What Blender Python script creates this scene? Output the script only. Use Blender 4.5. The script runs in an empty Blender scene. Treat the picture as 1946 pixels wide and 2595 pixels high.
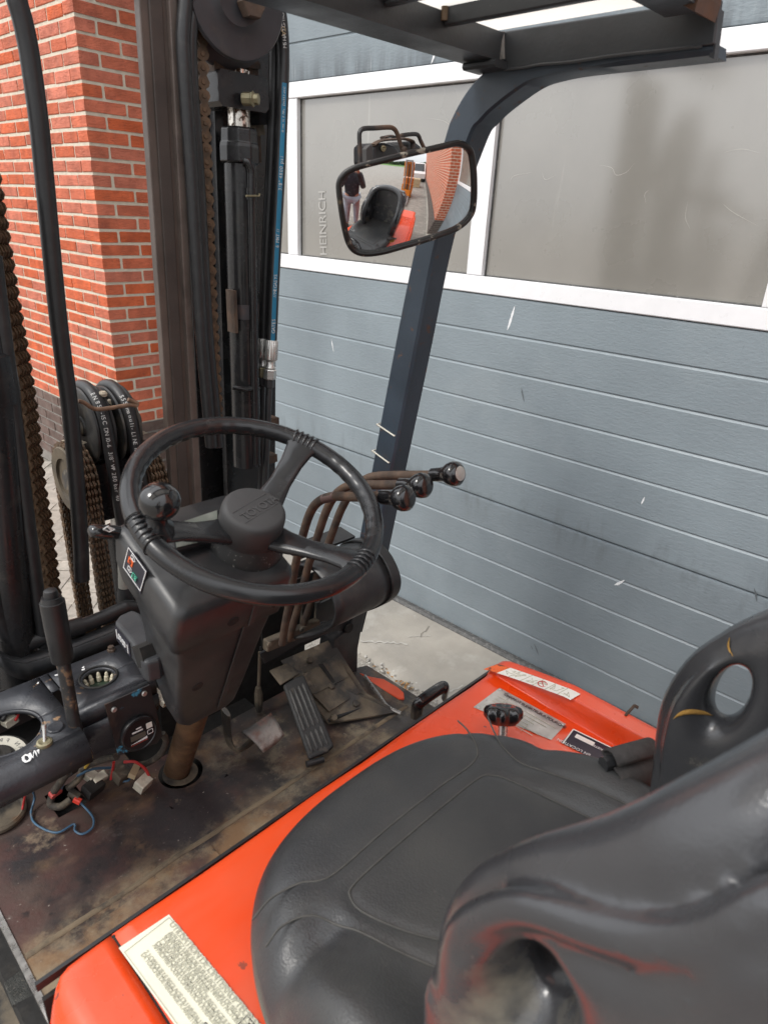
import bpy, bmesh, math, random
from mathutils import Vector, Matrix, noise
PI = math.pi
scene = bpy.context.scene
col = scene.collection
random.seed(7)

# ------------------------------------------------------------------ camera
CAMZ = 1.645
cam_d = bpy.data.cameras.new("camera")
cam = bpy.data.objects.new("camera", cam_d)
col.objects.link(cam)
scene.camera = cam
RIGHT = Vector((0.67600, -0.73551, 0.04523))
DOWN = Vector((-0.27113, -0.30533, -0.91283))
FWD = Vector((0.68521, 0.60481, -0.40582))
FPX = 1702.16
cam.matrix_world = Matrix(((RIGHT.x, -DOWN.x, -FWD.x, 0), (RIGHT.y, -DOWN.y, -FWD.y, 0),
                           (RIGHT.z, -DOWN.z, -FWD.z, CAMZ), (0, 0, 0, 1)))
cam_d.sensor_fit = 'VERTICAL'
cam_d.sensor_height = 36.0
cam_d.lens = FPX / 2595 * 36
cam_d.clip_start = 0.02
cam_d.clip_end = 2000
cam_d.dof.use_dof = True
cam_d.dof.focus_distance = 1.7
cam_d.dof.aperture_fstop = 8.0

# ------------------------------------------------------------------ world, sun, exposure
SUN_DIR = Vector((-0.62, 0.25, 0.74)).normalized()          # towards the bright part of the overcast sky
w = bpy.data.worlds.new("World")
scene.world = w
w.use_nodes = True
nt = w.node_tree
nt.nodes.clear()
n_out = nt.nodes.new('ShaderNodeOutputWorld')
n_bg = nt.nodes.new('ShaderNodeBackground')
n_sky = nt.nodes.new('ShaderNodeTexSky')
n_sky.sky_type = 'NISHITA'
n_sky.sun_disc = False
n_sky.sun_elevation = math.asin(SUN_DIR.z)
n_sky.sun_rotation = math.atan2(SUN_DIR.x, SUN_DIR.y)
n_sky.air_density = 1.0
n_sky.dust_density = 3.0
n_hsv = nt.nodes.new('ShaderNodeHueSaturation')               # overcast: the cloud cover takes most of the blue out
n_hsv.inputs['Saturation'].default_value = 0.18
n_cl = nt.nodes.new('ShaderNodeMix')
n_cl.data_type = 'RGBA'
n_cl.inputs[0].default_value = 0.6
n_cl.inputs[7].default_value = (14.0, 14.2, 14.6, 1)         # even cloud layer
nt.links.new(n_sky.outputs[0], n_hsv.inputs['Color'])
nt.links.new(n_hsv.outputs[0], n_cl.inputs[6])
n_tc = nt.nodes.new('ShaderNodeTexCoord')                    # overcast luminance: the zenith is brighter than the horizon all round
n_sx = nt.nodes.new('ShaderNodeSeparateXYZ')
n_mr = nt.nodes.new('ShaderNodeMapRange')
n_mr.inputs['To Min'].default_value = .62
n_mr.inputs['To Max'].default_value = 1.42
nt.links.new(n_tc.outputs['Generated'], n_sx.inputs[0])
nt.links.new(n_sx.outputs[2], n_mr.inputs['Value'])
n_mu = nt.nodes.new('ShaderNodeVectorMath')
n_mu.operation = 'SCALE'
nt.links.new(n_cl.outputs[2], n_mu.inputs[0])
nt.links.new(n_mr.outputs[0], n_mu.inputs['Scale'])
nt.links.new(n_mu.outputs[0], n_bg.inputs[0])
n_bg.inputs[1].default_value = 0.15
nt.links.new(n_bg.outputs[0], n_out.inputs[0])
sun_d = bpy.data.lights.new("sun", 'SUN')
sun_d.energy = 1.5
sun_d.angle = math.radians(14)
sun_d.color = (1.0, 0.96, 0.9)
sun = bpy.data.objects.new("sun", sun_d)
col.objects.link(sun)
sun.rotation_euler = SUN_DIR.to_track_quat('Z', 'Y').to_euler()
scene.view_settings.view_transform = 'Standard'
scene.view_settings.look = 'None'
scene.view_settings.gamma = 1
scene.view_settings.exposure = 0.12
scene.view_settings.use_curve_mapping = False
scene.cycles.use_denoising = True
scene.cycles.max_bounces = 8
scene.cycles.caustics_reflective = False
scene.cycles.caustics_refractive = False

# ------------------------------------------------------------------ survey: photo points turned into places
YAW = math.radians(-2.3)
cy_, sy_ = math.cos(YAW), math.sin(YAW)
CROP = {'D': (0, 0, 1.17300), 'S': (0, 0, 1.0), 'Z1': (0, 0, .45208), 'Z2': (600, 0, .45208), 'Z3': (0, 900, .30139), 'Z4': (200, 1000, .60277),
        'Z5': (0, 1450, .36166), 'Z6': (500, 1450, .48222), 'Z7': (1000, 1500, .57022), 'Z8': (0, 2000, .54250),
        'M1': (820, 300, .26522), 'M2': (680, 0, .76311), 'M3': (450, 0, .27125), 'M4': (250, 1350, .27125),
        'M5': (650, 1150, .36166), 'M6': (1150, 1600, .36166), 'M7': (250, 2250, .27125)}
def ray(k, u, v):
    ox, oy, s = CROP[k]
    a = (ox + u * s - 973) / FPX
    b = (oy + v * s - 1297.5) / FPX
    return RIGHT * a + DOWN * b + FWD
def W(k, u, v, x=None, y=None, z=None):                      # yard frame: X towards the door, Y along it
    d = ray(k, u, v)
    t = x / d.x if x is not None else y / d.y if y is not None else (z - CAMZ) / d.z
    return d * t + Vector((0, 0, CAMZ))
def A(k, u, v, x=None, y=None, z=None, pl=None):             # truck frame: X to its right, Y ahead
    d = ray(k, u, v)
    d = Vector((cy_ * d.x + sy_ * d.y, -sy_ * d.x + cy_ * d.y, d.z))
    if pl is not None:
        p0, n = pl
        t = (p0 - Vector((0, 0, CAMZ))).dot(n) / d.dot(n)
    else:
        t = x / d.x if x is not None else y / d.y if y is not None else (z - CAMZ) / d.z
    return d * t + Vector((0, 0, CAMZ))

# ------------------------------------------------------------------ materials
def lin(c):
    return tuple(((x / 255) / 12.92 if x / 255 <= .04045 else ((x / 255 + .055) / 1.055) ** 2.4) for x in c)
def mat(name, color, rough=.5, metal=0.0, var=.12, vscale=8.0, layers=(), bumps=(), rvar=.1, spec=.5, coat=0.0, objrand=0.0, coord='Object', scratch=None, grooves=None):
    m = bpy.data.materials.new(name)
    m.use_nodes = True
    t = m.node_tree
    N, L = t.nodes, t.links
    b = N['Principled BSDF']
    b.inputs['Metallic'].default_value = metal
    b.inputs['Specular IOR Level'].default_value = spec
    b.inputs['Coat Weight'].default_value = coat
    b.inputs['Coat Roughness'].default_value = .15
    tc = N.new('ShaderNodeTexCoord')
    co = N.new('ShaderNodeNewGeometry').outputs['Position'] if coord == 'Position' else tc.outputs[coord]
    def noi(scale, detail=4.0, rgh=.55, stretch=None, off=0):
        mp = N.new('ShaderNodeMapping')
        mp.inputs['Location'].default_value = (off * 1.7, off * 3.1, off * .9)
        if stretch: mp.inputs['Scale'].default_value = stretch
        L.new(co, mp.inputs[0])
        n = N.new('ShaderNodeTexNoise')
        n.inputs['Scale'].default_value = scale
        n.inputs['Detail'].default_value = detail
        n.inputs['Roughness'].default_value = rgh
        L.new(mp.outputs[0], n.inputs['Vector'])
        return n.outputs['Fac']
    def ramp(f, lo, hi):
        r = N.new('ShaderNodeMapRange')
        r.inputs['From Min'].default_value = lo
        r.inputs['From Max'].default_value = hi
        L.new(f, r.inputs['Value'])
        return r.outputs[0]
    def mixc(fac, a, bb):
        x = N.new('ShaderNodeMix')
        x.data_type = 'RGBA'
        if hasattr(fac, 'links'): L.new(fac, x.inputs[0])
        else: x.inputs[0].default_value = fac
        for s, q in ((6, a), (7, bb)):
            if hasattr(q, 'links'): L.new(q, x.inputs[s])
            else: x.inputs[s].default_value = (*q[:3], 1)
        return x.outputs[2]
    dark = tuple(c * (1 - var) for c in color)
    lite = tuple(min(1, c * (1 + var)) for c in color)
    c = mixc(ramp(noi(vscale, 6), .3, .7), dark, lite)
    if objrand:
        oi = N.new('ShaderNodeObjectInfo')
        h = N.new('ShaderNodeHueSaturation')
        r1 = N.new('ShaderNodeMapRange')
        r1.inputs['To Min'].default_value = 1 - objrand
        r1.inputs['To Max'].default_value = 1 + objrand * .6
        L.new(oi.outputs['Random'], r1.inputs['Value'])
        L.new(r1.outputs[0], h.inputs['Value'])
        mu = N.new('ShaderNodeMath'); mu.operation = 'MULTIPLY'; mu.inputs[1].default_value = 7.31
        fr = N.new('ShaderNodeMath'); fr.operation = 'FRACT'
        L.new(oi.outputs['Random'], mu.inputs[0]); L.new(mu.outputs[0], fr.inputs[0])
        r2 = N.new('ShaderNodeMapRange')
        r2.inputs['To Min'].default_value = .90
        r2.inputs['To Max'].default_value = 1.06
        L.new(fr.outputs[0], r2.inputs['Value'])
        L.new(r2.outputs[0], h.inputs['Saturation'])
        L.new(c, h.inputs['Color'])
        c = h.outputs[0]
    rg = None
    rv = N.new('ShaderNodeMapRange')
    rv.inputs['From Min'].default_value = .3
    rv.inputs['From Max'].default_value = .7
    rv.inputs['To Min'].default_value = max(.02, rough - rvar)
    rv.inputs['To Max'].default_value = min(1, rough + rvar)
    L.new(noi(vscale * 2.3, 5, off=3), rv.inputs['Value'])
    rg = rv.outputs[0]
    met = None
    for i, ly in enumerate(layers):                          # (colour, scale, low, high, options)
        lc, sc, lo, hi = ly[:4]
        o = ly[4] if len(ly) > 4 else {}
        f = ramp(noi(sc, o.get('detail', 6), o.get('rgh', .6), o.get('stretch'), off=5 + i * 4.3), lo, hi)
        if 'axis' in o:                                      # wear that sits on one side of the part: (axis, from, to)
            sx = N.new('ShaderNodeSeparateXYZ')
            L.new(co, sx.inputs[0])
            f2 = ramp(sx.outputs[o['axis'][0]], o['axis'][1], o['axis'][2])
            mm = N.new('ShaderNodeMath'); mm.operation = 'MULTIPLY'
            L.new(f, mm.inputs[0]); L.new(f2, mm.inputs[1])
            f = mm.outputs[0]
        if 'amt' in o:
            mm = N.new('ShaderNodeMath'); mm.operation = 'MULTIPLY'
            mm.inputs[1].default_value = o['amt']
            L.new(f, mm.inputs[0])
            f = mm.outputs[0]
        c = mixc(f, c, lc)
        if 'rough' in o:
            x = N.new('ShaderNodeMix')
            L.new(f, x.inputs[0]); L.new(rg, x.inputs[2]); x.inputs[3].default_value = o['rough']
            rg = x.outputs[0]
        if 'metal' in o:
            x = N.new('ShaderNodeMath'); x.operation = 'MULTIPLY'; x.inputs[1].default_value = o['metal']
            L.new(f, x.inputs[0])
            L.new(x.outputs[0], b.inputs['Metallic'])
    L.new(c, b.inputs['Base Color'])
    L.new(rg, b.inputs['Roughness'])
    nrm = None
    for i, bp in enumerate(bumps):                           # (scale, strength, distance, stretch)
        bn = N.new('ShaderNodeBump')
        bn.inputs['Strength'].default_value = bp[1]
        bn.inputs['Distance'].default_value = bp[2]
        L.new(noi(bp[0], bp[4] if len(bp) > 4 else 3, .55, bp[3] if len(bp) > 3 else None, off=11 + i), bn.inputs['Height'])
        if nrm: L.new(nrm, bn.inputs['Normal'])
        nrm = bn.outputs[0]
    if nrm: L.new(nrm, b.inputs['Normal'])
    return m

# ------------------------------------------------------------------ mesh helpers
def basis(d, up=None):
    d = d.normalized()
    u = up or (Vector((0, 0, 1)) if abs(d.z) < .9 else Vector((1, 0, 0)))
    s = d.cross(u).normalized()
    return s, s.cross(d).normalized()
def crv(pts, n=8, closed=False):                             # smooth curve through the points (Catmull-Rom)
    P = [Vector(p) for p in pts]
    if len(P) < 3: return P
    out = []
    m = len(P)
    rng = range(m if closed else m - 1)
    for i in rng:
        p1, p2 = P[i], P[(i + 1) % m]
        p0 = P[(i - 1) % m] if (closed or i > 0) else p1 * 2 - p2
        p3 = P[(i + 2) % m] if (closed or i + 2 < m) else p2 * 2 - p1
        for k in range(n):
            t = k / n
            out.append(.5 * ((2 * p1) + (p2 - p0) * t + (2 * p0 - 5 * p1 + 4 * p2 - p3) * t * t + (3 * p1 - p0 - 3 * p2 + p3) * t ** 3))
    if not closed: out.append(P[-1])
    return out
class MB:
    def __init__(self): self.bm = bmesh.new()
    def face(self, vs):
        try: return self.bm.faces.new(vs)
        except ValueError: return None
    def ring_loft(self, rings, cap=True, closed=False):
        R = [[self.bm.verts.new(p) for p in r] for r in rings]
        n = len(R[0])
        for i in range(len(R) if closed else len(R) - 1):
            a, b = R[i], R[(i + 1) % len(R)]
            for j in range(n):
                self.face((a[j], a[(j + 1) % n], b[(j + 1) % n], b[j]))
        if cap and not closed:
            self.face(R[0][::-1]); self.face(R[-1])
        return self
    def tube(self, pts, r, n=12, closed=False, cap=True, flat=None, up=None):
        P = [Vector(p) for p in pts]
        rr = r if isinstance(r, (list, tuple)) else [r] * len(P)
        rings = []
        s = None
        for i, p in enumerate(P):
            a = P[i - 1] if (i > 0 or closed) else P[0]
            b = P[(i + 1) % len(P)] if (i < len(P) - 1 or closed) else P[-1]
            d = (b - a)
            if d.length < 1e-9: d = Vector((0, 0, 1))
            d.normalize()
            if s is None: s, q = basis(d, up)
            else:
                s = (s - d * s.dot(d))
                if s.length < 1e-6: s, q = basis(d)
                s.normalize()
            q = s.cross(d).normalized()
            f1, f2 = flat or (1, 1)
            rings.append([p + (s * math.cos(2 * PI * k / n) * f1 + q * math.sin(2 * PI * k / n) * f2) * rr[i] for k in range(n)])
        if closed:                                           # ring twist left over is closed by the nearest vertex
            d0 = [(rings[-1][0] - x).length for x in rings[0]]
        return self.ring_loft(rings, cap, closed)
    def bar(self, a, b, w, h, up=None, cham=0.0):
        a, b = Vector(a), Vector(b)
        s, q = basis(b - a, up)
        c = cham
        prof = [(-w / 2 + c, -h / 2), (w / 2 - c, -h / 2), (w / 2, -h / 2 + c), (w / 2, h / 2 - c), (w / 2 - c, h / 2), (-w / 2 + c, h / 2), (-w / 2, h / 2 - c), (-w / 2, -h / 2 + c)] if c else [(-w / 2, -h / 2), (w / 2, -h / 2), (w / 2, h / 2), (-w / 2, h / 2)]
        return self.ring_loft([[p + s * x + q * y for x, y in prof] for p in (a, b)])
    def box(self, c, size, rot=None, cham=0.0):
        c = Vector(c)
        M = rot or Matrix.Identity(3)
        x, y, z = (v / 2 for v in size)
        return self.bar(c + M @ Vector((0, -y, 0)), c + M @ Vector((0, y, 0)), size[0], size[2], up=M @ Vector((0, 0, 1)), cham=cham)
    def lathe(self, c, axis, prof, n=32, cap=True):          # profile: (distance along axis, radius)
        c = Vector(c); axis = Vector(axis).normalized()
        s, q = basis(axis)
        return self.ring_loft([[c + axis * h + (s * math.cos(2 * PI * k / n) + q * math.sin(2 * PI * k / n)) * max(r, 1e-4) for k in range(n)] for h, r in prof], cap)
    def prism(self, poly, vec):
        vec = Vector(vec)
        return self.ring_loft([[Vector(p) for p in poly], [Vector(p) + vec for p in poly]])
    def taper(self, p1, p2): return self.ring_loft([[Vector(p) for p in p1], [Vector(p) for p in p2]])
    def plate(self, poly, th, n=None):
        P = [Vector(p) for p in poly]
        if n is None:
            n = Vector((0, 0, 0))
            for i in range(len(P)):
                n += (P[i] - P[0]).cross(P[(i + 1) % len(P)] - P[0])
            n.normalize()
        return self.prism(P, n * th)
    def strip(self, rows, close=False):                      # open sheet from rows of points
        R = [[self.bm.verts.new(p) for p in r] for r in rows]
        for i in range(len(R) - 1):
            for j in range(len(R[0]) - 1):
                self.face((R[i][j], R[i][j + 1], R[i + 1][j + 1], R[i + 1][j]))
        return self
    def mesh(self, name):
        me = bpy.data.meshes.new(name)
        bmesh.ops.recalc_face_normals(self.bm, faces=self.bm.faces)
        self.bm.to_mesh(me)
        self.bm.free()
        return me
def props(o, label=None, cat=None, group=None, kind=None):
    for k, v in (('label', label), ('category', cat), ('group', group), ('kind', kind)):
        if v: o[k] = v
    return o
def obj(name, mb, m, parent=None, smooth=40, bevel=0, seg=2, solid=0, sub=0, loc=None):
    me = mb.mesh(name) if isinstance(mb, MB) else mb
    if m and not me.materials: me.materials.append(m)
    o = bpy.data.objects.new(name, me)
    col.objects.link(o)
    if parent: o.parent = parent
    if loc is not None: o.location = loc
    if solid:
        s = o.modifiers.new('t', 'SOLIDIFY'); s.thickness = solid; s.offset = -1
    if bevel:
        b = o.modifiers.new('b', 'BEVEL'); b.width = bevel; b.segments = seg; b.limit_method = 'ANGLE'; b.angle_limit = math.radians(35); b.harden_normals = False
    if sub:
        s = o.modifiers.new('s', 'SUBSURF'); s.levels = sub; s.render_levels = sub
    if smooth:
        me.polygons.foreach_set('use_smooth', [True] * len(me.polygons))
        try:
            me.set_sharp_from_angle(angle=math.radians(smooth))
        except Exception: pass
    return o
def empty(name, loc=(0, 0, 0), rz=0):
    o = bpy.data.objects.new(name, None)
    col.objects.link(o)
    o.location = loc
    o.rotation_euler = (0, 0, rz)
    o.empty_display_size = .1
    return o
def text(name, s, o, xd, yd, size, m, parent, ext=.0002, align='LEFT', spacing=1.0, lift=.0006):
    cu = bpy.data.curves.new(name, 'FONT')
    cu.body = s
    cu.size = size
    cu.extrude = ext
    cu.align_x = align
    cu.space_character = spacing
    tmp = bpy.data.objects.new(name, cu)
    me = bpy.data.meshes.new_from_object(tmp)
    bpy.data.objects.remove(tmp)
    me.name = name
    ob = bpy.data.objects.new(name, me)
    col.objects.link(ob)
    xd = Vector(xd).normalized()
    yd = Vector(yd); yd = (yd - xd * yd.dot(xd)).normalized()
    zd = xd.cross(yd)
    M = Matrix.Identity(4)
    for i in range(3):
        M[i][0], M[i][1], M[i][2] = xd[i], yd[i], zd[i]
        M[i][3] = o[i] + zd[i] * lift
    ob.parent = parent
    ob.matrix_local = M
    me.materials.clear()
    me.materials.append(m)
    return ob
# ================================================================== SETTING
DX = 2.05                                                   # plane of the door
def brickwork_mat(name, red, mortar, bw=.215, bh=.0625):
    m = mat(name, red, .85, var=.2)
    t = m.node_tree; N, L = t.nodes, t.links
    b = N['Principled BSDF']
    tc = N.new('ShaderNodeTexCoord'); sx = N.new('ShaderNodeSeparateXYZ'); L.new(tc.outputs['Object'], sx.inputs[0])
    ad = N.new('ShaderNodeMath'); ad.operation = 'ADD'; L.new(sx.outputs[0], ad.inputs[0]); L.new(sx.outputs[1], ad.inputs[1])
    cb = N.new('ShaderNodeCombineXYZ'); L.new(ad.outputs[0], cb.inputs[0]); L.new(sx.outputs[2], cb.inputs[1])
    br = N.new('ShaderNodeTexBrick')
    br.inputs['Scale'].default_value = 1
    br.inputs['Mortar Size'].default_value = .006
    br.inputs['Brick Width'].default_value = bw
    br.inputs['Row Height'].default_value = bh
    br.inputs['Color1'].default_value = (*red, 1)
    br.inputs['Color2'].default_value = (*(c * .7 for c in red), 1)
    br.inputs['Mortar'].default_value = (*mortar, 1)
    L.new(cb.outputs[0], br.inputs['Vector'])
    L.new(br.outputs['Color'], b.inputs['Base Color'])
    bn = N.new('ShaderNodeBump'); bn.inputs['Strength'].default_value = .6; bn.inputs['Distance'].default_value = .006; bn.invert = True
    L.new(br.outputs['Fac'], bn.inputs['Height']); L.new(bn.outputs[0], b.inputs['Normal'])
    return m
RED = (.52, .122, .056); MORT = (.60, .545, .44)
m_brick = mat('brick_red', RED, .85, coord='Position', var=.25, vscale=14, objrand=.13, rvar=.08,
              layers=[((.20, .040, .030), 9, .55, .74, {'amt': .35}), ((.16, .035, .028), 60, .60, .68, {'amt': .45, 'stretch': (1, 1, 2.4)}), ((.52, .13, .07), 40, .62, .8, {'amt': .5})],
              bumps=[(55, .7, .006, (1, 1, 2.4)), (250, .4, .002), (24, .6, .008, (1, 1, 2.5), 6)])
m_plinth = mat('brick_brown', (.115, .075, .062), .8, coord='Position', var=.3, vscale=12, objrand=.25, layers=[((.20, .18, .16), 16, .5, .75, {'amt': .55})], bumps=[(60, .35, .003), (250, .25, .0015)])
m_mort = mat('mortar', MORT, .95, var=.12, vscale=30, layers=[((.36, .32, .25), 14, .58, .8, {'amt': .5})], bumps=[(300, .5, .002), (60, .3, .003)])
m_mortp = mat('mortar_grey', (.23, .21, .19), .95, var=.2, vscale=30, bumps=[(300, .6, .002)])
m_bw = brickwork_mat('brickwork', RED, MORT)
m_bwp = brickwork_mat('brickwork_plinth', (.11, .08, .07), (.2, .19, .17))

# ground: one paved sheet to the horizon
m_ground = brickwork_mat('clinker_paving', (.30, .275, .245), (.19, .175, .15), .2, .1)
t_ = m_ground.node_tree
for n_ in t_.nodes:                                          # on the ground the courses run in the plan
    if n_.type == 'COMBXYZ':
        sx_ = [q for q in t_.nodes if q.type == 'SEPXYZ'][0]
        t_.links.new(sx_.outputs[0], n_.inputs[0]); t_.links.new(sx_.outputs[1], n_.inputs[1])
g = MB(); g.strip([[(x, y, -.006) for x in (-400, -60, -8, 8, 60, 400)] for y in (-400, -60, -8, 8, 60, 400)])
ground = props(obj('ground', g, m_ground, smooth=0), kind='structure')
m_paver = mat('paver', (.36, .325, .28), .9, coord='Position', var=.22, vscale=26, objrand=.14, layers=[((.52, .49, .44), 180, .6, .7, {'amt': .7}), ((.20, .17, .14), 9, .55, .8, {'amt': .5})], bumps=[(260, .6, .002), (70, .4, .003)])
m_sand = mat('joint_sand', (.24, .22, .185), .95, var=.25, vscale=60, bumps=[(300, .6, .002)])
g = MB(); g.strip([[(x, y, -.003) for x in (.35, 1.689)] for y in (2.0, 5.6)])
paving = props(obj('pavement', g, m_sand, smooth=0), kind='structure')
pm = []
for i in range(5):
    b = MB(); b.box((0, 0, -.02), (.198, .097, .04), cham=.004)
    for v in b.bm.verts: v.co += Vector((random.uniform(-1, 1), random.uniform(-1, 1), random.uniform(-.6, .6))) * .0016
    me = b.mesh('paver'); me.materials.append(m_paver); pm.append(me)
random.seed(3)
c45 = math.cos(PI / 4)
for i in range(-14, 22):                                     # herringbone at 45 degrees to the wall
    for j in range(-30, 30):
        for k in (0, 1):
            # unit cell of the herringbone (brick 0.2 x 0.1)
            px = i * .1 + j * .2 - (0 if k == 0 else -.0)
            py = i * .1 - j * .2
            if k == 0: bx, by, a = px + .1, py + .05, 0
            else: bx, by, a = px - .05 + .1 - .1, py + .1, PI / 2
            X = bx * c45 - by * c45 + 1.0; Y = bx * c45 + by * c45 + 3.4
            if not (.62 < X < 1.66 and 2.15 < Y < 5.1): continue
            if X < 1.55 - (5.1 - Y) * .42 - .12 or X > 1.68 - (4.4 - Y) * .25 + .35: continue
            o = bpy.data.objects.new('paver', random.choice(pm)); col.objects.link(o); o.parent = paving
            o.location = (X, Y, random.uniform(-.0015, .0015)); o.rotation_euler = (random.gauss(0, .006), random.gauss(0, .006), a + PI / 4 + random.gauss(0, .01))

# brick pier left of the door: a mortar core with every brick laid on it
PX, PY = 1.689, 3.444
def pier(name, label, y0, y1, sx):
    t = empty(name, (PX, y0, 0)); props(t, label, 'brick wall'); return t
pier_t = props(empty('brick_pier', (PX, PY, 0)), 'red brick wall corner with pale joints and dark brown plinth, left of the door', 'brick wall')
PLT = .506
def pbox(name, x0, x1, y0, y1, z0, z1, m, base, par, kind=None):
    b = MB(); b.box(((x0 + x1) / 2 - base[0], (y0 + y1) / 2 - base[1], (z0 + z1) / 2), (x1 - x0, y1 - y0, z1 - z0))
    return obj(name, b, m, par, smooth=0)
pbox('mortar_core', PX + .0045, 2.6, PY + .0045, 5.45, PLT, 3.2, m_mort, (PX, PY), pier_t)
pbox('plinth_core', PX + .007, 2.6, PY + .007, 5.45, 0, PLT - .001, m_mortp, (PX, PY), pier_t)
pbox('wall_run', PX, 2.6, 5.46, 14, PLT, 3.2, m_bw, (PX, PY), pier_t)
pbox('plinth_run', PX, 2.6, 5.46, 14, 0, PLT - .001, m_bwp, (PX, PY), pier_t)
cache = {}
def brick_mesh(lx, ly, var, plinth):
    k = (round(lx, 3), round(ly, 3), var, plinth)
    if k not in cache:
        b = MB(); b.box((0, 0, 0), (lx - .002, ly - .002, .0490), cham=.003)
        for v in b.bm.verts: v.co += Vector((random.uniform(-1, 1), random.uniform(-1, 1), random.uniform(-1, 1))) * .0012
        me = b.mesh('brick'); me.materials.append(m_plinth if plinth else m_brick); cache[k] = me
    return cache[k]
bricks = []
for k in range(-3, 38):
    zt = 2.381 - (k - 1) * .0625
    zc = zt - .005 - .0515 / 2
    if zc < .02: continue
    pl = zt < PLT + .02
    odd = k % 2
    xs = []
    # reveal (faces back along the truck) and front share the corner brick
    if odd == 0: cx, cyl, x, y = .205, .098, .217, .108
    else: cx, cyl, x, y = .095, .155, .107, .165
    bricks.append((PX + cx / 2, PY + cyl / 2, zc, cx, cyl, pl))
    while x < .36:
        l = .205 if (odd or x > .3) else .095
        bricks.append((PX + x + l / 2, PY + .05, zc, l, .1, pl)); x += l + .012
    first = True
    while y < 1.95:
        l = .155 if (first and odd == 0) else .205
        first = False
        bricks.append((PX + .05, PY + y + l / 2, zc, .1, l, pl)); y += l + .011
def view_key(b):
    p = Vector(b[:3]) - Vector((0, 0, CAMZ))
    zc = p.dot(FWD)
    u, v = (p.dot(RIGHT) / zc * FPX + 973) / 1.173, (p.dot(DOWN) / zc * FPX + 1297.5) / 1.173
    out = u < -25 or u > 400 or v < -30 or v > 1120
    return (out, p.length)
bricks.sort(key=view_key)
rest, rest_p = MB(), MB()
for i, (x, y, z, lx, ly, pl) in enumerate(bricks):
    if i < 300:
        o = bpy.data.objects.new('brick', brick_mesh(lx, ly, random.randrange(6), pl)); col.objects.link(o); o.parent = pier_t
        o.location = (x - PX + random.uniform(-.0012, .0008), y - PY + random.uniform(-.0012, .0008), z + random.uniform(-.0015, .0015))
        o.rotation_euler = (0, 0, random.gauss(0, .003))
    else:
        (rest_p if pl else rest).box((x - PX, y - PY, z), (lx - .002, ly - .002, .0490))
for mb_, m_ in ((rest, m_brick), (rest_p, m_plinth)):
    o = obj('far_bricks', mb_, m_, pier_t, smooth=0); o['kind'] = 'stuff'

# second pier at the other end of the door and the wall beyond it
p2 = props(empty('brick_pier', (PX, -1.2, 0)), 'brick wall end past the door, seen only in the mirror', 'brick wall')
pbox('wall_run', PX, 2.6, -12, -1.2, PLT, 3.2, m_bw, (PX, -1.2), p2)
pbox('plinth_run', PX - .001, 2.6, -12, -1.199, 0, PLT - .001, m_bwp, (PX, -1.2), p2)
lt = props(empty('brick_lintel', (PX, 1, 0)), 'brick wall over the sectional door', 'brick wall')
pbox('wall_run', PX, 2.6, -12, 14, 3.202, 5.2, m_bw, (PX, 1), lt)

# ---- sectional door
door = props(empty('sectional_door', (DX, 1.1, 0)), 'blue-grey ribbed sectional door with a band of dusty windows', 'garage door')
DY0, DY1 = -1.21, PY + .02
def dm(name, color, **k): return mat(name, color, **k)
m_door = mat('door_paint', (.222, .262, .286), .40, var=.10, vscale=2.2, rvar=.06, spec=.4,
             layers=[((.140, .168, .188), 1.6, .48, .72, {'amt': .55, 'stretch': (1, 1, .6)}), ((.275, .305, .32), 3, .58, .8, {'amt': .45}), ((.12, .13, .14), 45, .70, .78, {'amt': .4, 'stretch': (1, 1, .22)})],
             bumps=[(95, .55, .0022, (1, .55, 1.7), 3)])
m_white = mat('white_aluminium', (.80, .80, .81), .35, var=.03, vscale=20, layers=[((.45, .43, .40), 30, .68, .8, {'amt': .45})])
m_rub = mat('rubber_seal', (.075, .075, .073), .7, var=.3, vscale=60, layers=[((.32, .31, .29), 70, .55, .75, {'amt': .6})])
m_pane = mat('dusty_acrylic', (.200, .189, .166), .3, var=.12, vscale=3, spec=.5, rvar=.05, coat=1.0,
             layers=[((.27, .258, .23), 1.3, .42, .75, {'amt': .6, 'stretch': (1, 1, .5)}), ((.42, .40, .35), 7, .66, .74, {'amt': .4, 'stretch': (1, 3, .15)}), ((.55, .52, .46), 130, .74, .78, {'amt': .6})])
m_pane.node_tree.nodes['Principled BSDF'].inputs['Coat IOR'].default_value = 2.25
m_pane.node_tree.nodes['Principled BSDF'].inputs['Coat Roughness'].default_value = .14
def section(z0, z1, grooves):
    """profile (z, depth) from bottom to top with a rounded V groove at each height"""
    P = [(z0 + .001, .010), (z0 + .004, .001), (z0 + .012, 0)]
    for gz in grooves:
        P += [(gz - .0065, 0), (gz - .0005, .0045), (gz + .0025, .0048), (gz + .0050, 0)]
    P += [(z1 - .010, 0), (z1 - .003, .001), (z1 - .0005, .010)]
    b = MB()
    b.strip([[(d, y - 1.1, z) for y in (DY0, 0, 1.1, 2.2, DY1)] for z, d in P])
    b.strip([[(.042, y - 1.1, z) for y in (DY0, DY1)] for z in (z0, z1)])
    return b
ZG = [1.645 + DX * k for k in (-.785, -.72256, -.66257, -.60162, -.54046, -.4814, -.4222, -.36163, -.3010, -.2404, -.1792, -.1178)]
DL = [((.140, .168, .188), 1.6, .48, .72, {'amt': .55, 'stretch': (1, 1, .6)}), ((.275, .305, .32), 3, .58, .8, {'amt': .45}), ((.12, .13, .14), 45, .70, .78, {'amt': .4, 'stretch': (1, 1, .22)})]
DB = [(95, .55, .0022, (1, .55, 1.7), 3)]
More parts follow.
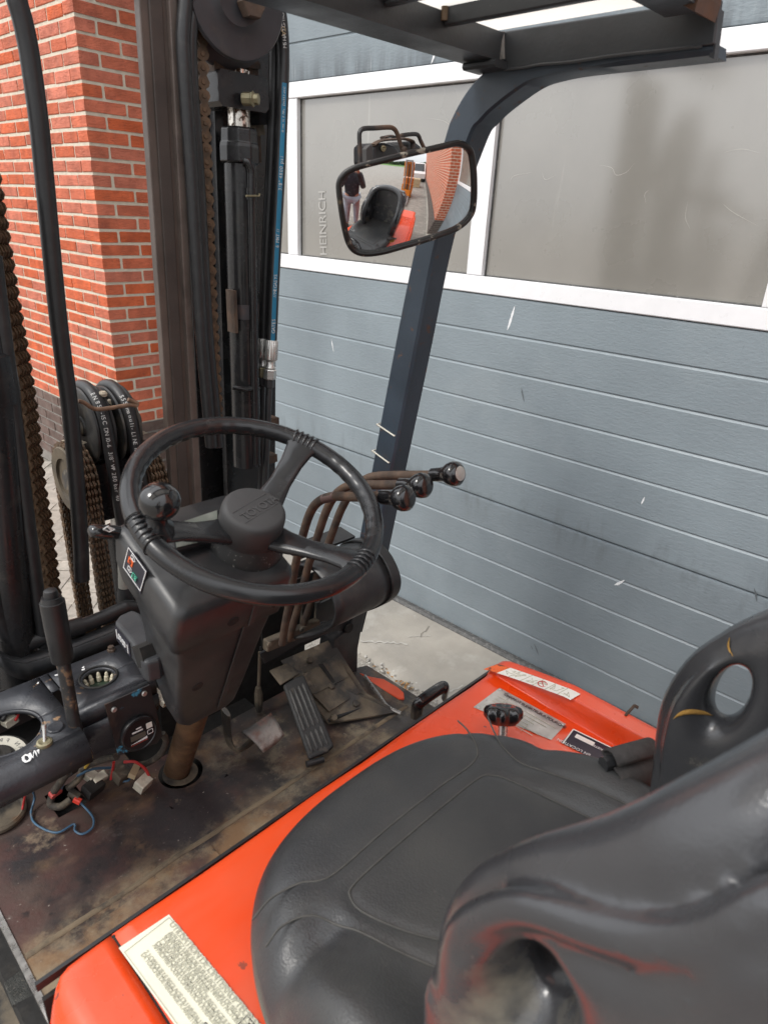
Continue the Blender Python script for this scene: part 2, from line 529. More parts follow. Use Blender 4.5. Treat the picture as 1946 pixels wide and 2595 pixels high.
m_door_t = mat('door_paint_streaked', (.222, .262, .286), .40, var=.10, vscale=2.2, rvar=.06, spec=.4, layers=DL + [((.085, .095, .105), 16, .40, .60, {'amt': .6, 'stretch': (1, 1, .10), 'axis': (2, 2.20, 2.125)}), ((.36, .38, .39), 40, .60, .68, {'amt': .6, 'stretch': (1, 1, .06), 'axis': (2, 2.19, 2.14)})], bumps=DB)
m_door_m = mat('door_paint_rubbed', (.222, .262, .286), .40, var=.10, vscale=2.2, rvar=.06, spec=.4, layers=DL + [((.10, .108, .112), 22, .50, .68, {'amt': .35, 'stretch': (1, 1, .3), 'axis': (2, .78, .67)})], bumps=DB)
m_door_b = mat('door_paint_low', (.205, .240, .262), .40, var=.12, vscale=2.2, rvar=.06, spec=.4, layers=DL + [((.10, .108, .112), 22, .50, .68, {'amt': .35, 'stretch': (1, 1, .3), 'axis': (2, .54, .65)}), ((.30, .29, .27), 60, .55, .75, {'amt': .4, 'axis': (2, .16, .05)})], bumps=DB)
obj('door_panel', section(ZG[0] + .005, ZG[5], ZG[1:5]), m_door_b, door, smooth=0)
obj('door_panel', section(ZG[5] + .001, ZG[11], ZG[6:11]), m_door_m, door, smooth=0)
obj('door_panel', section(2.106, 2.73, [2.233, 2.356, 2.48, 2.604]), m_door_t, door, smooth=0)
obj('door_panel', section(2.731, 3.2, [2.85, 2.97, 3.09]), m_door, door, smooth=0)
b = MB(); b.bar((-.006, DY0 - 1.1, .024), (-.006, DY1 - 1.1, .024), .045, .045, up=Vector((0, 0, 1)), cham=.01)
obj('bottom_seal', b, m_rub, door, smooth=0)
ZB0, ZB1, ZT0, ZT1 = ZG[11] + .001, 1.461, 2.049, 2.105
b = MB(); b.box((.012, (DY0 + DY1) / 2 - 1.1, (ZB0 + ZB1) / 2), (.036, DY1 - DY0, ZB1 - ZB0), cham=.003); obj('bottom_rail', b, m_white, door, smooth=0)
b = MB(); b.box((.012, (DY0 + DY1) / 2 - 1.1, (ZT0 + ZT1) / 2), (.036, DY1 - DY0, ZT1 - ZT0), cham=.003); obj('top_rail', b, m_white, door, smooth=0)
mull = [-1.46 + .966 * i + .0 for i in range(6)]
my = [2.409 - .966 * i for i in range(-1, 4)]                # centres of the mullions
for y in my + [DY0 + .032]:
    if y > DY1: continue
    b = MB(); b.box((.0125, y - 1.1, (ZB1 + ZT0) / 2), (.033, .063, ZT0 - ZB1 - .002), cham=.003); obj('mullion', b, m_white, door, smooth=0)
edges = sorted([y for y in my if y < DY1] + [DY0 + .032])
for a, c in zip(edges, edges[1:]):
    w_ = obj('window', MB().box((.0240, (a + c) / 2 - 1.1, (ZB1 + ZT0) / 2), (.012, c - a - .064, ZT0 - ZB1 - .002)), m_pane, door, smooth=0)
    gk = MB()                                                # dark rubber bead round the pane
    y0, y1, z0, z1 = a + .034 - 1.1, c - .034 - 1.1, ZB1 + .002, ZT0 - .002
    for p, q in (((0, y0, z0), (0, y1, z0)), ((0, y1, z0), (0, y1, z1)), ((0, y1, z1), (0, y0, z1)), ((0, y0, z1), (0, y0, z0))):
        gk.bar(Vector(p) + Vector((.0165, 0, 0)), Vector(q) + Vector((.0165, 0, 0)), .0045, .0045)
    obj('window_bead', gk, m_rub, w_, smooth=0)
# lettering on the second pane, running upwards
m_ghost = mat('faded_lettering', (.41, .40, .375), .5)
text('lettering', 'HEINRICH', W('S', 829, 648, x=DX + .0165) - Vector((DX, 1.1, 0)), (0, .06, 1), (-.12, 1, -.06), .055, m_ghost, door, ext=.00003)
# paint scuffs on the panels and cobweb threads on the panes
m_scf = mat('white_scuff', (.72, .73, .74), .7, var=.2, vscale=200)
def scuff(pts, wd, nm='paint_scuff', m=None, depth=-.0006):
    P = [W('D', u, v, x=DX + depth) - Vector((DX, 1.1, 0)) for u, v in pts]
    C = crv(P, 6); b = MB(); rows = [[], []]
    for i, p in enumerate(C):
        t = (C[min(len(C) - 1, i + 1)] - C[max(0, i - 1)]).normalized(); s = Vector((1, 0, 0)).cross(t)
        w2 = wd * math.sin(PI * (i + .2) / (len(C) - .6)) * random.uniform(.6, 1)
        rows[0].append(p - s * w2); rows[1].append(p + s * w2)
    b.strip(rows); obj(nm, b, m or m_scf, door, smooth=0)
random.seed(17)
scuff([(1112, 660), (1106, 680), (1100, 700), (1095, 714)], .006); scuff([(1392, 1073), (1388, 1082), (1384, 1090)], .0035); scuff([(1326, 1264), (1337, 1260), (1349, 1253)], .006); scuff([(716, 733), (718, 745), (721, 762)], .003)
scuff([(940, 112), (936, 125), (931, 138)], .005)
m_smr = mat('dark_smear', (.105, .120, .130), .5)
for pts in (((1126, 838), (1128, 850), (1132, 868)), ((1153, 1390), (1158, 1402), (1163, 1416)), ((1146, 1395), (1150, 1402)), ((1628, 1270), (1632, 1285), (1634, 1300))): scuff(pts, .004, 'smear', m_smr)
m_cob = mat('cobweb', (.62, .60, .54), .9)
for pts in (((1290, 356), (1320, 362), (1330, 378), (1352, 372), (1370, 352)), ((1395, 440), (1392, 420), (1402, 410)), ((1560, 440), (1585, 460), (1640, 490)), ((1100, 395), (1110, 380), (1150, 372)), ((1170, 372), (1178, 388), (1200, 378)), ((920, 255), (960, 262), (985, 285), (1000, 300)), ((870, 300), (880, 285), (905, 290)), ((1485, 435), (1480, 470), (1490, 495)), ((955, 540), (952, 552), (957, 562)), ((760, 258), (764, 262), (768, 272)), ((1560, 330), (1600, 322), (1640, 330))):
    scuff(pts, .0004, 'cobweb_thread', m_cob, .0168)
# dark hall behind the door
m_hall = mat('hall_wall', (.10, .10, .095), .9)
b = MB(); b.box((4.6, 1.1, 1.6), (4.95, 9, 3.18))
bmesh.ops.reverse_faces(b.bm, faces=b.bm.faces)
props(obj('hall_interior', b, m_hall, smooth=0), kind='structure')

# ---- concrete apron with a broken edge
m_conc = mat('concrete', (.325, .30, .26), .9, var=.16, vscale=5, layers=[((.25, .235, .21), 4.5, .46, .66, {'amt': .7, 'detail': 9}), ((.40, .38, .34), 9, .55, .7, {'amt': .6}), ((.60, .58, .54), 22, .66, .76, {'amt': .5}), ((.2, .19, .17), 70, .7, .76, {'amt': .5})], bumps=[(200, .35, .0015), (25, .3, .004)])
m_stone = mat('aggregate', (.42, .40, .36), .85, var=.35, vscale=40, objrand=.2, bumps=[(200, .4, .002)])
random.seed(11)
ys = [-12 + .035 * i for i in range(int(18 / .035))]
ys = [y for y in ys if y < -1.3 or True]
rows = []
for y in ys:
    e = 1.645 + .014 * noise.noise((y * 9, .3, 0)) + .010 * noise.noise((y * 31, 2, 0)) - .02 * math.sin(y * 1.3)
    rows.append([(e, y, -.02), (e + .006, y, .012 + .006 * noise.noise((y * 40, 5, 1))), (e + .03 + .01 * noise.noise((y * 23, 8, 1)), y, .028), (e + .07, y, .032), (2.3, y, .034)])
g = MB(); g.strip([[r for r in rr] for rr in rows if rr[0][1] < 3.44])
props(obj('apron', g, m_conc, smooth=30), kind='structure')
APR = True
m_crk = mat('crack_line', (.17, .155, .13), .95); m_wsc = mat('pale_scratch', (.43, .41, .37), .9)
def aline(pts, wd, m, nm):
    C = crv([W('D', u, v, z=.0352) for u, v in pts], 6); b = MB(); rows = [[], []]
    for i, p in enumerate(C):
        t = (C[min(len(C) - 1, i + 1)] - C[max(0, i - 1)]).normalized(); s = Vector((-t.y, t.x, 0))
        j = random.uniform(-1, 1) * wd; w2 = wd * random.uniform(.4, 1)
        rows[0].append(p + s * (w2 + j)); rows[1].append(p - s * (w2 - j))
    b.strip(rows); props(obj(nm, b, m, bpy.data.objects['apron'], smooth=0))
APRON_MARKS = [(((926, 1352), (922, 1360), (912, 1368), (908, 1376)), .0022, m_crk, 'crack'), (((779, 1385), (810, 1387), (850, 1388), (880, 1391)), .006, m_wsc, 'scratch'), (((880, 1376), (905, 1374), (930, 1373)), .002, m_wsc, 'scratch'), (((950, 1500), (975, 1492), (1000, 1480)), .004, m_wsc, 'scratch')]
m_grit = mat('worn_asphalt', (.27, .25, .22), .9, var=.3, vscale=90, layers=[((.50, .48, .43), 160, .58, .66, {'amt': .8}), ((.12, .11, .10), 60, .6, .75, {'amt': .6})], bumps=[(200, .8, .004), (60, .5, .006)])
g = MB(); g.strip([[(x, y, .001) for x in (1.2, 1.66)] for y in (.2, 2.0)])
for a_ in APRON_MARKS: aline(*a_)
props(obj('verge', g, m_grit, smooth=0), kind='structure')
g = MB()
def pebble(mb, p, r):
    n0 = len(mb.bm.verts)
    res = bmesh.ops.create_icosphere(mb.bm, subdivisions=1, radius=r)
    s = Vector((random.uniform(.6, 1.3), random.uniform(.6, 1.3), random.uniform(.4, .8)))
    for v in res['verts']:
        v.co = Vector((v.co.x * s.x, v.co.y * s.y, v.co.z * s.z)) * random.uniform(.8, 1.2) + Vector(p)
for i in range(300):
    y = random.uniform(.75, 1.75)
    pebble(g, (1.655 + random.gauss(0, .02), y, random.uniform(.004, .022)), random.choice((.003, .004, .006, .009)))
for i in range(200):
    pebble(g, (random.uniform(1.35, 1.64), random.uniform(.9, 1.75), .003), random.choice((.002, .003, .004)))
props(obj('gravel', g, m_stone, smooth=0), 'loose stones along the broken edge of the concrete apron', 'gravel', kind='stuff')
m_leaf = mat('dry_leaf', (.30, .15, .05), .8, var=.5, vscale=30, layers=[((.5, .36, .18), 50, .5, .6, {'amt': .7})])
g = MB()
for (u, v) in ((830, 1443), (842, 1447), (880, 1476), (886, 1480), (872, 1468), (893, 1487), (848, 1455), (880, 1490)):
    p0 = W('D', u, v, z=.006)
    for i in range(7):
        p = p0 + Vector((random.gauss(0, .016), random.gauss(0, .016), random.uniform(0, .012)))
        d = Vector((random.uniform(-1, 1), random.uniform(-1, 1), random.uniform(-.3, .5))).normalized() * random.uniform(.006, .014)
        s = d.cross(Vector((0, 0, 1))).normalized() * random.uniform(.003, .006)
        vs = [g.bm.verts.new(q) for q in (p - d, p + s + Vector((0, 0, .002)), p + d, p - s)]
        g.face(vs)
props(obj('leaves', g, m_leaf, smooth=0), 'brown dry leaf crumbs caught at the edge of the concrete', 'leaves', kind='stuff')
# ================================================================== FORK TRUCK
TB = Vector((.54, .25, 0))                                   # its base, in the truck frame
truck = empty('forklift', (cy_ * TB.x - sy_ * TB.y, sy_ * TB.x + cy_ * TB.y, 0), YAW)
props(truck, 'worn orange and black forklift with its dash stripped open, parked beside the door', 'forklift')
def part(name, mb, m, parent=None, **k):
    o = obj(name, mb, m, parent or truck, **k)
    if parent is None or parent is truck: o.location = (-TB.x, -TB.y, 0)
    return o
def tpart(name, s, o, xd, yd, size, m, parent, **k):
    return text(name, s, o, xd, yd, size, m, parent, **k)
ORG = (.74, .058, .006)
m_org = mat('orange_paint', ORG, .30, var=.05, vscale=5, rvar=.08, coat=.35,
            layers=[((.70, .12, .06), 5, .55, .8, {'amt': .35, 'rough': .5}), ((.10, .03, .02), 38, .675, .70, {'amt': .8}), ((.62, .16, .09), 3, .5, .62, {'amt': .30, 'stretch': (.3, 1, 1), 'rough': .5}), ((.05, .03, .03), 16, .76, .79, {'amt': .8})], bumps=[(140, .06, .001)])
m_orgw = mat('orange_paint_worn', (.70, .085, .030), .45, var=.10, vscale=8, rvar=.1,
             layers=[((.66, .17, .09), 7, .45, .75, {'amt': .6, 'rough': .6}), ((.09, .03, .02), 45, .62, .66, {'amt': .85}), ((.13, .05, .03), 14, .70, .78, {'amt': .8})], bumps=[(140, .1, .001)])
m_blk = mat('black_steel', (.024, .025, .027), .42, var=.25, vscale=12, rvar=.12,
            layers=[((.085, .078, .068), 18, .50, .80, {'amt': .5, 'rough': .8}), ((.13, .065, .035), 30, .66, .76, {'amt': .7, 'rough': .85}), ((.20, .19, .17), 110, .72, .76, {'amt': .5})], bumps=[(180, .2, .0012), (40, .15, .002)])
m_dash = mat('dash_paint', (.034, .036, .042), .33, var=.25, vscale=10, rvar=.12,
             layers=[((.075, .075, .078), 10, .45, .85, {'amt': .55, 'rough': .65}), ((.28, .17, .09), 30, .655, .69, {'amt': .85, 'rough': .8}), ((.40, .40, .38), 120, .75, .78, {'amt': .6})], bumps=[(260, .45, .0012), (60, .2, .0015)])
m_pla = mat('black_plastic', (.026, .027, .029), .33, var=.15, vscale=9, rvar=.08,
            layers=[((.095, .092, .086), 9, .46, .78, {'amt': .5, 'rough': .7}), ((.22, .21, .19), 150, .74, .78, {'amt': .4}), ((.10, .10, .11), 30, .66, .74, {'amt': .4, 'stretch': (1, .15, 1)})], bumps=[(700, .25, .0006), (30, .1, .001)])
m_wheel = mat('wheel_plastic', (.018, .0185, .020), .24, var=.1, vscale=10, rvar=.06, layers=[((.07, .068, .064), 30, .62, .8, {'amt': .4, 'rough': .6}), ((.2, .19, .18), 90, .73, .77, {'amt': .35})], bumps=[(500, .12, .0006)])
m_glossy = mat('glossy_black', (.010, .010, .011), .10, var=.1, rvar=.03, coat=.4, layers=[((.12, .11, .10), 150, .74, .78, {'amt': .4})])
m_hose = mat('rubber_hose', (.018, .018, .019), .40, var=.2, vscale=30, rvar=.1, layers=[((.07, .066, .06), 40, .55, .8, {'amt': .4})], bumps=[(500, .35, .0006)])
m_rust = mat('rusty_steel', (.072, .047, .033), .8, var=.4, vscale=25, layers=[((.14, .075, .04), 34, .5, .72, {'amt': .65}), ((.022, .019, .018), 20, .5, .66, {'amt': .8})], bumps=[(220, .5, .0015)])
m_chain = mat('chain_steel', (.110, .068, .038), .6, var=.4, vscale=60, metal=.2, layers=[((.18, .09, .035), 60, .5, .72, {'amt': .6}), ((.02, .018, .016), 40, .5, .7, {'amt': .8})], bumps=[(220, .4, .001)])
m_mud = mat('dusty_steel', (.115, .093, .066), .8, var=.35, vscale=18, layers=[((.022, .021, .020), 11, .44, .56, {'amt': .92, 'rough': .5}), ((.24, .20, .15), 30, .6, .72, {'amt': .7}), ((.13, .065, .03), 16, .62, .7, {'amt': .6})], bumps=[(220, .4, .0015), (40, .3, .002)])
m_floor = mat('floor_plate', (.070, .046, .038), .55, var=.35, vscale=9, rvar=.15,
              layers=[((.21, .125, .062), 3.6, .48, .60, {'amt': .85, 'rough': .8, 'stretch': (1, 1.6, 1)}), ((.026, .022, .024), 5.5, .47, .56, {'amt': .9, 'rough': .42}), ((.30, .225, .15), 10, .60, .70, {'amt': .75, 'rough': .9, 'detail': 9, 'rgh': .7}), ((.085, .040, .034), 7, .54, .64, {'amt': .75, 'detail': 8}), ((.24, .22, .20), 16, .60, .75, {'amt': .45, 'detail': 9, 'rgh': .75}), ((.42, .38, .33), 90, .66, .73, {'amt': .65}), ((.016, .015, .016), 34, .62, .70, {'amt': .75}), ((.25, .20, .13), 12, .44, .62, {'amt': .8, 'rough': .9, 'detail': 9, 'rgh': .75, 'axis': (1, .885, .85)}), ((.03, .028, .027), 6, .42, .56, {'amt': .9, 'axis': (0, .50, .62)}), ((.18, .15, .105), 13, .50, .62, {'amt': .75, 'detail': 9, 'rgh': .75, 'axis': (0, .50, .62)})],
              bumps=[(160, .35, .0015), (22, .25, .002)])
m_dark = mat('grimy_black', (.012, .011, .010), .8, var=.4, vscale=20, layers=[((.05, .042, .033), 25, .55, .75, {'amt': .6})], bumps=[(120, .3, .002)])
m_lab = mat('label_film', (.74, .72, .58), .4, var=.05, vscale=12, layers=[((.45, .42, .33), 40, .60, .72, {'amt': .5}), ((.10, .07, .05), 60, .72, .75, {'amt': .8})])
m_labw = mat('white_sticker', (.78, .76, .70), .45, var=.04, layers=[((.5, .46, .40), 60, .62, .74, {'amt': .5})])
m_ink = mat('faded_ink', (.47, .46, .37), .6)
m_inkd = mat('dark_ink', (.035, .035, .04), .6)
m_inkb = mat('brown_ink', (.10, .06, .06), .6)
m_alu = mat('label_plate', (.46, .45, .42), .38, metal=.35, var=.2, vscale=40, layers=[((.12, .11, .10), 60, .62, .70, {'amt': .7}), ((.22, .21, .19), 16, .5, .8, {'amt': .4})])
m_navy = mat('navy_print', (.020, .020, .032), .45)
m_wpaint = mat('white_marker', (.75, .75, .74), .6)
m_steel = mat('bare_steel', (.55, .53, .50), .3, metal=.8, var=.2, vscale=40, layers=[((.10, .07, .05), 50, .60, .68, {'amt': .8, 'rough': .8})])
m_zinc = mat('zinc_fitting', (.62, .61, .58), .32, metal=.75, var=.12, vscale=60)
m_brass = mat('brass_fitting', (.27, .24, .15), .4, metal=.6, var=.2, vscale=60)

# ---- floor plate, its pads and edges
ZF = .55
b = MB()
def rect_hole_sheet(mb, x0, x1, y0, y1, z, hx0, hx1, hy0, hy1):
    for (a, c, d, e) in ((x0, hx0, y0, y1), (hx1, x1, y0, y1), (hx0, hx1, y0, hy0), (hx0, hx1, hy1, y1)):
        mb.strip([[(a, d, z), (c, d, z)], [(a, e, z), (c, e, z)]])
rect_hole_sheet(b, .116, .43, .612, 1.23, ZF, .262, .318, 1.078, 1.150)
# the round cut-out of the column
cxh, cyh, rh = .492, 1.025, .045
ring_i = [Vector((cxh + rh * math.cos(t), cyh + rh * 1.0 * math.sin(t), ZF)) for t in [2 * PI * k / 48 for k in range(48)]]
def sq(t, x0, x1, y0, y1):
    c, s = math.cos(t), math.sin(t)
    k = min((x1 - cxh) / c if c > 1e-6 else 9, (x0 - cxh) / c if c < -1e-6 else 9, (y1 - cyh) / s if s > 1e-6 else 9, (y0 - cyh) / s if s < -1e-6 else 9)
    return Vector((cxh + k * c, cyh + k * s, ZF))
ring_o = [sq(2 * PI * k / 48, .43, .56, .95, 1.09) for k in range(48)]
b.strip([[*r, r[0]] for r in (ring_i, ring_o)])
for c_ in ((.43, .95), (.56, .95), (.43, 1.09), (.56, 1.09)): pass
b.strip([[(.43, .612, ZF), (1.0, .612, ZF)], [(.43, .95, ZF), (1.0, .95, ZF)]])
b.strip([[(.56, .95, ZF), (1.0, .95, ZF)], [(.56, 1.09, ZF), (1.0, 1.09, ZF)]])
bmesh.ops.remove_doubles(b.bm, verts=b.bm.verts, dist=.0008)
floor_p = part('floor_plate', b, m_floor, smooth=0)
b = MB(); b.bar((.113, .62, ZF - .002), (.113, 1.2, ZF - .002), .009, .009); part('worn_edge', b, m_steel, floor_p, smooth=0)
# bent lip of the plate against the hood
b = MB(); b.tube([(x, .846 + .004 * noise.noise((x * 9, 1, 1)), ZF + .0005) for x in [.12 + .022 * i for i in range(41)]], .0035, 8, flat=(1.6, .7)); part('floor_beading', b, mat('dirt_ledge', (.15, .115, .075), .85, var=.3, vscale=12, layers=[((.04, .034, .03), 14, .5, .62, {'amt': .85})], bumps=[(160, .5, .002)]), floor_p)
b = MB(); b.bar((.20, .80, ZF + .002), (.44, .802, ZF + .002), .045, .003, up=Vector((0, 0, 1))); part('patch_plate', b, m_floor, floor_p, smooth=0)
b = MB(); b.box((.54, .597, .66), (.90, .006, .26)); part('hood_seal', b, m_dark, smooth=0)
b = MB(); b.box((.54, .603, .808), (.905, .005, .012)); part('rubber_strip', b, m_hose, smooth=0)
# left step below the plate
b = MB(); b.strip([[(.02, .35, .40), (.115, .35, .40)], [(.02, 1.3, .40), (.115, 1.3, .40)]]); part('step_plate', b, m_mud, smooth=0, solid=.006)
b = MB(); b.strip([[(.114, .62, .396), (.114, 1.3, .396)], [(.114, .62, ZF - .008), (.114, 1.3, ZF - .008)]]); part('step_riser', b, m_dark, smooth=0)
b = MB(); b.plate([A('Z8', 20, 905, z=.47), A('Z8', 140, 815, z=.47), A('Z8', 235, 808, z=.47), A('Z8', 285, 860, z=.47), A('Z8', 160, 960, z=.47), A('Z8', 60, 1010, z=.47)], .006)
m_grip = mat('antislip_pad', (.06, .06, .055), .95, var=.3, vscale=60, layers=[((.24, .22, .18), 200, .58, .66, {'amt': .7})], bumps=[(400, .9, .003)])
part('antislip_pad', b, m_grip, smooth=0)
b = MB(); b.box((.27, .70, .25), (.36, .7, .44)); b.box((.80, .70, .25), (.36, .7, .44)); part('battery_case', b, m_dark, smooth=0)
b = MB(); b.box((.45, 1.0, .34), (.62, .56, .32)); part('dark_filler_box', b, m_dark, smooth=0)  # dark box added to block bright ground seen through the column cut-out
b = MB(); b.box((.55, -.55, .45), (.9, .7, .7)); part('counterweight', b, m_org, smooth=0, bevel=.05)

# ---- hood
def hood_z(x, y):
    """height of the pressed hood over the truck plan"""
    z = .825
    # raised shoulder along the right, growing from the front corner backwards
    h = .008 + .032 * min(1, max(0, (.60 - y) / .17)) ** .8
    s = min(1, max(0, (x - .941) / .010))
    s = s * s * (3 - 2 * s)
    z += h * s
    # outer roll of the right side
    if x > .982: z -= .05 * ((x - .982) / .030) ** 2.2
    if x < .118: z -= .055 * ((.118 - x) / .040) ** 2.2
    return z
def hood_front(x):
    f = .600
    if x < .13: f -= .05 * ((.13 - x) / .055) ** 2.2
    if x > .975: f -= .045 * ((x - .975) / .037) ** 2.2
    f -= .0015 * math.sin(x * 23)
    return f
def hood_sheet(xs):
    b = MB()
    ts = [0, .35, .5, .62, .72, .8, .86, .90, .93, .955, .972, .984, .992, .997, 1.0]
    rows = []
    for t in ts:
        row = []
        for x in xs:
            f = hood_front(x)
            y = -.55 + (f + .55) * t
            q = max(0, (y - (f - .018)) / .018)
            row.append((x, y, hood_z(x, y) - .016 * q ** 2.5))
        rows.append(row)
    rows.append([(x, hood_front(x) + .002, .78) for x in xs])
    rows.append([(x, hood_front(x) + .002, .57) for x in xs])
    b.strip(rows)
    return b
def seamx(t): return .176
xs_l = [.0775, .079, .083, .088, .095, .103, .112, .122, .14, .16, .1735]
xs_r = [.1765, .20, .3, .4, .5, .6, .7, .8, .88, .925, .936, .940, .943, .946, .949, .952, .956, .965, .975, .982, .988, .994, 1.0, 1.005, 1.009, 1.011]
b = hood_sheet(xs_r)
hood = part('hood', b, m_org, smooth=50, solid=.003)
b = MB(); b.strip([[(1.0095, y, z) for y in [-.55 + .05 * i for i in range(24)] if y < .57] for z in (.80, .57)]); part('side_skirt', b, m_orgw, hood, smooth=0)
b = hood_sheet(xs_l)
hs = part('hood_side', b, m_org, smooth=50, solid=.003)
b = MB(); b.strip([[(.078, y, .78) for y in [-.55 + .05 * i for i in range(24)] if y < .56], [(.078, y, .57) for y in [-.55 + .05 * i for i in range(24)] if y < .56]]); part('side_skirt', b, m_org, hs, smooth=0)
b = MB(); b.box((.175, .02, .822), (.004, 1.14, .004)); part('seam_gasket', b, m_dark, hs, smooth=0)

# ---- stickers on the hood
def patch(name, m, corners, dz, parent, n=6):
    """thin film lying on the hood, corners in order, following its surface"""
    a, b_, c, d = [Vector(p) for p in corners]
    rows = []
    for i in range(n + 1):
        row = []
        for j in range(n + 1):
            u, v = j / n, i / n
            p = (a * (1 - u) + b_ * u) * (1 - v) + (d * (1 - u) + c * u) * v
            row.append((p.x, p.y, hood_z(p.x, p.y) + dz))
        rows.append(row)
    mb = MB(); mb.strip(rows)
    return part(name, mb, m, parent, smooth=30)
def hp(k, u, v, z=.826): 
    p = A(k, u, v, z=z); return p
l_tl, l_bl, l_br = hp('Z8', 790, 585), hp('Z8', 556, 742), hp('Z8', 1215, 1097)
l_bl2 = l_bl + (l_br - l_tl)
far = .25
l_tr_ = l_tl + (l_br - l_tl) * 1.15; l_bl_ = l_bl + (l_br - l_tl) * 1.15
lab = patch('instruction_label', m_labw if False else m_lab, (l_tl, l_tr_, l_bl_, l_bl), .0012, truck)
lab['label'] = 'long cream instruction label, faded French text'
ex = (l_tr_ - l_tl); L_ = ex.length; ex.normalize()
ey = (l_tl - l_bl); Wd = ey.length; ey = (ey - ex * ey.dot(ex)).normalized()
def lp(fx, fy): return l_tl + ex * (L_ * fx) - ey * (Wd * fy) + Vector((0, 0, hood_z(l_tl.x, .4) + .0016 - l_tl.z))
lines = [(.055, .12, .0115, 'UTILISATION DE L\'INTERRUPTEUR D\'ALIMENTATION DE LA PLATINE'),
         (.10, .22, .0074, 'APPUYEZ UNE FOIS SUR LE BOUTON DE REGLAGE A DROITE DU'), (.10, .285, .0074, 'PANNEAU D\'AFFICHAGE ET LE NIVEAU ACTUEL EST AFFICHE'), (.10, .35, .0074, 'SUR L\'INDICATEUR DE VITESSE'),
         (.10, .43, .0074, '1. APPUYER SUR LE BOUTON DE REGLAGE JUSQU\'A ARRETER'), (.10, .495, .0074, 'L\'INDICATION DU NIVEAU D\'ACCELERATION A UN NIVEAU'), (.10, .56, .0074, 'APPROPRIE POUR L\'OPERATION A REALISER'),
         (.10, .73, .0074, '2. LORSQUE LE REGLAGE DU NIVEAU EST ACHEVE, APPUYER SUR'), (.10, .795, .0074, 'LA TOUCHE DE REGLAGE A ARRETER JUSQU\'A CE QUE')]
for fx, fy, sz, s in lines:
    tpart('print_line', s, lp(fx, fy), ex, ey, sz, m_ink, lab, spacing=.9)
b = MB()
for p, q in (((.02, .035), (.98, .035)), ((.02, .965), (.98, .965)), ((.02, .035), (.02, .965))):
    b.bar(lp(*p), lp(*q), .0009, .0006, up=Vector((0, 0, 1)))
part('print_border', b, m_ink, lab, smooth=0)
def pictogram(par, f, w, m, pic):
    bb = MB()
    x0, y0 = f
    fr = [(0, 0), (w, 0), (w, w * 1.15), (0, w * 1.15)]
    for i in range(4):
        (a, c), (d, e) = fr[i], fr[(i + 1) % 4]
        bb.bar(lp(x0 + a, y0 + c), lp(x0 + d, y0 + e), .001, .0006, up=Vector((0, 0, 1)))
    for (a, c, d, e, th) in pic:
        bb.bar(lp(x0 + a * w, y0 + c * w * 1.15), lp(x0 + d * w, y0 + e * w * 1.15), th, .0006, up=Vector((0, 0, 1)))
    return part('pictogram', bb, m, par, smooth=0)
pictogram(lab, (.79, .07), .17, m_inkd, [(.2, .3, .6, .3, .002), (.6, .3, .6, .6, .002), (.3, .5, .5, .8, .006), (.65, .2, .85, .35, .002), (.85, .35, .65, .5, .002), (.65, .5, .65, .2, .002)])
pictogram(lab, (.66, .62), .20, m_inkd, [(.25, .3 + .06 * i, .8, .3 + .06 * i, .0022) for i in range(9)])

# metal data plate and black plate on the right of the hood
p_tl, p_tr, p_br, p_bl = hp('M6', 320, 395), hp('M6', 785, 650), hp('M6', 680, 762), hp('M6', 135, 532)
dp = patch('data_plate', m_alu, (p_tl, p_tr, p_br, p_bl), .0012, truck)
dx = (p_tr - p_tl).normalized(); dy = (p_tl - p_bl); dy = (dy - dx * dx.dot(dy)).normalized()
up_ = Vector((0, 0, .0012))
PLd = (p_tr - p_tl).length; PHd = (p_tl - p_bl).length
def dpp(a, c): return p_tl + dx * PLd * a - dy * PHd * c + up_
tpart('print_line', 'CHARIOT ELEVATEUR A FOURCHE', dpp(.12, .17), dx, dy, PHd * .115, m_inkd, dp, spacing=.85)
for i in range(7):
    for j in range(3):
        if random.random() < .85:
            tpart('print_line', ''.join(random.choice('ACEILMNORSTU ') for _ in range(random.randint(8, 15))), dpp(.06 + .31 * j, .30 + .1 * i), dx, dy, PHd * .05, m_inkd, dp, spacing=.9) if False else None
b = MB()
for i in range(6): b.bar(dpp(.08, .30 + .11 * i), dpp(.55 + .4 * random.random(), .30 + .11 * i), .0011, .0004, up=Vector((0, 0, 1)))
for j in (.36, .66): b.bar(dpp(j, .24), dpp(j, .9), .0008, .0004, up=Vector((0, 0, 1)))
part('print_table', b, m_ink, dp, smooth=0)
for a, c in ((.03, .06), (.97, .07), (.03, .93)):
    b = MB(); b.lathe(dpp(a, c), (0, 0, 1), [(-.001, .003), (.0008, .003), (.0016, .0015)], 12); part('rivet', b, m_zinc, dp)
k_tl = hp('M6', 835, 690); k_bl = hp('M6', 748, 780); k_tr = hp('M6', 1135, 835); k_br = k_tr + (k_bl - k_tl)
kp = patch('rental_plate', m_navy, (k_tl, k_tr, k_br, k_bl), .0012, truck)
kx = (k_tr - k_tl); KL = kx.length; kx.normalize(); ky = (k_tl - k_bl); KH = ky.length; ky = (ky - kx * ky.dot(kx)).normalized()
def kpp(a, c): return k_tl + kx * KL * a - ky * KH * c + up_
b = MB(); b.plate([kpp(.12, .15), kpp(.55, .15), kpp(.55, .38), kpp(.12, .38)], .0005); part('blank_field', b, m_labw, kp, smooth=0)
for p, q in (((0, 0), (1, 0)), ((0, 0), (0, 1))):
    b = MB(); b.bar(kpp(*p), kpp(*q), .002, .0008, up=Vector((0, 0, 1))); part('plate_border', b, m_labw, kp, smooth=0)
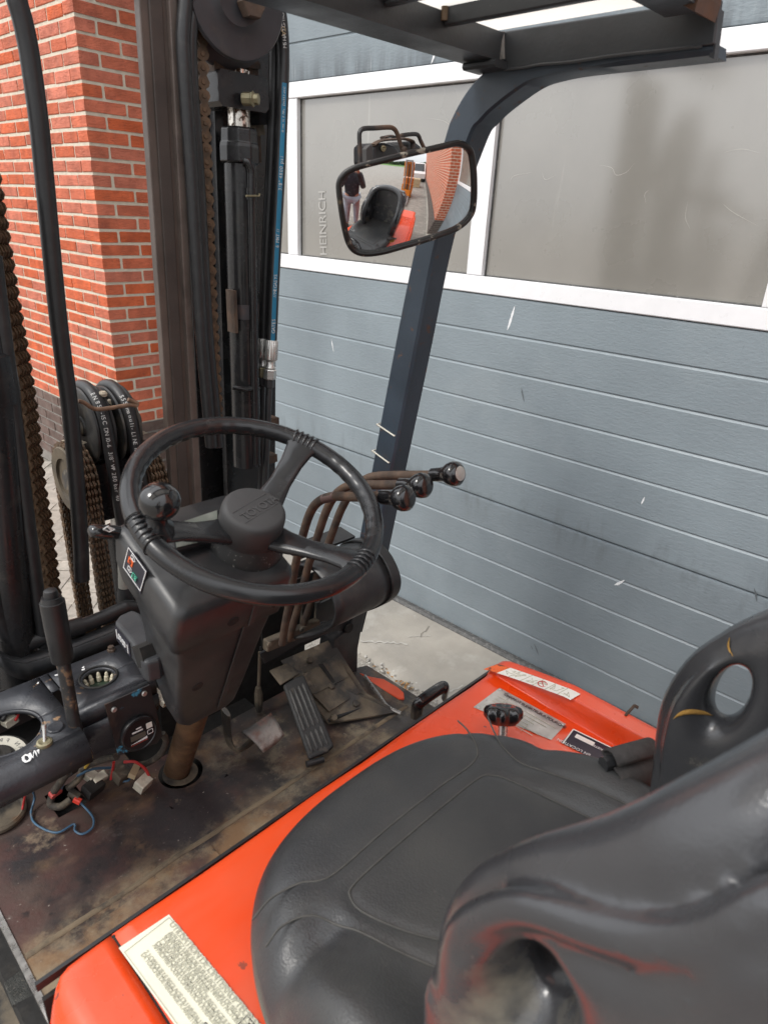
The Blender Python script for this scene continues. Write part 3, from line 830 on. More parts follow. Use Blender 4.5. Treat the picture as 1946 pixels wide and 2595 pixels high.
tpart('print_line', 'EN LOCATION', kpp(.62, .88), -kx, -ky, KH * .20, m_wpaint, kp)
tpart('print_line', 'PROPRIETE', kpp(.98, .30), -kx, -ky, KH * .15, m_wpaint, kp)
# strip of pictograms along the right shoulder
st = []
for i in range(7):
    t0, t1 = i / 7, (i + .985) / 7
    q = [(.978, .590), (.978, .430)]
a0_, a1_ = A('M6', 305, 228, z=.838), A('M6', 885, 440, z=.866)
c0_, c1_ = A('M6', 205, 268, z=.834), A('M6', 815, 482, z=.866)
def sp(t, s):
    p = (a0_ * (1 - t) + a1_ * t) * (1 - s) + (c0_ * (1 - t) + c1_ * t) * s
    return Vector((p.x, p.y, hood_z(max(p.x, .952), p.y) + .0014))
b = MB(); b.strip([[sp(t / 24, s) for t in range(4, 25)] for s in (0, .5, 1)]); ws = part('warning_strip', b, m_labw, smooth=30)
m_warn = mat('warning_orange', (.75, .12, .02), .5, layers=[((.06, .03, .02), 60, .5, .56, {'amt': .9})])
b = MB(); b.strip([[sp(t / 24, s) for t in range(0, 5)] for s in (0, .5, 1)]); part('warning_field', b, m_warn, ws, smooth=30)
b = MB()
for i in range(1, 6):
    t = .17 + i * .138
    b.bar(sp(t, 0) + Vector((0, 0, .0004)), sp(t, 1) + Vector((0, 0, .0004)), .0012, .0005, up=Vector((0, 0, 1)))
random.seed(5)
for i in range(6):
    t = .17 + i * .138
    pts = [sp(t + .015 + random.random() * .10, .15 + .7 * random.random()) + Vector((0, 0, .0004)) for _ in range(7)]
    for p, q in zip(pts, pts[1:]): b.bar(p, q, .0009, .0005, up=Vector((0, 0, 1)))
part('pictogram', b, m_ink, ws, smooth=0)
b = MB(); cc = sp(.17 + 3.4 * .138, .55)
b.tube([cc + Vector((math.cos(t) * .0085, math.sin(t) * .0085, .0006)) for t in [2 * PI * k / 20 for k in range(20)]], .0008, 6, closed=True)
b.bar(cc + Vector((-.006, -.006, .0006)), cc + Vector((.006, .006, .0006)), .0016, .0006, up=Vector((0, 0, 1)))
part('prohibition_ring', b, mat('red_ink', (.5, .03, .02), .5), ws, smooth=0)
b = MB()                                                     # dent with bare rust on the shoulder
q0 = A('M6', 1200, 590, z=.866); q1 = A('M6', 1262, 520, z=.866)
b.bar(q0, q1, .004, .004, up=Vector((0, 0, 1))); b.bar(q1, A('M6', 1290, 535, z=.864), .006, .003, up=Vector((0, 0, 1)))
part('rust_scrape', b, m_rust, hood, smooth=0)

# ---- black grab loop at the front right corner of the hood, and the orange wing beyond the floor
b = MB()
gz = .80
pts = [A('Z6', 1150, 760, z=.74), A('Z6', 1160, 700, z=.80), A('Z6', 1190, 668, z=.81), A('Z6', 1280, 608, z=.81), A('Z6', 1305, 612, z=.80), A('Z6', 1300, 650, z=.74)]
b.tube(crv(pts, 8), .0095, 12, flat=(1.25, .75))
part('grab_loop', b, m_glossy)
b = MB()
wz = .545
top = [A('Z6', 850, 524, z=wz), A('Z6', 900, 545, z=wz), A('Z6', 980, 560, z=wz), A('Z6', 1050, 600, z=wz), A('Z6', 1085, 630, z=wz), A('Z6', 1088, 660, z=wz), A('Z6', 1060, 665, z=wz), A('Z6', 990, 625, z=wz), A('Z6', 900, 575, z=wz)]
b.plate(top, .012); part('wing_panel', b, m_orgw, smooth=0, bevel=.003)
b = MB(); b.strip([[(1.0, .60, ZF - .012), (1.075, .60, ZF - .03)], [(1.0, 1.05, ZF - .012), (1.06, 1.05, ZF - .03)]]); part('side_ledge', b, m_floor, smooth=0, solid=.006)
b = MB(); b.strip([[(1.07, .60, ZF - .032), (1.055, 1.05, ZF - .032)], [(1.07, .60, .2), (1.055, 1.05, .2)]]); part('side_frame', b, m_blk, smooth=0, solid=.006)
b = MB(); b.tube(crv([A('Z6', 880, 545, z=ZF + .01), A('Z6', 950, 640, z=ZF + .012), A('Z6', 1000, 705, z=ZF + .012), A('Z6', 1070, 742, z=ZF + .012)], 6), .004, 8); part('floor_beading', b, m_steel)
# ================================================================== SEAT
VINYL = (.036, .037, .039)
m_vin = mat('seat_vinyl', VINYL, .36, var=.10, vscale=5, rvar=.06, spec=.6, layers=[((.082, .079, .071), 4, .42, .75, {'amt': .6, 'rough': .60}), ((.070, .068, .062), 16, .5, .7, {'amt': .35, 'detail': 9}), ((.12, .115, .10), 120, .66, .76, {'amt': .5})], bumps=[(380, .5, .0012, None, 2), (60, .08, .0015)])
m_vin2 = mat('seat_vinyl_dusty', (.040, .041, .045), .24, var=.12, vscale=4, rvar=.06, spec=.65, coat=.2, layers=[((.24, .215, .16), 9, .53, .66, {'amt': .65, 'rough': .75, 'axis': (2, 1.25, 1.18)}), ((.09, .088, .084), 3, .45, .8, {'amt': .5})], bumps=[(420, .25, .0010, None, 2)])
m_foam = mat('yellow_foam', (.36, .20, .045), .9, var=.25, vscale=60, bumps=[(300, .6, .002)])
XC = .480
def sstep(a, b_, x):
    t = min(1, max(0, (x - a) / (b_ - a))); return t * t * (3 - 2 * t)
def cushion_edge(u):
    """half-plan outline: u from 0 (rear) round the front to 1 (rear other side)"""
    return u
WELTS = []
def cush_base(x, y):
    s = (x - XC) / .262
    z = .972 - .008 * sstep(.30, .50, y)
    side = .040 if s < 0 else .026
    bol = sstep(.50, .86, abs(s)) * (1 - sstep(.245, .345, y))
    z += side * bol
    z -= .013 * math.exp(-((y - .340) / .018) ** 2) * sstep(.55, .72, abs(s)) * (1 - .6 * (s > 0))
    z -= .007 * math.exp(-((y - .15) / .17) ** 2 - (s / .5) ** 2)
    return z
def welt(pts): WELTS.append(crv([(x, y, 0) for x, y in pts], 8))
WF = .362
welt([(.425, .20), (.372, .27), (.346, .325), (.346, .352), (.362, WF), (.43, WF + .003), (.52, WF + .003), (.585, WF), (.602, .352), (.612, .33), (.628, .25), (.640, .16), (.648, .05)])
welt([(.255, .405), (.285, .412), (.318, .405), (.336, .392), (.36, .387), (.44, .390), (.53, .389), (.60, .385), (.628, .398), (.648, .43), (.655, .455)])
welt([(.695, .43), (.672, .40), (.655, .37), (.652, .33), (.668, .22), (.68, .12), (.685, .03)])
welt([(.248, .372), (.275, .378), (.305, .365), (.322, .33), (.34, .28), (.36, .235)])
def wdist(x, y):
    d = 9
    for w_ in WELTS:
        for p, q in zip(w_, w_[1:]):
            ex_, ey_ = q.x - p.x, q.y - p.y
            t = max(0, min(1, ((x - p.x) * ex_ + (y - p.y) * ey_) / (ex_ * ex_ + ey_ * ey_ + 1e-12)))
            dd = math.hypot(x - p.x - ex_ * t, y - p.y - ey_ * t)
            if dd < d: d = dd
    return d
def cush_z(x, y):
    return cush_base(x, y) - .0022 * math.exp(-(wdist(x, y) / .006) ** 2)
b = MB()
cyq = .20
def outline(t):
    c, s = math.cos(t), math.sin(t)
    hx = .262; hyf = .308; hyr = .33
    n = 2.7 if s > 0 else 4
    r = (abs(c) ** n + abs(s) ** n) ** (-1 / n)
    return Vector((XC + hx * r * c, cyq + (hyf if s > 0 else hyr) * r * s, 0))
TT = 210
radii = [.015 + .84 * (i / 58) for i in range(59)] + [.87, .885, .90, .915, .93, .945, .958, .97, .98, .99, .997, 1.0]
rings = []
for r in radii:
    ring = []
    for k in range(TT):
        o_ = outline(2 * PI * k / TT)
        x, y = XC + (o_.x - XC) * r, cyq + (o_.y - cyq) * r
        e = max(0, (r - .80) / .20)
        ring.append((x, y, (cush_z(x, y) if y > -.06 else cush_base(x, y)) - .046 * e ** 2.8))
    rings.append(ring)
for dz, rr in ((.062, 1.006), (.082, 1.004), (.087, .992), (.093, .992), (.118, .985), (.128, .95)):
    rings.append([(XC + (outline(2 * PI * k / TT).x - XC) * rr, cyq + (outline(2 * PI * k / TT).y - cyq) * rr, .968 - dz) for k in range(TT)])
b.ring_loft(rings)
seat = part('seat', b, m_vin, smooth=60)
b = MB()
pp = [outline(2 * PI * k / 80) for k in range(80)]
b.ring_loft([[(XC + (p.x - XC) * .93, cyq + (p.y - cyq) * .93, z) for p in pp] for z in (.826, .850)])
part('seat_base', b, m_dark, seat, smooth=30).location = (0, 0, 0)
m_welt = mat('dusty_welt', (.078, .075, .068), .7, var=.2, vscale=60, bumps=[(420, .3, .001)])
for w_ in WELTS:
    b = MB()
    b.tube([(p.x, p.y, cush_z(p.x, p.y) + .0003) for p in w_], [.0006 if i in (0, len(w_) - 1) else .0013 for i in range(len(w_))], 8)
    part('welt', b, m_welt, seat, smooth=60)

# ---- backrest: rolled rim, two holed hip wings and the shell between, grown as one skin
import numpy as np
from mathutils.bvhtree import BVHTree
XB = .495
def nets(F, o, h):
    """surface nets: quads round every sign change of the field"""
    nx, ny, nz = F.shape
    S = F < 0
    corners = [(i, j, k) for i in (0, 1) for j in (0, 1) for k in (0, 1)]
    c0 = (nx - 1, ny - 1, nz - 1)
    def sub(a, i, j, k): return a[i:i + c0[0], j:j + c0[1], k:k + c0[2]]
    cnt = np.zeros(c0, np.float32); acc = np.zeros((*c0, 3), np.float32)
    for a in range(8):
        for e in (1, 2, 4):
            if a & e: continue
            bb = a | e
            pa = ((a >> 2) & 1, (a >> 1) & 1, a & 1); pb = ((bb >> 2) & 1, (bb >> 1) & 1, bb & 1)
            fa, fb = sub(F, *pa), sub(F, *pb)
            m = (fa < 0) != (fb < 0)
            t = np.where(m, fa / np.where(m, fa - fb, 1), 0)
            cnt += m
            for ax in range(3):
                acc[..., ax] += np.where(m, pa[ax] + t * (pb[ax] - pa[ax]), 0)
    act = cnt > 0
    idx = -np.ones(c0, np.int64)
    idx[act] = np.arange(act.sum())
    g = np.stack(np.nonzero(act), 1).astype(np.float32)
    V = (g + acc[act] / cnt[act][:, None]) * h + np.array(o, np.float32)
    faces = []
    for ax in range(3):
        A_ = [slice(1, -1)] * 3
        s0 = [slice(1, c0[0]), slice(1, c0[1]), slice(1, c0[2])]
        s1 = list(s0); s0[ax] = slice(0, c0[ax]); s1[ax] = slice(1, c0[ax] + 1)
        a, c = S[tuple(s0)], S[tuple(s1)]
        m = a != c
        ii = np.stack(np.nonzero(m), 1)
        off = np.array([1, 1, 1]); off[ax] = 0
        ii = ii + off
        u, v = [(1, 2), (2, 0), (0, 1)][ax]
        du = np.zeros(3, int); du[u] = 1
        dv = np.zeros(3, int); dv[v] = 1
        q = np.stack([idx[tuple((ii - a_).T)] for a_ in (du + dv, dv, 0 * du, du)], 1)
        fl = a[m]
        q[~fl] = q[~fl][:, ::-1]
        faces.append(q)
    return V, np.concatenate(faces)
hG = .004
oG = (0.0, -.16, .86)
gx, gy, gz_ = np.meshgrid(oG[0] + hG * np.arange(66), oG[1] + hG * np.arange(96), oG[2] + hG * np.arange(186), indexing='ij')
def seg_tube(pts, rs):
    d = np.full(gx.shape, 9., np.float32)
    for (p, q, r0, r1) in zip(pts, pts[1:], rs, rs[1:]):
        e = np.array(q) - np.array(p); L2 = (e ** 2).sum()
        t = np.clip(((gx - p[0]) * e[0] + (gy - p[1]) * e[1] + (gz_ - p[2]) * e[2]) / L2, 0, 1)
        dd = np.sqrt((gx - p[0] - t * e[0]) ** 2 + (gy - p[1] - t * e[1]) ** 2 + (gz_ - p[2] - t * e[2]) ** 2) - (r0 + (r1 - r0) * t)
        d = np.minimum(d, dd)
    return d
def smin(a, c, k):
    hh = np.clip(.5 + .5 * (c - a) / k, 0, 1)
    return c * (1 - hh) + a * hh - k * hh * (1 - hh)
RIM = [(.178, .148, .90), (.188, .160, .98), (.194, .169, 1.05), (.197, .177, 1.10), (.198, .179, 1.15), (.197, .166, 1.203), (.196, .144, 1.241), (.195, .121, 1.268), (.193, .094, 1.291), (.191, .068, 1.319), (.187, .046, 1.352), (.170, .020, 1.390), (.13, -.005, 1.420), (.07, -.020, 1.438), (0, -.026, 1.444)]
rim_c = [tuple(p) for p in crv(RIM, 3)]
RR = [.018, .018, .018, .018, .018, .018, .019, .023, .029, .033, .034, .034, .034, .034, .034]
rim_r = []
for i in range(len(rim_c)):
    q_ = i / 3; k_ = min(int(q_), len(RR) - 2); rim_r.append(RR[k_] + (RR[k_ + 1] - RR[k_]) * (q_ - k_))
F1 = seg_tube(rim_c, rim_r)
# the second fold, a flatter bead that follows the rim round the wing and dips under its shoulder
IN = [(.205, .136, .92), (.214, .149, 1.00), (.222, .158, 1.07), (.228, .164, 1.13), (.230, .164, 1.172), (.231, .157, 1.211), (.231, .141, 1.241), (.231, .122, 1.266), (.231, .103, 1.281), (.231, .078, 1.296), (.231, .056, 1.311), (.231, .038, 1.329), (.230, .026, 1.346), (.226, .012, 1.374), (.212, -.012, 1.405)]
IN = [tuple(p) for p in crv(IN, 3)]
F2 = seg_tube(IN, [.0130] * len(IN))
bead_y = np.array([p[1] for p in IN][::-1]); bead_z = np.array([p[2] for p in IN][::-1])
keep = np.concatenate([[True], np.diff(np.maximum.accumulate(bead_y)) > 0])
zb = np.interp(y2_ := (oG[1] + hG * np.arange(96)), bead_y[keep], bead_z[keep])
# wing web: everything inside the rim, in side view
poly = [(p[1], p[2]) for p in rim_c if p[2] < 1.41] + [(-.10, 1.40), (-.115, .90)]
y2, z2 = gy[0], gz_[0]
ins = np.zeros(y2.shape, bool); d2 = np.full(y2.shape, 9.)
for (ay, az), (by, bz) in zip(poly, poly[1:] + poly[:1]):
    cr = ((az > z2) != (bz > z2))
    ins ^= cr & (y2 < (by - ay) * (z2 - az) / np.where(cr, bz - az, 1) + ay)
    L2 = (by - ay) ** 2 + (bz - az) ** 2
    t = np.clip(((y2 - ay) * (by - ay) + (z2 - az) * (bz - az)) / L2, 0, 1)
    d2 = np.minimum(d2, np.hypot(y2 - ay - t * (by - ay), z2 - az - t * (bz - az)))
d2 = np.where(ins, -d2, d2)
tq = np.clip((zb[None, :, None] + .010 - gz_) / .045, 0, 1)
sweb = .186 + .046 * tq * tq * (3 - 2 * tq)                    # the shell swells out below the hole
Fw = np.maximum(d2[None], np.maximum(gx - sweb - .012, .166 + .0 * gx - gx))
yb = -.055 - .05 * (1 - (np.clip(gx, 0, .19) / .19) ** 2) * .6 - .10 * np.clip((gz_ - 1.15) / .45, -1, 1) * .25
Fb = np.maximum(np.maximum(np.abs(gy - yb) - .028, gx - .20), np.maximum(gz_ - 1.43, .88 - gz_))
F = smin(smin(F2, Fw, .014), F1, .004)
F = smin(F, Fb, .03)
# hand hole through each wing, flared like a funnel to the outside and inside
def pierce(F, hy, hz, ha=.12, ry=.019, rz=.036):
    ca, sa = math.cos(ha), math.sin(ha)
    ey_, ez_ = gy - hy, gz_ - hz + .50 * np.maximum(0, gx - .20)
    gro = 1.15 * np.clip((gx - .200) / .05, 0, 2) ** 1.25 + .8 * np.clip((.192 - gx) / .05, 0, 1) ** 1.3
    dh = (np.sqrt(((ey_ * ca + ez_ * sa) / (ry * (1 + gro))) ** 2 + ((-ey_ * sa + ez_ * ca) / (rz * (1 + gro))) ** 2) - 1) * ry
    return -smin(-F, dh, .012)
Ff = np.concatenate([pierce(F, .104, 1.208)[:0:-1], pierce(F, .130, 1.196, .14, .016, .038)], 0)
V, Q = nets(Ff, (XB - hG * (F.shape[0] - 1), oG[1], oG[2]), hG)
me = bpy.data.meshes.new('backrest')
me.from_pydata(V.tolist(), [], Q.tolist())
back = part('backrest', me, m_vin2, seat, smooth=80)
md = back.modifiers.new('s', 'SMOOTH'); md.factor = .5; md.iterations = 20
bvh = BVHTree.FromPolygons([Vector(v) for v in V.tolist()], Q.tolist())
def snap(p, lift=0.0):
    q, n_, _, _ = bvh.find_nearest(p)
    return q + n_ * lift
def eye_hit(k, u, v):
    d = A(k, u, v, x=.3) - Vector((0, 0, CAMZ))
    q, n_, _, _ = bvh.ray_cast(Vector((0, 0, CAMZ)), d.normalized())
    return q, n_
def crack(pts, wd):
    P = []
    for k, u, v in pts:
        q, n_ = eye_hit(k, u, v)
        if q is not None: P.append((q, n_))
    if len(P) < 3: return
    b = MB()
    C = crv([p for p, _ in P], 5)
    n = len(C)
    rows = [[], [], []]
    for i, p in enumerate(C):
        q = snap(p); 
        _, nn, _, _ = bvh.find_nearest(p)
        t = (C[min(n - 1, i + 1)] - C[max(0, i - 1)]).normalized()
        s = nn.cross(t).normalized() * wd * math.sin(PI * (i + .15) / (n - .7))
        for r, f in zip(rows, (-1, 0, 1)): r.append(q + s * f + nn * (.0012 if f else .0022))
    b.strip(rows)
    part('foam_crack', b, m_foam, back, smooth=60)
crack([('Z7', 1238, 562), ('Z7', 1275, 538), ('Z7', 1320, 530), ('Z7', 1365, 535), ('Z7', 1410, 550)], .0030)
crack([('Z7', 1492, 205), ('Z7', 1484, 232), ('Z7', 1490, 260), ('Z7', 1505, 285)], .0013)

# ---- belt latch beside the cushion
m_web = mat('belt_webbing', (.050, .045, .043), .8, var=.2, vscale=80, layers=[((.16, .14, .11), 30, .55, .75, {'amt': .5})], bumps=[(900, .5, .001, (1, .2, 1))])
lat = empty('belt_latch'); lat.parent = truck; lat.location = (-TB.x, -TB.y, 0)
L0 = A('M6', 1235, 880, x=.735)
L1 = A('M6', 1400, 905, x=.775)
ax = (L1 - L0); ax.z = 0; ax.normalize()
sd_ = Vector((-ax.y, ax.x, 0))
if sd_.y > 0: sd_ = -sd_
b = MB()
rr = []
for i in range(17):
    t = -.9 + i / 9 * 2.6
    if i <= 9: p = L0 + sd_ * .019 * (-math.cos(t)) * -1 * (1 if True else 1) + Vector((0, 0, .019 * math.sin(t)))
    else: p = L0 + sd_ * (.019 * math.cos(1.7)) * -1 * -1 + sd_ * (.004 + .0035 * (i - 9)) + Vector((0, 0, .012 - .0085 * (i - 9)))
    rr.append([p + ax * -.034, p + ax * .036])
rr = []
for i in range(14):
    a = 2.7 - i * .26
    if i < 11: p = L0 + sd_ * (-math.cos(a) * .018) + Vector((0, 0, math.sin(a) * .018))
    else: p = L0 + sd_ * (.019 + .004 * (i - 10)) + Vector((0, 0, .012 - .016 * (i - 10)))
    rr.append([p + ax * -.034, p + ax * .036])
b.strip(rr); part('webbing', b, m_web, lat, smooth=60, solid=.003)
b = MB(); b.bar(L0 + ax * -.044, L0 + ax * .068, .018, .018, cham=.005); part('latch_bar', b, m_pla, lat, smooth=0)
b = MB(); b.bar(L0 + ax * .0 + Vector((0, 0, -.05)), L0 + ax * .05 + Vector((.0, -.02, -.055)), .03, .03, cham=.008); part('foam_edge', b, m_foam, lat, smooth=0)
# ---- lobed adjusting knob in front of the cushion
K0 = A('M6', 345, 575, z=.885)
kd = Vector((.35, .35, .87)).normalized()
s_, q_ = basis(kd)
b = MB()
rg = []
for h, r, lob in ((-.018, .6, 0), (-.016, .78, .5), (-.006, 1.0, 1), (.004, 1.0, 1), (.010, .9, .9), (.013, .7, .5), (.0125, .45, 0), (.009, .3, 0)):
    rg.append([K0 + kd * h + (s_ * math.cos(t) + q_ * math.sin(t)) * .030 * r * (1 + .13 * lob * math.cos(7 * t)) for t in [2 * PI * k / 84 for k in range(84)]])
b.ring_loft(rg)
kn = part('adjusting_knob', b, m_glossy, smooth=50)
b = MB(); b.tube([K0 - kd * .05, K0 - kd * .015], .008, 12); part('knob_shaft', b, m_steel, kn)
# ================================================================== STEERING COLUMN AND WHEEL
CU = Vector((.0166, -.3985, .917)).normalized()              # column axis, leaning back to the driver
CF = Vector((0, .917, .3985)); CA = Vector((.493, 1.04, .55))
def cf(x, s, f): return Vector((x, CA.y + CU.y * s + CF.y * f, CA.z + CU.z * s + CF.z * f))
def rrect(x0, x1, f0, f1, s, r=.012, n=4):
    out = []
    for cx, cyy, a0 in ((x1 - r, f1 - r, 0), (x0 + r, f1 - r, PI / 2), (x0 + r, f0 + r, PI), (x1 - r, f0 + r, 1.5 * PI)):
        for i in range(n + 1):
            a = a0 + PI / 2 * i / n
            out.append(cf(cx + r * math.cos(a), s, cyy + r * math.sin(a)))
    return out
column = part('steering_column', MB().tube([CA - CU * .03, CA + CU * .62], .027, 24), mat('rusty_tube', (.115, .062, .030), .75, var=.35, vscale=22, layers=[((.22, .13, .06), 26, .5, .7, {'amt': .7}), ((.04, .03, .025), 18, .6, .72, {'amt': .7})], bumps=[(200, .3, .001)]))
def csub(name, mb, m, **k):
    o = obj(name, mb, m, column, **k); return o
csub('column_boot', MB().ring_loft([[Vector((.492 + r * math.cos(t), 1.027 + r * math.sin(t), ZF - .004)) for t in [2 * PI * k / 32 for k in range(32)]] for r in (.020, .036)], cap=False), m_mud, smooth=0)
b = MB()
b.ring_loft([rrect(.424, .512, -.066, -.030, .333, .01), rrect(.408, .522, -.0695, -.005, .352, .014), rrect(.398, .525, -.070, .012, .40), rrect(.386, .528, -.070, .030, .47), rrect(.376, .531, -.070, .058, .55), rrect(.366, .535, -.070, .072, .59), rrect(.366, .535, -.070, .072, .63)])
csub('lower_shroud', b, m_pla, smooth=50)
b = MB()
b.ring_loft([rrect(.360, .541, -.0755, .080, .5985, .011, 5), rrect(.358, .543, -.0775, .086, .6015, .012, 5), rrect(.350, .546, -.0775, .096, .640, .013, 5), rrect(.350, .547, -.0765, .105, .678, .014, 5), rrect(.353, .546, -.073, .106, .688, .015, 5), rrect(.362, .541, -.062, .102, .694, .016, 5), rrect(.40, .53, -.03, .06, .698, .016, 5)])
csub('upper_shroud', b, m_pla, smooth=55)
b = MB(); b.prism([cf(.476, .36, -.0712), cf(.486, .36, -.0712), cf(.486, .595, -.0712), cf(.476, .595, -.0712)], CF * -.003); csub('shroud_rib', b, m_pla, smooth=0, bevel=.001)
b = MB(); b.prism([cf(.478, .602, -.078), cf(.487, .602, -.078), cf(.487, .684, -.075), cf(.478, .684, -.075)], CF * -.003); csub('shroud_rib', b, m_pla, smooth=0, bevel=.001)
for x, s, f in ((.447, .630, -.0777), (.524, .630, -.0777), (.421, .468, -.0703)):
    b = MB(); b.lathe(cf(x, s, f), -CF, [(0, .0095), (.0008, .0092), (.0009, .0080), (.0004, .0066), (.0002, .0035), (.0003, .001)], 20); csub('dark_screw_dish', b, m_dark, smooth=50)  # shallow dish on the surface, black in place of shade inside a screw hole
# display label on the left cheek
LPa, LPb, LPc, LPd = [A('M4', *p, x=.3495) for p in ((290, 125), (240, 320), (400, 570), (460, 360))]
ln = (LPb - LPa).cross(LPd - LPa).normalized()
if ln.x > 0: ln = -ln
b = MB(); b.plate([LPa, LPd, LPc, LPb], .0012, ln); dl = csub('mode_label', b, m_navy, smooth=0)
dl['label'] = 'black mode label, orange and green keys'
lu = (LPd - LPa); lv = (LPb - LPa)
def lpt(a, c, h=.0016): return LPa + lu * a + lv * c + ln * h
b = MB()
for p, q in (((.02, .03), (.98, .03)), ((.98, .03), (.98, .97)), ((.98, .97), (.02, .97)), ((.02, .97), (.02, .03))): b.bar(lpt(*p), lpt(*q), .0012, .0006, up=ln)
csub('label_border', b, m_wpaint, smooth=0).parent = column
m_or2 = mat('key_orange', (.80, .13, .02), .5); m_grn = mat('key_green', (.12, .60, .40), .5)
def pad(a, c, wa, hc, m, nm):
    b = MB(); b.plate([lpt(a, c), lpt(a + wa, c), lpt(a + wa, c + hc), lpt(a, c + hc)], .0006, ln); return csub(nm, b, m, smooth=0)
pad(.15, .28, .24, .26, m_or2, 'mode_key'); pad(.47, .66, .25, .22, m_grn, 'mode_key')
b = MB()
for (x0, y0) in ((.22, .10), (.20, .64)):
    x0 -= .0
    fr = [(x0 + .02, y0), (x0 + .17, y0), (x0 + .23, y0 + .08), (x0 + .17, y0 + .16), (x0 + .02, y0 + .16)]
    for i in range(5): b.bar(lpt(*fr[i], .002), lpt(*fr[(i + 1) % 5], .002), .0011, .0005, up=ln)
    b.plate([lpt(x0 + .07, y0 + .11, .002), lpt(x0 + .15, y0 + .11, .002), lpt(x0 + .11, y0 + .05, .002)], .0004, ln)
csub('key_outline', b, m_wpaint, smooth=0)
text('lettering', 'E3', lpt(.52, .84, .0022), lu, -lv, .013, m_navy, column)
text('lettering', '0', lpt(.22, .50, .0022), lu, -lv, .013, m_navy, column)
# collar under the wheel
b = MB(); b.lathe(CA + CU * .68, CU, [(0, .058), (.03, .056), (.045, .046), (.075, .042), (.085, .030)], 32)
csub('column_collar', b, mat('dusty_collar', (.016, .016, .016), .55, var=.2, layers=[((.30, .29, .26), 210, .62, .68, {'amt': .8})]))
# display behind the wheel
DQ = [A('Z4', *p, y=.925) for p in ((372, 548), (596, 474), (606, 640), (392, 690))] if False else [A('Z4', *p, y=.800 if i < 2 else .768) for i, p in enumerate(((372, 548), (596, 474), (600, 610), (395, 660)))]
dn = (DQ[1] - DQ[0]).cross(DQ[3] - DQ[0]).normalized()
if dn.y > 0: dn = -dn
b = MB(); b.plate(DQ, .02, -dn); disp = csub('display_housing', b, m_pla, smooth=0, bevel=.004)
m_lcd = mat('display_glass', (.22, .24, .21), .12, var=.2, vscale=14, layers=[((.42, .43, .38), 22, .5, .7, {'amt': .6})])
dc = sum(DQ, Vector()) / 4
b = MB(); b.plate([dc + (p - dc) * .84 + dn * .001 for p in DQ], .0012, dn); csub('display_pane', b, m_lcd, smooth=0)
# turn signal stalk
s0, s1 = A('Z3', 752, 1474, y=.86), A('Z3', 1250, 1512, y=.86)
b = MB(); b.tube([s0, s0 + (s1 - s0) * .012, s0 + (s1 - s0) * .05, s0 + (s1 - s0) * .4, s1], [.004, .0085, .0115, .0125, .010], 16, flat=(1, .8)); csub('turn_signal_stalk', b, m_glossy)
b = MB()
sn = (Vector((0, 0, CAMZ)) - s0).normalized()
pA = [A('Z3', *p, y=.86) + sn * .013 for p in ((870, 1462), (905, 1440), (965, 1465), (920, 1485))]
for i in range(4): b.bar(pA[i], pA[(i + 1) % 4], .0016, .0008, up=sn)
b.bar(pA[1], (pA[2] + pA[3]) / 2, .003, .0008, up=sn)
csub('direction_arrow', b, m_wpaint, smooth=0)
# direction lever: boxy paddle at the left foot of the shroud
zt = 1.005
top = [A('M4', *p, z=zt) for p in ((150, 830), (195, 765), (320, 712), (395, 745), (440, 815), (520, 960), (592, 1085), (600, 1150), (560, 1180), (440, 1215), (400, 1180), (300, 1010))]
b = MB(); b.prism(top, Vector((0, 0, -.040))); pd = csub('direction_lever', b, mat('worn_plastic', (.038, .040, .044), .5, var=.2, vscale=14, layers=[((.09, .088, .085), 12, .5, .8, {'amt': .5})], bumps=[(600, .3, .0006)]), smooth=0, bevel=.006, seg=3)
eA, eB, eC, eD = [A('M4', *p, x=(top[0].x + .0)) for p in ((152, 850), (262, 985), (268, 1050), (160, 930))]
e0 = (top[0] + top[11]) / 2
ed = (top[11] - top[0]).normalized(); en = Vector((-ed.y, ed.x, 0))
if en.x > 0: en = -en
bq = [top[0] + ed * .004, top[11] - ed * .004]
b = MB(); b.plate([bq[0] + Vector((0, 0, -.006)) + en * .0005, bq[1] + Vector((0, 0, -.006)) + en * .0005, bq[1] + Vector((0, 0, -.034)) + en * .0005, bq[0] + Vector((0, 0, -.034)) + en * .0005], .0012, en); csub('lever_badge', b, m_navy, smooth=0)
LL = (bq[1] - bq[0]).length
b = MB()
for f, h0, h1 in ((.10, .01, .027), (.86, .014, .030)):
    b.bar(bq[0] + ed * LL * f + en * .002 + Vector((0, 0, -h0)), bq[0] + ed * LL * f + en * .002 + Vector((0, 0, -h1)), .003, .0006, up=en)
for f in (.28, .40, .55, .66):
    c = bq[0] + ed * LL * f + en * .002 + Vector((0, 0, -.016 - .006 * f))
    b.tube([c + ed * .0035 * math.cos(t) + Vector((0, 0, .005 * math.sin(t))) for t in [2 * PI * k / 10 for k in range(10)]], .001, 5, closed=True)
csub('lever_symbol', b, m_wpaint, smooth=0)
b = MB(); b.bar(cf(.375, .50, .02), Vector((top[6].x - .02, top[6].y, zt - .02)), .03, .03); csub('lever_root', b, m_dark, smooth=0)

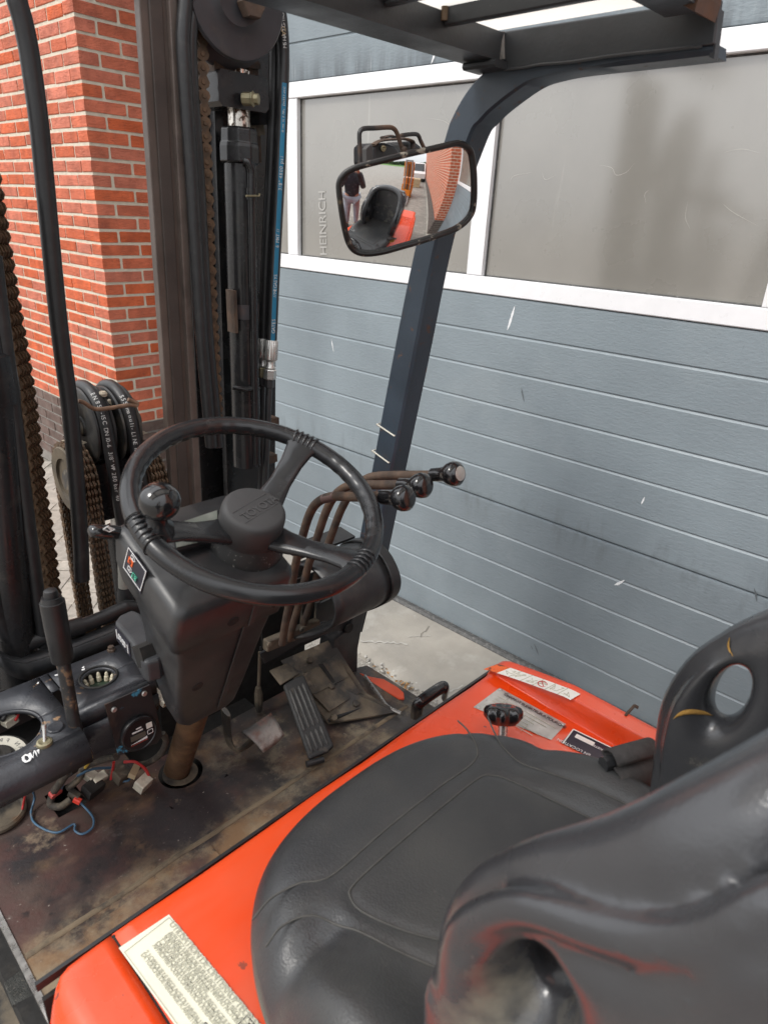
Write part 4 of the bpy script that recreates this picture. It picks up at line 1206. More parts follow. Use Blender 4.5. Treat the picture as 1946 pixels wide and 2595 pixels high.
# ---- wheel
WP = Vector((.506, .728, 1.267)); WN = Vector((0, -.397, .918)).normalized(); WX = Vector((1, 0, 0)); WY = WN.cross(WX).normalized()
def wp(r, a, h=0.0): return WP + WX * (r * math.cos(a)) + WY * (r * math.sin(a)) + WN * h
SP = [math.radians(a) for a in (31, -69, 179)]
wheel = empty('steering_wheel'); wheel.parent = truck; wheel.location = (-TB.x, -TB.y, 0)
b = MB()
NB, NT = 288, 16
rings = []
for i in range(NB):
    a = 2 * PI * i / NB
    near = min(abs((a - s + PI) % (2 * PI) - PI) for s in SP)
    ridge = 0
    if near < .20: bump = 0
    else: bump = .0004 * math.cos(44 * a) * sstep(.20, .30, near)
    if near < .11: ridge = .0006 * (1 if math.cos(near * 2 * PI / .048) > .1 else -.6)
    ring = []
    for k in range(NT):
        t = 2 * PI * k / NT
        inner = max(0, -math.cos(t))                         # towards the hub
        low = max(0, -math.sin(t))
        rr = .0137 + bump * (inner + .3 * low) + ridge * max(0, math.sin(t) + .5)
        ring.append(wp(.1708 + rr * math.cos(t), a, rr * math.sin(t)))
    rings.append(ring)
b.ring_loft(rings, closed=True)
part('rim', b, m_wheel, wheel, smooth=60)
HC = -.0075
hub0 = WP + WX * -.007 + WY * -.003
for a in SP:
    b = MB()
    d = WX * math.cos(a) + WY * math.sin(a); t = WN.cross(d)
    rg = []
    for r, wd, h, th in ((.030, .052, -.050, .022), (.055, .044, -.044, .020), (.090, .034, -.030, .016), (.125, .036, -.014, .014), (.150, .044, -.004, .014), (.166, .060, .0, .016)):
        c = WP + d * r + WN * h
        prof = [(-.5, -.1), (-.5, .25), (-.36, .5), (.36, .5), (.5, .25), (.5, -.1), (.36, -.5), (-.36, -.5)]
        rg.append([c + t * (x * wd) + WN * (y * th) for x, y in prof])
    b.ring_loft(rg)
    part('spoke', b, m_wheel, wheel, smooth=40, bevel=.002)
    b = MB()                                                 # moulded grip ribs where spoke meets rim
    for j in range(-2, 3):
        aa = a + j * .050
        b.tube([wp(.1565, aa, .0035), wp(.162, aa, .0105), wp(.170, aa, .0152), wp(.178, aa, .0125), wp(.1835, aa, .005)], [.0012, .0022, .0024, .0022, .0012], 8)
    part('grip_rib', b, m_wheel, wheel, smooth=60)
b = MB(); b.lathe(hub0 + WN * -.050, WN, [(-.040, .030), (-.030, .036), (-.010, .043), (0, .0445), (.002, .0465), (.030, .0462), (.036, .0452), (.040, .0425), (.0418, .038), (.0422, .010)], 48)
b2 = b
hub = part('hub_cap', b, mat('hub_rubber', (.038, .038, .039), .62, var=.15, vscale=14, layers=[((.075, .07, .065), 16, .5, .8, {'amt': .4}), ((.16, .13, .09), 60, .72, .76, {'amt': .4})], bumps=[(700, .25, .0005)]), wheel, smooth=50)
m_emb = mat('embossed_rubber', (.060, .060, .061), .6)
hd = (WX * math.cos(math.radians(14)) + WY * math.sin(math.radians(14)))
hx = WN.cross(hd)
for o_ in (.011, -.013):
    b = MB(); b.bar(hub0 + WN * -.0078 + hx * o_ - hd * .034, hub0 + WN * -.0078 + hx * o_ + hd * .034, .0010, .0008, up=WN); part('hub_line', b, m_emb, wheel, smooth=0)
text('lettering', 'TOYOTA', hub0 - hd * .030 - hx * .010 + WN * -.0080, hd, hx, .018, m_emb, wheel, ext=.0006, spacing=.92)
b = MB()
b.tube([WP + WN * -.16, WP + WN * -.05], .021, 24); part('hub_shaft', b, m_dark, wheel)
# spinner knob and its clamp
ka = math.radians(179)
kb = wp(.156, ka, .012)
kc = wp(.1565, ka, .050)
b = MB(); b.lathe(kc, WN, [(-.0235 * math.cos(t), max(.0001, .0250 * math.sin(t))) for t in [PI * k / 24 for k in range(25)]], 40)
kn_ = part('spinner_knob', b, m_glossy, wheel, smooth=80)
b = MB(); b.lathe(kb, WN, [(-.014, .024), (-.004, .022), (.002, .014), (.012, .0115), (.02, .012)], 24); part('knob_stem', b, m_wheel, wheel, smooth=50)
for da in (-.135, .135):
    b = MB()
    c = [wp(.170 + .0156 * math.cos(t), ka + da, .0156 * math.sin(t)) for t in [2 * PI * k / 24 for k in range(24)]]
    b.tube(c, .0009, 6, closed=True); part('clamp_edge', b, m_dark, wheel)
# ================================================================== DASH, LEVERS, PEDALS
ZD = .85
dash = empty('dashboard'); dash.parent = truck; dash.location = (-TB.x, -TB.y, 0)
def dpart(name, mb, m, **k): return part(name, mb, m, dash, **k)
def holed_sheet(mb, x0, x1, y0, y1, z, hx, hy, r, n=64):
    ri = [Vector((hx + r * math.cos(2 * PI * k / n), hy + r * math.sin(2 * PI * k / n), z)) for k in range(n)]
    ro = []
    for k in range(n):
        c, s = math.cos(2 * PI * k / n), math.sin(2 * PI * k / n)
        q = min((x1 - hx) / c if c > 1e-6 else 9, (x0 - hx) / c if c < -1e-6 else 9, (y1 - hy) / s if s > 1e-6 else 9, (y0 - hy) / s if s < -1e-6 else 9)
        ro.append(Vector((hx + q * c, hy + q * s, z)))
    for a, d in ((x0, y0), (x0, y1), (x1, y0), (x1, y1)):    # keep the corners square
        k = min(range(n), key=lambda j: (ro[j] - Vector((a, d, z))).length)
        ro[k] = Vector((a, d, z))
    mb.strip([[*ri, ri[0]], [*ro, ro[0]]])
    lip = [Vector((p.x, p.y, z - .008)) for p in ri]
    mb.strip([[*ri, ri[0]], [*lip, lip[0]]])
# left cowl with the big round opening
b = MB()
holed_sheet(b, .06, .286, .935, 1.115, ZD, .1935, 1.008, .057)
bend = [(0, 0), (-.010, -.0015), (-.019, -.006), (-.026, -.013), (-.030, -.022), (-.031, -.034), (-.030, -.048)]
b.strip([[(x, .935 + dy_, ZD + dz_) for x in (.06, .12, .2, .286)] for dy_, dz_ in bend])
b.strip([[(x, 1.115 + dy_, ZD + dz_) for x in (.06, .2, .286, .437)] for dy_, dz_ in ((0, 0), (.006, -.003), (.008, -.012), (.008, -.10))])
dpart('dash_cowl', b, m_dash, smooth=40, solid=.004)
# right cowl with the lamp opening
b = MB()
holed_sheet(b, .300, .437, .985, 1.115, ZD, .364, 1.046, .031)
b.strip([[(x, .985 + dy_, ZD + dz_) for x in (.300, .37, .437)] for dy_, dz_ in ((0, 0), (-.006, -.001), (-.011, -.005), (-.0135, -.011), (-.014, -.03))])
b.strip([[(.300, .971, .820), (.437, .971, .820)], [(.300, .971, .792), (.437, .971, .792)], [(.306, .971, .775), (.41, .971, .755)], [(.310, .971, .758), (.40, .971, .745)]])
b.strip([[(.284, 1.06, ZD), (.302, 1.06, ZD)], [(.284, 1.115, ZD), (.302, 1.115, ZD)]])
dpart('gauge_cowl', b, m_dash, smooth=40, solid=.004)
b = MB(); b.tube([(.364 + .032 * math.cos(t), 1.046 + .032 * math.sin(t), ZD + .001) for t in [2 * PI * k / 48 for k in range(48)]], .0018, 8, closed=True); dpart('gauge_ring', b, m_dark)
b = MB(); b.lathe((.364, 1.046, ZD - .028), (0, 0, 1), [(0, .034), (.002, .034), (.003, .002)], 32); dpart('circuit_board', b, mat('circuit_board', (.03, .05, .03), .5, var=.4, vscale=60, layers=[((.28, .30, .22), 120, .6, .66, {'amt': .7})]))
m_bulb = mat('lamp_socket', (.55, .50, .38), .35, var=.2, vscale=80); m_redb = mat('red_bulb', (.6, .10, .05), .3)
random.seed(21)
for i in range(11):
    a = -.5 + 2 * PI * i / 11
    p = Vector((.364 + .0235 * math.cos(a), 1.046 + .0235 * math.sin(a), ZD - .025))
    b = MB(); b.lathe(p, (.15 * math.cos(a), .15 * math.sin(a), 1), [(0, .0045), (.009, .0045), (.010, .0032), (.015, .0034), (.018, .0015)], 10); dpart('indicator_lamp', b, m_redb if i in (10, 7) else m_bulb, smooth=40)
b = MB(); b.lathe(A('Z5', 782, 538, z=ZD + .004), (0, 0, 1), [(-.004, .008), (0, .008), (.001, .006), (.006, .006), (.007, .004)], 6); dpart('bolt', b, m_rust, smooth=0)
# things inside the round opening
b = MB(); b.lathe((.170, .985, ZD - .030), (-.05, -.25, 1), [(-.05, .048), (0, .050), (.004, .046), (.0045, .024), (.014, .021), (.016, .012), (.010, .009), (.010, .002)], 40); dpart('filter_cap', b, m_dark)
axf = Vector((-.05, -.25, 1)).normalized(); fs, fq = basis(axf)
fc = Vector((.170, .985, ZD - .030)) + axf * .0048
b = MB()
b.strip([[fc + (fs * math.cos(t) + fq * math.sin(t)) * r for t in [2 * PI * k / 40 for k in range(41)]] for r in (.028, .0445)])
dpart('cap_dial', b, mat('cap_dial', (.46, .44, .37), .6, layers=[((.15, .14, .12), 50, .55, .7, {'amt': .5})]), smooth=0)
word = 'CLEAN FROM AIR OUTLET . '
for i, ch in enumerate(word * 1):
    a = 2.4 - i * .26
    if ch == ' ': continue
    d = fs * math.cos(a) + fq * math.sin(a)
    text('lettering', ch, fc + d * .033 + axf * .0006, (fs * math.sin(a) - fq * math.cos(a)), d, .010, m_inkd, dash)
def wire(pts, r, m, name='wire'):
    b = MB(); b.tube(crv(pts, 6), r, 7); return dpart(name, b, m, smooth=60)
m_wr = mat('wire_red', (.45, .03, .03), .5); m_wk = mat('wire_black', (.02, .02, .02), .5); m_wb = mat('wire_blue', (.05, .12, .20), .5, layers=[((.15, .15, .14), 60, .5, .7, {'amt': .6})])
m_wy = mat('wire_yellow', (.5, .33, .05), .5); m_wo = mat('dirty_loom', (.05, .042, .034), .8, var=.4, vscale=60, layers=[((.22, .18, .12), 50, .5, .7, {'amt': .6})]); m_con = mat('nylon_connector', (.56, .52, .42), .5, var=.2, vscale=60, layers=[((.2, .17, .12), 50, .55, .75, {'amt': .6})])
z8 = ZD - .012
wire([A('Z5', 130, 930, z=z8), A('Z5', 118, 980, z=z8 - .005), A('Z5', 90, 1020, z=z8 - .01), A('Z5', 80, 1060, z=z8 - .02)], .0028, m_wr)
wire([A('Z5', 155, 935, z=z8), A('Z5', 135, 990, z=z8 - .005), A('Z5', 110, 1040, z=z8 - .01)], .0024, m_wr)
wire([A('Z5', 20, 1040, z=z8), A('Z5', 60, 970, z=z8 + .004), A('Z5', 110, 935, z=z8 - .01)], .004, m_wk)
b = MB(); b.box(A('Z5', 70, 1040, z=z8 - .012), (.022, .016, .014), Matrix.Rotation(.3, 3, 'Z'), .002); dpart('connector', b, m_con, smooth=0)
b = MB(); b.box(A('Z5', 225, 985, z=z8 - .012), (.010, .02, .010), Matrix.Rotation(.3, 3, 'Z'), .002); dpart('connector', b, m_con, smooth=0)
b = MB(); b.box((.19, 1.02, ZD - .075), (.2, .16, .01)); dpart('cavity_floor', b, m_dark, smooth=0)
# toggle switch, blanking plug, white marker letters
tp = A('Z5', 315, 1200, z=ZD)
b = MB(); b.lathe(tp, (0, 0, 1), [(-.004, .0125), (.001, .0125), (.004, .0115), (.005, .0085), (.004, .006), (.0035, .001)], 28); tg = dpart('toggle_nut', b, m_brass)
b = MB(); b.tube([tp, tp + Vector((.006, .010, .016)), tp + Vector((.008, .014, .024))], [.0025, .0032, .0042], 12); dpart('toggle_lever', b, m_zinc)
b = MB(); b.lathe(A('Z5', 392, 1092, z=ZD), (0, 0, 1), [(-.002, .0130), (.002, .0130), (.0035, .0115), (.0032, .002)], 28); dpart('blanking_plug', b, m_dash)
mk = A('Z5', 175, 1330, z=ZD) + Vector((0, 0, .001))
def scrawl(pts, nm):
    b = MB(); b.tube([A('Z5', u, v, z=ZD + .0008) for u, v in pts], .0021, 6, flat=(1, .35)); dpart(nm, b, m_wpaint)
scrawl([(170, 1318), (165, 1295), (180, 1280), (205, 1282), (218, 1300), (208, 1320), (185, 1328), (170, 1318)], 'marker_letter')
scrawl([(212, 1268), (235, 1300), (240, 1255), (262, 1290), (250, 1250), (278, 1270), (268, 1245)], 'marker_letter')
for u, v, l in ((400, 718, 16), (585, 680, 12), (268, 775, 8), (585, 665, 8)):
    b = MB(); b.plate([A('Z5', u - l, v + 4, z=ZD + .0005), A('Z5', u + l, v - 6, z=ZD + .0005), A('Z5', u + l, v + 5, z=ZD + .0005), A('Z5', u - l * .6, v + 10, z=ZD + .0005)], .0006, Vector((0, 0, 1))); dpart('paint_speck', b, m_wpaint, smooth=0)
# hour meter on its hanging plate
m_bluechip = mat('chipped_plate', (.022, .021, .022), .5, var=.3, vscale=14, layers=[((.10, .055, .035), 14, .5, .68, {'amt': .8, 'rough': .8}), ((.07, .30, .46), 26, .62, .66, {'amt': .95}), ((.26, .33, .20), 60, .72, .76, {'amt': .7})], bumps=[(120, .25, .0012)])
HP = [A('Z5', 738, 930, y=.966), A('Z5', 1052, 790, y=.966), A('Z5', 1142, 1150, y=.955), A('Z5', 1100, 1200, y=.953), A('Z5', 832, 1285, y=.953)]
b = MB(); b.plate(HP, .003, Vector((0, 1, 0))); hpl = dpart('meter_plate', b, m_bluechip, smooth=0)
hn = -((HP[1] - HP[0]).cross(HP[4] - HP[0])).normalized()
if hn.y > 0: hn = -hn
hpl0 = (HP[0] + hn * .0005, hn)
for u, v in ((800, 962), (1012, 850)):
    b = MB(); b.lathe(A('Z5', u, v, pl=hpl0), hn, [(0, .0052), (.002, .005), (.003, .0035), (.0028, .0015)], 16); dpart('pan_screw', b, m_zinc)
mc = A('Z5', 968, 1120, pl=hpl0)
b = MB(); b.lathe(mc, hn, [(0, .0335), (.007, .0335), (.009, .0325), (.010, .030), (.0085, .0285), (.0082, .001)], 48); mt = dpart('hour_meter', b, mat('meter_black', (.012, .012, .014), .35, layers=[((.10, .09, .08), 120, .70, .75, {'amt': .5})]))
mx = (A('Z5', 1050, 1085, pl=hpl0) - A('Z5', 880, 1165, pl=hpl0)).normalized(); mz = hn.cross(mx)
if mz.z < 0: mz = -mz
def mp(a, c, h=.0088): return mc + mx * a + mz * c + hn * h
b = MB(); b.plate([mp(-.018, -.008), mp(.010, -.008), mp(.010, .002), mp(-.018, .002)], .0006, hn); dpart('meter_window', b, mat('lcd_window', (.10, .092, .075), .3), smooth=0)
b = MB(); b.plate([mp(.013, .004), mp(.024, .004), mp(.024, .015), mp(.013, .015)], .0006, hn); dpart('meter_sticker', b, m_labw, smooth=0)
b = MB(); b.plate([mp(-.019, -.014), mp(.012, -.0095), mp(.012, -.014)], .0006, hn)
b.bar(mp(-.014, .0075), mp(.006, .0075), .0028, .0006, up=hn); b.bar(mp(-.006, .013), mp(.004, .013), .0022, .0006, up=hn)
for p, q in (((.014, -.008), (.024, -.008)), ((.024, -.008), (.024, 0)), ((.024, 0), (.014, 0)), ((.014, 0), (.014, -.008))): b.bar(mp(*p), mp(*q), .0010, .0006, up=hn)
dpart('meter_print', b, m_wpaint, smooth=0)
b = MB(); b.bar(mp(-.019, -.0165), mp(.012, -.0165), .0012, .0006, up=hn); dpart('meter_scale', b, mat('meter_red', (.35, .05, .04), .5), smooth=0)
# hand brake
hb_b, hb_m, hb_t = A('Z5', 565, 1300, y=.955), A('Z5', 443, 622, y=.96), A('Z5', 362, 172, y=.965)
b = MB(); b.tube([hb_b, hb_m, hb_m + (hb_t - hb_m) * .1], .0125, 16, flat=(1.15, .8))
hbk = part('hand_brake', b, mat('worn_lever', (.020, .019, .019), .5, var=.3, vscale=30, layers=[((.17, .10, .055), 60, .52, .62, {'amt': .85, 'rough': .85}), ((.28, .22, .16), 90, .66, .70, {'amt': .6})], bumps=[(150, .3, .001)]))
b = MB(); hv = hb_t - hb_m
b.tube([hb_m, hb_m + hv * .02, hb_m + hv * .5, hb_m + hv * .93, hb_m + hv * .935, hb_t], [.0145, .0165, .0180, .0182, .0160, .0145], 24)
b.lathe(hb_t, hv, [(0, .0105), (.006, .0105), (.011, .0095), (.013, .006)], 20)
part('brake_grip', b, m_hose, hbk, smooth=40)
# looms and loose plugs under the dash
ZW = .70
random.seed(9)
def zz(u, v, z=None): return A('Z5', u, v, z=(.59 if z is None else z))
wire([zz(820, 1290, .70), zz(700, 1320, .66), (zz(590, 1370, .62)), zz(560, 1440, .60), zz(480, 1520, .58)], .007, m_wo, 'wiring_loom')
wire([zz(1140, 1130, .70), zz(1165, 1180, .68), zz(1130, 1270, .64), zz(1050, 1330, .60), zz(980, 1350, .59)], .0065, m_wo, 'wiring_loom')
wire([zz(480, 1400, .66), zz(430, 1470, .62), zz(370, 1560, .58), zz(360, 1630, .562), zz(430, 1640, .562), zz(500, 1590, .57)], .0075, m_wo, 'wiring_loom')
wire([zz(870, 1330, .62), zz(950, 1330, .62), zz(1020, 1380, .60), zz(1050, 1440, .58)], .003, m_wr)
wire([zz(800, 1330, .64), zz(790, 1400, .60), zz(780, 1450, .58)], .0028, m_wr)
wire([zz(185, 1540, .63), zz(170, 1610, .58), zz(160, 1660, .565)], .0022, m_wr)
wire([zz(610, 1270, .68), zz(625, 1300, .66), zz(620, 1340, .64)], .003, m_wy)
wire([zz(635, 1270, .68), zz(640, 1310, .66), zz(600, 1370, .63)], .003, m_wy)
wire([zz(500, 1410, .62), zz(450, 1470, .60), zz(430, 1530, .585)], .0026, m_wb)
wire([zz(540, 1430, .62), zz(650, 1380, .62), zz(780, 1370, .60)], .0026, m_wb)
wire([zz(800, 1400, .60), zz(840, 1460, .58), zz(900, 1460, .58), zz(920, 1430, .58)], .0024, m_wb)
wire([zz(220, 1510, .62), zz(245, 1580, .57), zz(220, 1690, .556), zz(260, 1770, .555), zz(400, 1825, .555), zz(520, 1765, .555), zz(528, 1810, .555), zz(580, 1835, .555), zz(650, 1790, .555), zz(655, 1720, .556), zz(600, 1650, .558), zz(560, 1610, .565)], .0022, m_wb)
def conn(u, v, z, sz, rz, m, nm='connector'):
    b = MB(); b.box(zz(u, v, z), sz, Matrix.Rotation(rz, 3, 'Z') @ Matrix.Rotation(.4, 3, 'X'), .002); dpart(nm, b, m, smooth=0)
conn(700, 1440, .585, (.028, .016, .014), .1, m_con); conn(1005, 1480, .575, (.03, .022, .024), .35, m_con); conn(635, 1425, .59, (.02, .02, .018), .4, m_con); conn(500, 1370, .61, (.03, .022, .02), .2, m_mud)
conn(945, 1390, .60, (.035, .014, .012), .75, mat('dirty_sleeve', (.42, .33, .20), .7, var=.2)); conn(390, 1545, .585, (.022, .012, .012), .2, mat('red_terminal', (.5, .08, .07), .5), 'terminal'); conn(545, 1600, .57, (.010, .014, .012), .6, mat('red_plug', (.65, .05, .03), .5), 'terminal'); conn(525, 1560, .575, (.014, .022, .014), .5, m_mud)
conn(655, 1510, .575, (.036, .026, .026), .25, m_dark, 'relay'); conn(850, 1410, .59, (.03, .03, .03), .2, m_mud, 'relay'); conn(1125, 880, .80, (.014, .034, .016), .25, m_con)
b = MB(); b.lathe(A('Z5', -10, 1700, z=ZF + .004), (0, 0, 1), [(0, .050), (.006, .050), (.010, .046), (.008, .042), (.004, .040), (.004, .001)], 40); dpart('floor_gauge', b, m_mud)
# bulkhead in front of the driver's feet, frame and pipe ahead of the dash
b = MB(); b.box((.33, 1.236, .52), (.56, .008, .50)); part('bulkhead', b, m_dark, smooth=0)
b = MB(); b.tube(crv([A('Z5', -60, 120, y=1.2), A('Z5', 0, 330, y=1.2), A('Z5', 55, 450, y=1.2), A('Z5', 135, 515, y=1.2), A('Z5', 230, 490, y=1.2), A('Z5', 330, 450, y=1.2), A('Z5', 450, 412, y=1.2), A('Z5', 570, 378, y=1.2), A('Z5', 720, 320, y=1.2), A('Z5', 850, 262, y=1.2), A('Z5', 900, 245, y=1.2), A('Z5', 960, 262, y=1.2), A('Z5', 1000, 330, y=1.21)], 6), .0150, 16)
lp_ = part('lift_pipe', b, m_hose)
b = MB(); b.tube([A('Z5', 470, 405, y=1.2), A('Z5', 575, 376, y=1.2)], .0185, 16); part('pipe_sleeve', b, m_hose, lp_)
b = MB(); fp = [A('Z5', -40, 560, y=1.16), A('Z5', 30, 640, y=1.16), A('Z5', 110, 678, y=1.16), A('Z5', 190, 686, y=1.16), A('Z5', 300, 655, y=1.16), A('Z5', 500, 585, y=1.16), A('Z5', 900, 425, y=1.16), A('Z5', 1150, 330, y=1.16)]
b.strip([[p + Vector((0, 0, .016)) for p in fp], [p + Vector((0, .03, .016)) for p in fp]]); b.strip([[p + Vector((0, 0, .016)) for p in fp], [p - Vector((0, 0, .02)) for p in fp]])
part('front_frame', b, m_blk, smooth=30, solid=.005)
# ---- right side: slotted lever panel, cowl with rubber end, post
YB_ = 1.03
cw = [(1.035, .905), (1.012, .948), (.975, .972), (.930, .984), (.890, .972), (.862, .945), (.850, .915), (.858, .882), (.885, .850), (.930, .815), (.985, .780)]
def cowl(x0, x1, grow=0.0, m=None, nm='cowl', par=None, nn=6):
    C = crv([Vector((0, y, z)) for y, z in cw], 4)
    cen = Vector((0, .96, .88))
    b = MB()
    b.strip([[Vector((x, 0, 0)) + cen + (p - cen) * (1 + grow * (1 if i in (0,) else 1)) for p in C] for i, x in enumerate([x0 + (x1 - x0) * k / nn for k in range(nn + 1)])])
    return part(nm, b, m or m_blk, par, smooth=50, solid=.005)
cowl_o = cowl(.765, .925, 0, m_blk, 'lever_cowl')
cowl(.922, .948, .045, m_hose, 'cowl_end', cowl_o)
b = MB(); b.plate([(.946, y, z) for y, z in cw], .003, Vector((1, 0, 0))); part('cowl_cheek', b, m_dark, cowl_o, smooth=0)
b = MB(); b.box((.85, 1.0, .985), (.16, .05, .006), Matrix.Rotation(.1, 3, 'X')); part('cowl_plate', b, m_blk, cowl_o, smooth=0)
b = MB(); b.lathe(A('M5', 645, 672, y=.99), (0, -.3, 1), [(0, .007), (.003, .007), (.005, .004)], 12); part('bolt', b, m_rust, cowl_o)
b = MB(); b.lathe(A('M5', 487, 862, y=1.0), (0, -1, .2), [(0, .012), (.004, .012), (.006, .009), (.004, .006)], 20); part('blanking_plug', b, m_mud, cowl_o)
b = MB(); b.plate([A('M5', *p, y=1.10) for p in ((222, 648), (300, 612), (372, 640), (372, 668), (230, 664))], .002); part('paper_tag', b, m_lab, cowl_o, smooth=0)
b = MB(); b.plate([A('M5', *p, y=1.06) for p in ((92, 802), (118, 770), (192, 782), (150, 800), (98, 820))], .002); part('paper_tag', b, m_lab, cowl_o, smooth=0)
b = MB(); b.plate([A('M5', *p, y=1.02) for p in ((625, 662), (745, 620), (765, 628), (640, 680))], .004); part('rusty_strip', b, m_rust, cowl_o, smooth=0)
# lever panel: bars standing between the slots
pnl = empty('lever_panel'); pnl.parent = truck; pnl.location = (-TB.x, -TB.y, 0)
b = MB(); b.bar(A('M5', 60, 1345, y=1.02), A('M5', 430, 1190, y=1.02), .020, .028, up=Vector((0, 0, 1))); part('slot_sill', b, m_mud, pnl, smooth=0, bevel=.004)
b = MB(); b.plate([A('M5', 425, 1060, y=1.025), A('M5', 530, 1010, y=1.025), A('M5', 700, 1120, y=1.025), A('M5', 690, 1150, y=1.025), A('M5', 420, 1180, y=1.025)], .006, Vector((0, 1, 0))); part('panel_plate', b, m_blk, pnl, smooth=0)
b = MB(); b.plate([A('M5', 30, 1400, y=1.035), A('M5', 420, 1200, y=1.035), A('M5', 700, 1100, y=1.035), A('M5', 780, 1090, y=1.035), A('M5', 740, 1250, y=1.035), A('M5', 560, 1240, y=1.035), A('M5', 300, 1330, y=1.035), A('M5', 60, 1470, y=1.035)], .006, Vector((0, 1, 0))); part('panel_web', b, m_blk, pnl, smooth=0)
for u0, v0, u1, v1 in ((225, 1080, 232, 1290), (335, 1040, 320, 1240), (430, 1040, 420, 1190)):
    b = MB(); b.bar(A('M5', u0, v0, y=1.03), A('M5', u1, v1, y=1.03), .012, .006, up=Vector((0, 1, 0))); part('slot_bar', b, m_mud, pnl, smooth=0)
b = MB(); b.plate([A('M5', 40, 980, y=1.09), A('M5', 480, 800, y=1.09), A('M5', 560, 1240, y=1.09), A('M5', 40, 1420, y=1.09)], .004, Vector((0, 1, 0))); part('panel_back', b, m_dark, pnl, smooth=0)
for u, v in ((85, 1345), (200, 1310), (315, 1240)):
    b = MB(); b.lathe(A('M5', u, v - 8, y=.998), (0, -1, .3), [(0, .006), (.003, .006), (.005, .004)], 8); part('bolt', b, m_mud, pnl, smooth=0)
b = MB(); b.plate([A('Z6', 826, 205, y=1.03), A('Z6', 888, 180, y=1.03), A('Z6', 882, 205, y=1.03), A('Z6', 858, 330, y=1.03), A('Z6', 845, 400, y=1.03), A('Z6', 842, 540, y=1.03), A('Z6', 700, 470, y=1.03), A('Z6', 720, 360, y=1.03), A('Z6', 800, 300, y=1.03)], .05, Vector((0, 1, 0))); part('front_post', b, m_blk, smooth=0, bevel=.003)
b = MB(); b.lathe(A('Z6', 797, 293, y=1.028), (0, -1, 0), [(0, .014), (.003, .013), (.0035, .010), (.001, .009), (.001, .002)], 20); part('post_hole', b, m_dark)
b = MB(); b.bar(A('Z6', 330, 440, y=1.10), A('Z6', 780, 240, y=1.10), .05, .004, up=Vector((0, 1, 0))); part('cross_rail', b, m_blk, smooth=0)
b = MB(); b.tube([A('Z6', 330, 420, y=1.06), A('Z6', 322, 640, y=1.06)], .004, 10); b.lathe(A('Z6', 322, 640, y=1.06), Vector((0, 0, -1)), [(-.02, .006), (0, .010), (.03, .010), (.05, .007)], 8); part('pedal_rod', b, m_mud)
b = MB(); b.box((.745, 1.20, .57), (.42, .03, .46)); part('dark_filler_board', b, m_dark, smooth=0)  # dark board added to hide the bright ground under the cross rail
# levers
for x, pts, ka_ in ((.70, ((180, 1330), (205, 1180), (230, 1050), (270, 800), (318, 600), (370, 430), (430, 340), (530, 300), (700, 302), (890, 304)), ((880, 303), (1075, 312))),
                    (.76, ((230, 1300), (262, 1180), (300, 1050), (360, 800), (422, 600), (490, 400), (560, 280), (650, 225), (760, 218), (1015, 218)), ((1005, 218), (1200, 224))),
                    (.82, ((310, 1250), (345, 1150), (380, 1050), (440, 800), (515, 600), (590, 400), (670, 260), (760, 182), (860, 155), (1100, 150), (1235, 150)), ((1230, 148), (1428, 138)))):
    P = crv([A('M5', u, v, x=x) for u, v in pts], 6)
    b = MB(); b.tube(P, .0082, 12); lv_ = part('control_lever', b, m_rust)
    p0, p1 = A('M5', *ka_[0], x=x), A('M5', *ka_[1], x=x)
    d = (p1 - p0); L_ = d.length; d.normalize()
    b = MB(); b.lathe(p0, d, [(0, .0085), (.001, .0115), (L_ * .25, .0120), (L_ * .42, .0125), (L_ * .52, .0150), (L_ * .64, .0190), (L_ * .77, .0208), (L_ * .90, .0195), (L_ * .98, .0145), (L_, .0125)], 28)
    part('lever_knob', b, m_glossy, lv_, smooth=60)
    if x > .8:
        b = MB(); b.lathe(p1 - d * .0035, d, [(0, .0125), (.0035, .0120), (.0044, .0100), (.0045, .001)], 24); part('knob_cap', b, m_alu, lv_)
    if x < .72:
        b = MB(); b.tube([P[-16] , P[-12]], .0085, 12); part('bare_patch', b, mat('worn_rod', (.16, .10, .09), .35, metal=.4), lv_)
# sloping toe plate, pads and pedals
T0, T1, T2, T3 = A('Z6', 440, 472, z=.665), A('Z6', 705, 358, z=.668), A('Z6', 885, 640, z=.580), A('Z6', 690, 800, z=.562)
b = MB(); b.plate([T0, T1, T2, A('Z6', 1060, 740, z=.556), T3], .004, Vector((0, 0, 1))); toe = part('toe_plate', b, m_mud, smooth=0)
tn = (T1 - T0).cross(T2 - T0).normalized()
if tn.z < 0: tn = -tn
tpl = (T0 + tn * .008, tn)
b = MB(); b.plate([A('Z6', *p, pl=tpl) for p in ((520, 560), (735, 435), (790, 545), (855, 635), (690, 735), (600, 640))], .005, tn); part('tread_plate', b, m_mud, toe, smooth=0, bevel=.001)
tpl2 = (T0 + tn * .0145, tn)
b = MB(); b.plate([A('Z6', *p, pl=tpl2) for p in ((635, 485), (660, 480), (735, 590), (720, 595))], .001, tn); part('tread_slot', b, m_dark, toe, smooth=0)
b = MB(); b.bar(A('Z6', 610, 640, pl=tpl2), A('Z6', 790, 548, pl=tpl2), .003, .004, up=tn); part('tread_weld', b, m_mud, toe, smooth=0)
for u, v in ((595, 460), (705, 598), (835, 690), (720, 765)):
    b = MB(); b.lathe(A('Z6', u, v, pl=tpl2), tn, [(-.008, .009), (.001, .009), (.003, .0075), (.0035, .003)], 6); part('bolt', b, m_mud, toe, smooth=0)
b = MB(); b.plate([A('Z6', 380, 515, z=.69), A('Z6', 470, 475, z=.69), A('Z6', 540, 530, z=.675), A('Z6', 440, 590, z=.675)], .006); part('pedal_bracket', b, m_mud, toe, smooth=0, bevel=.002)
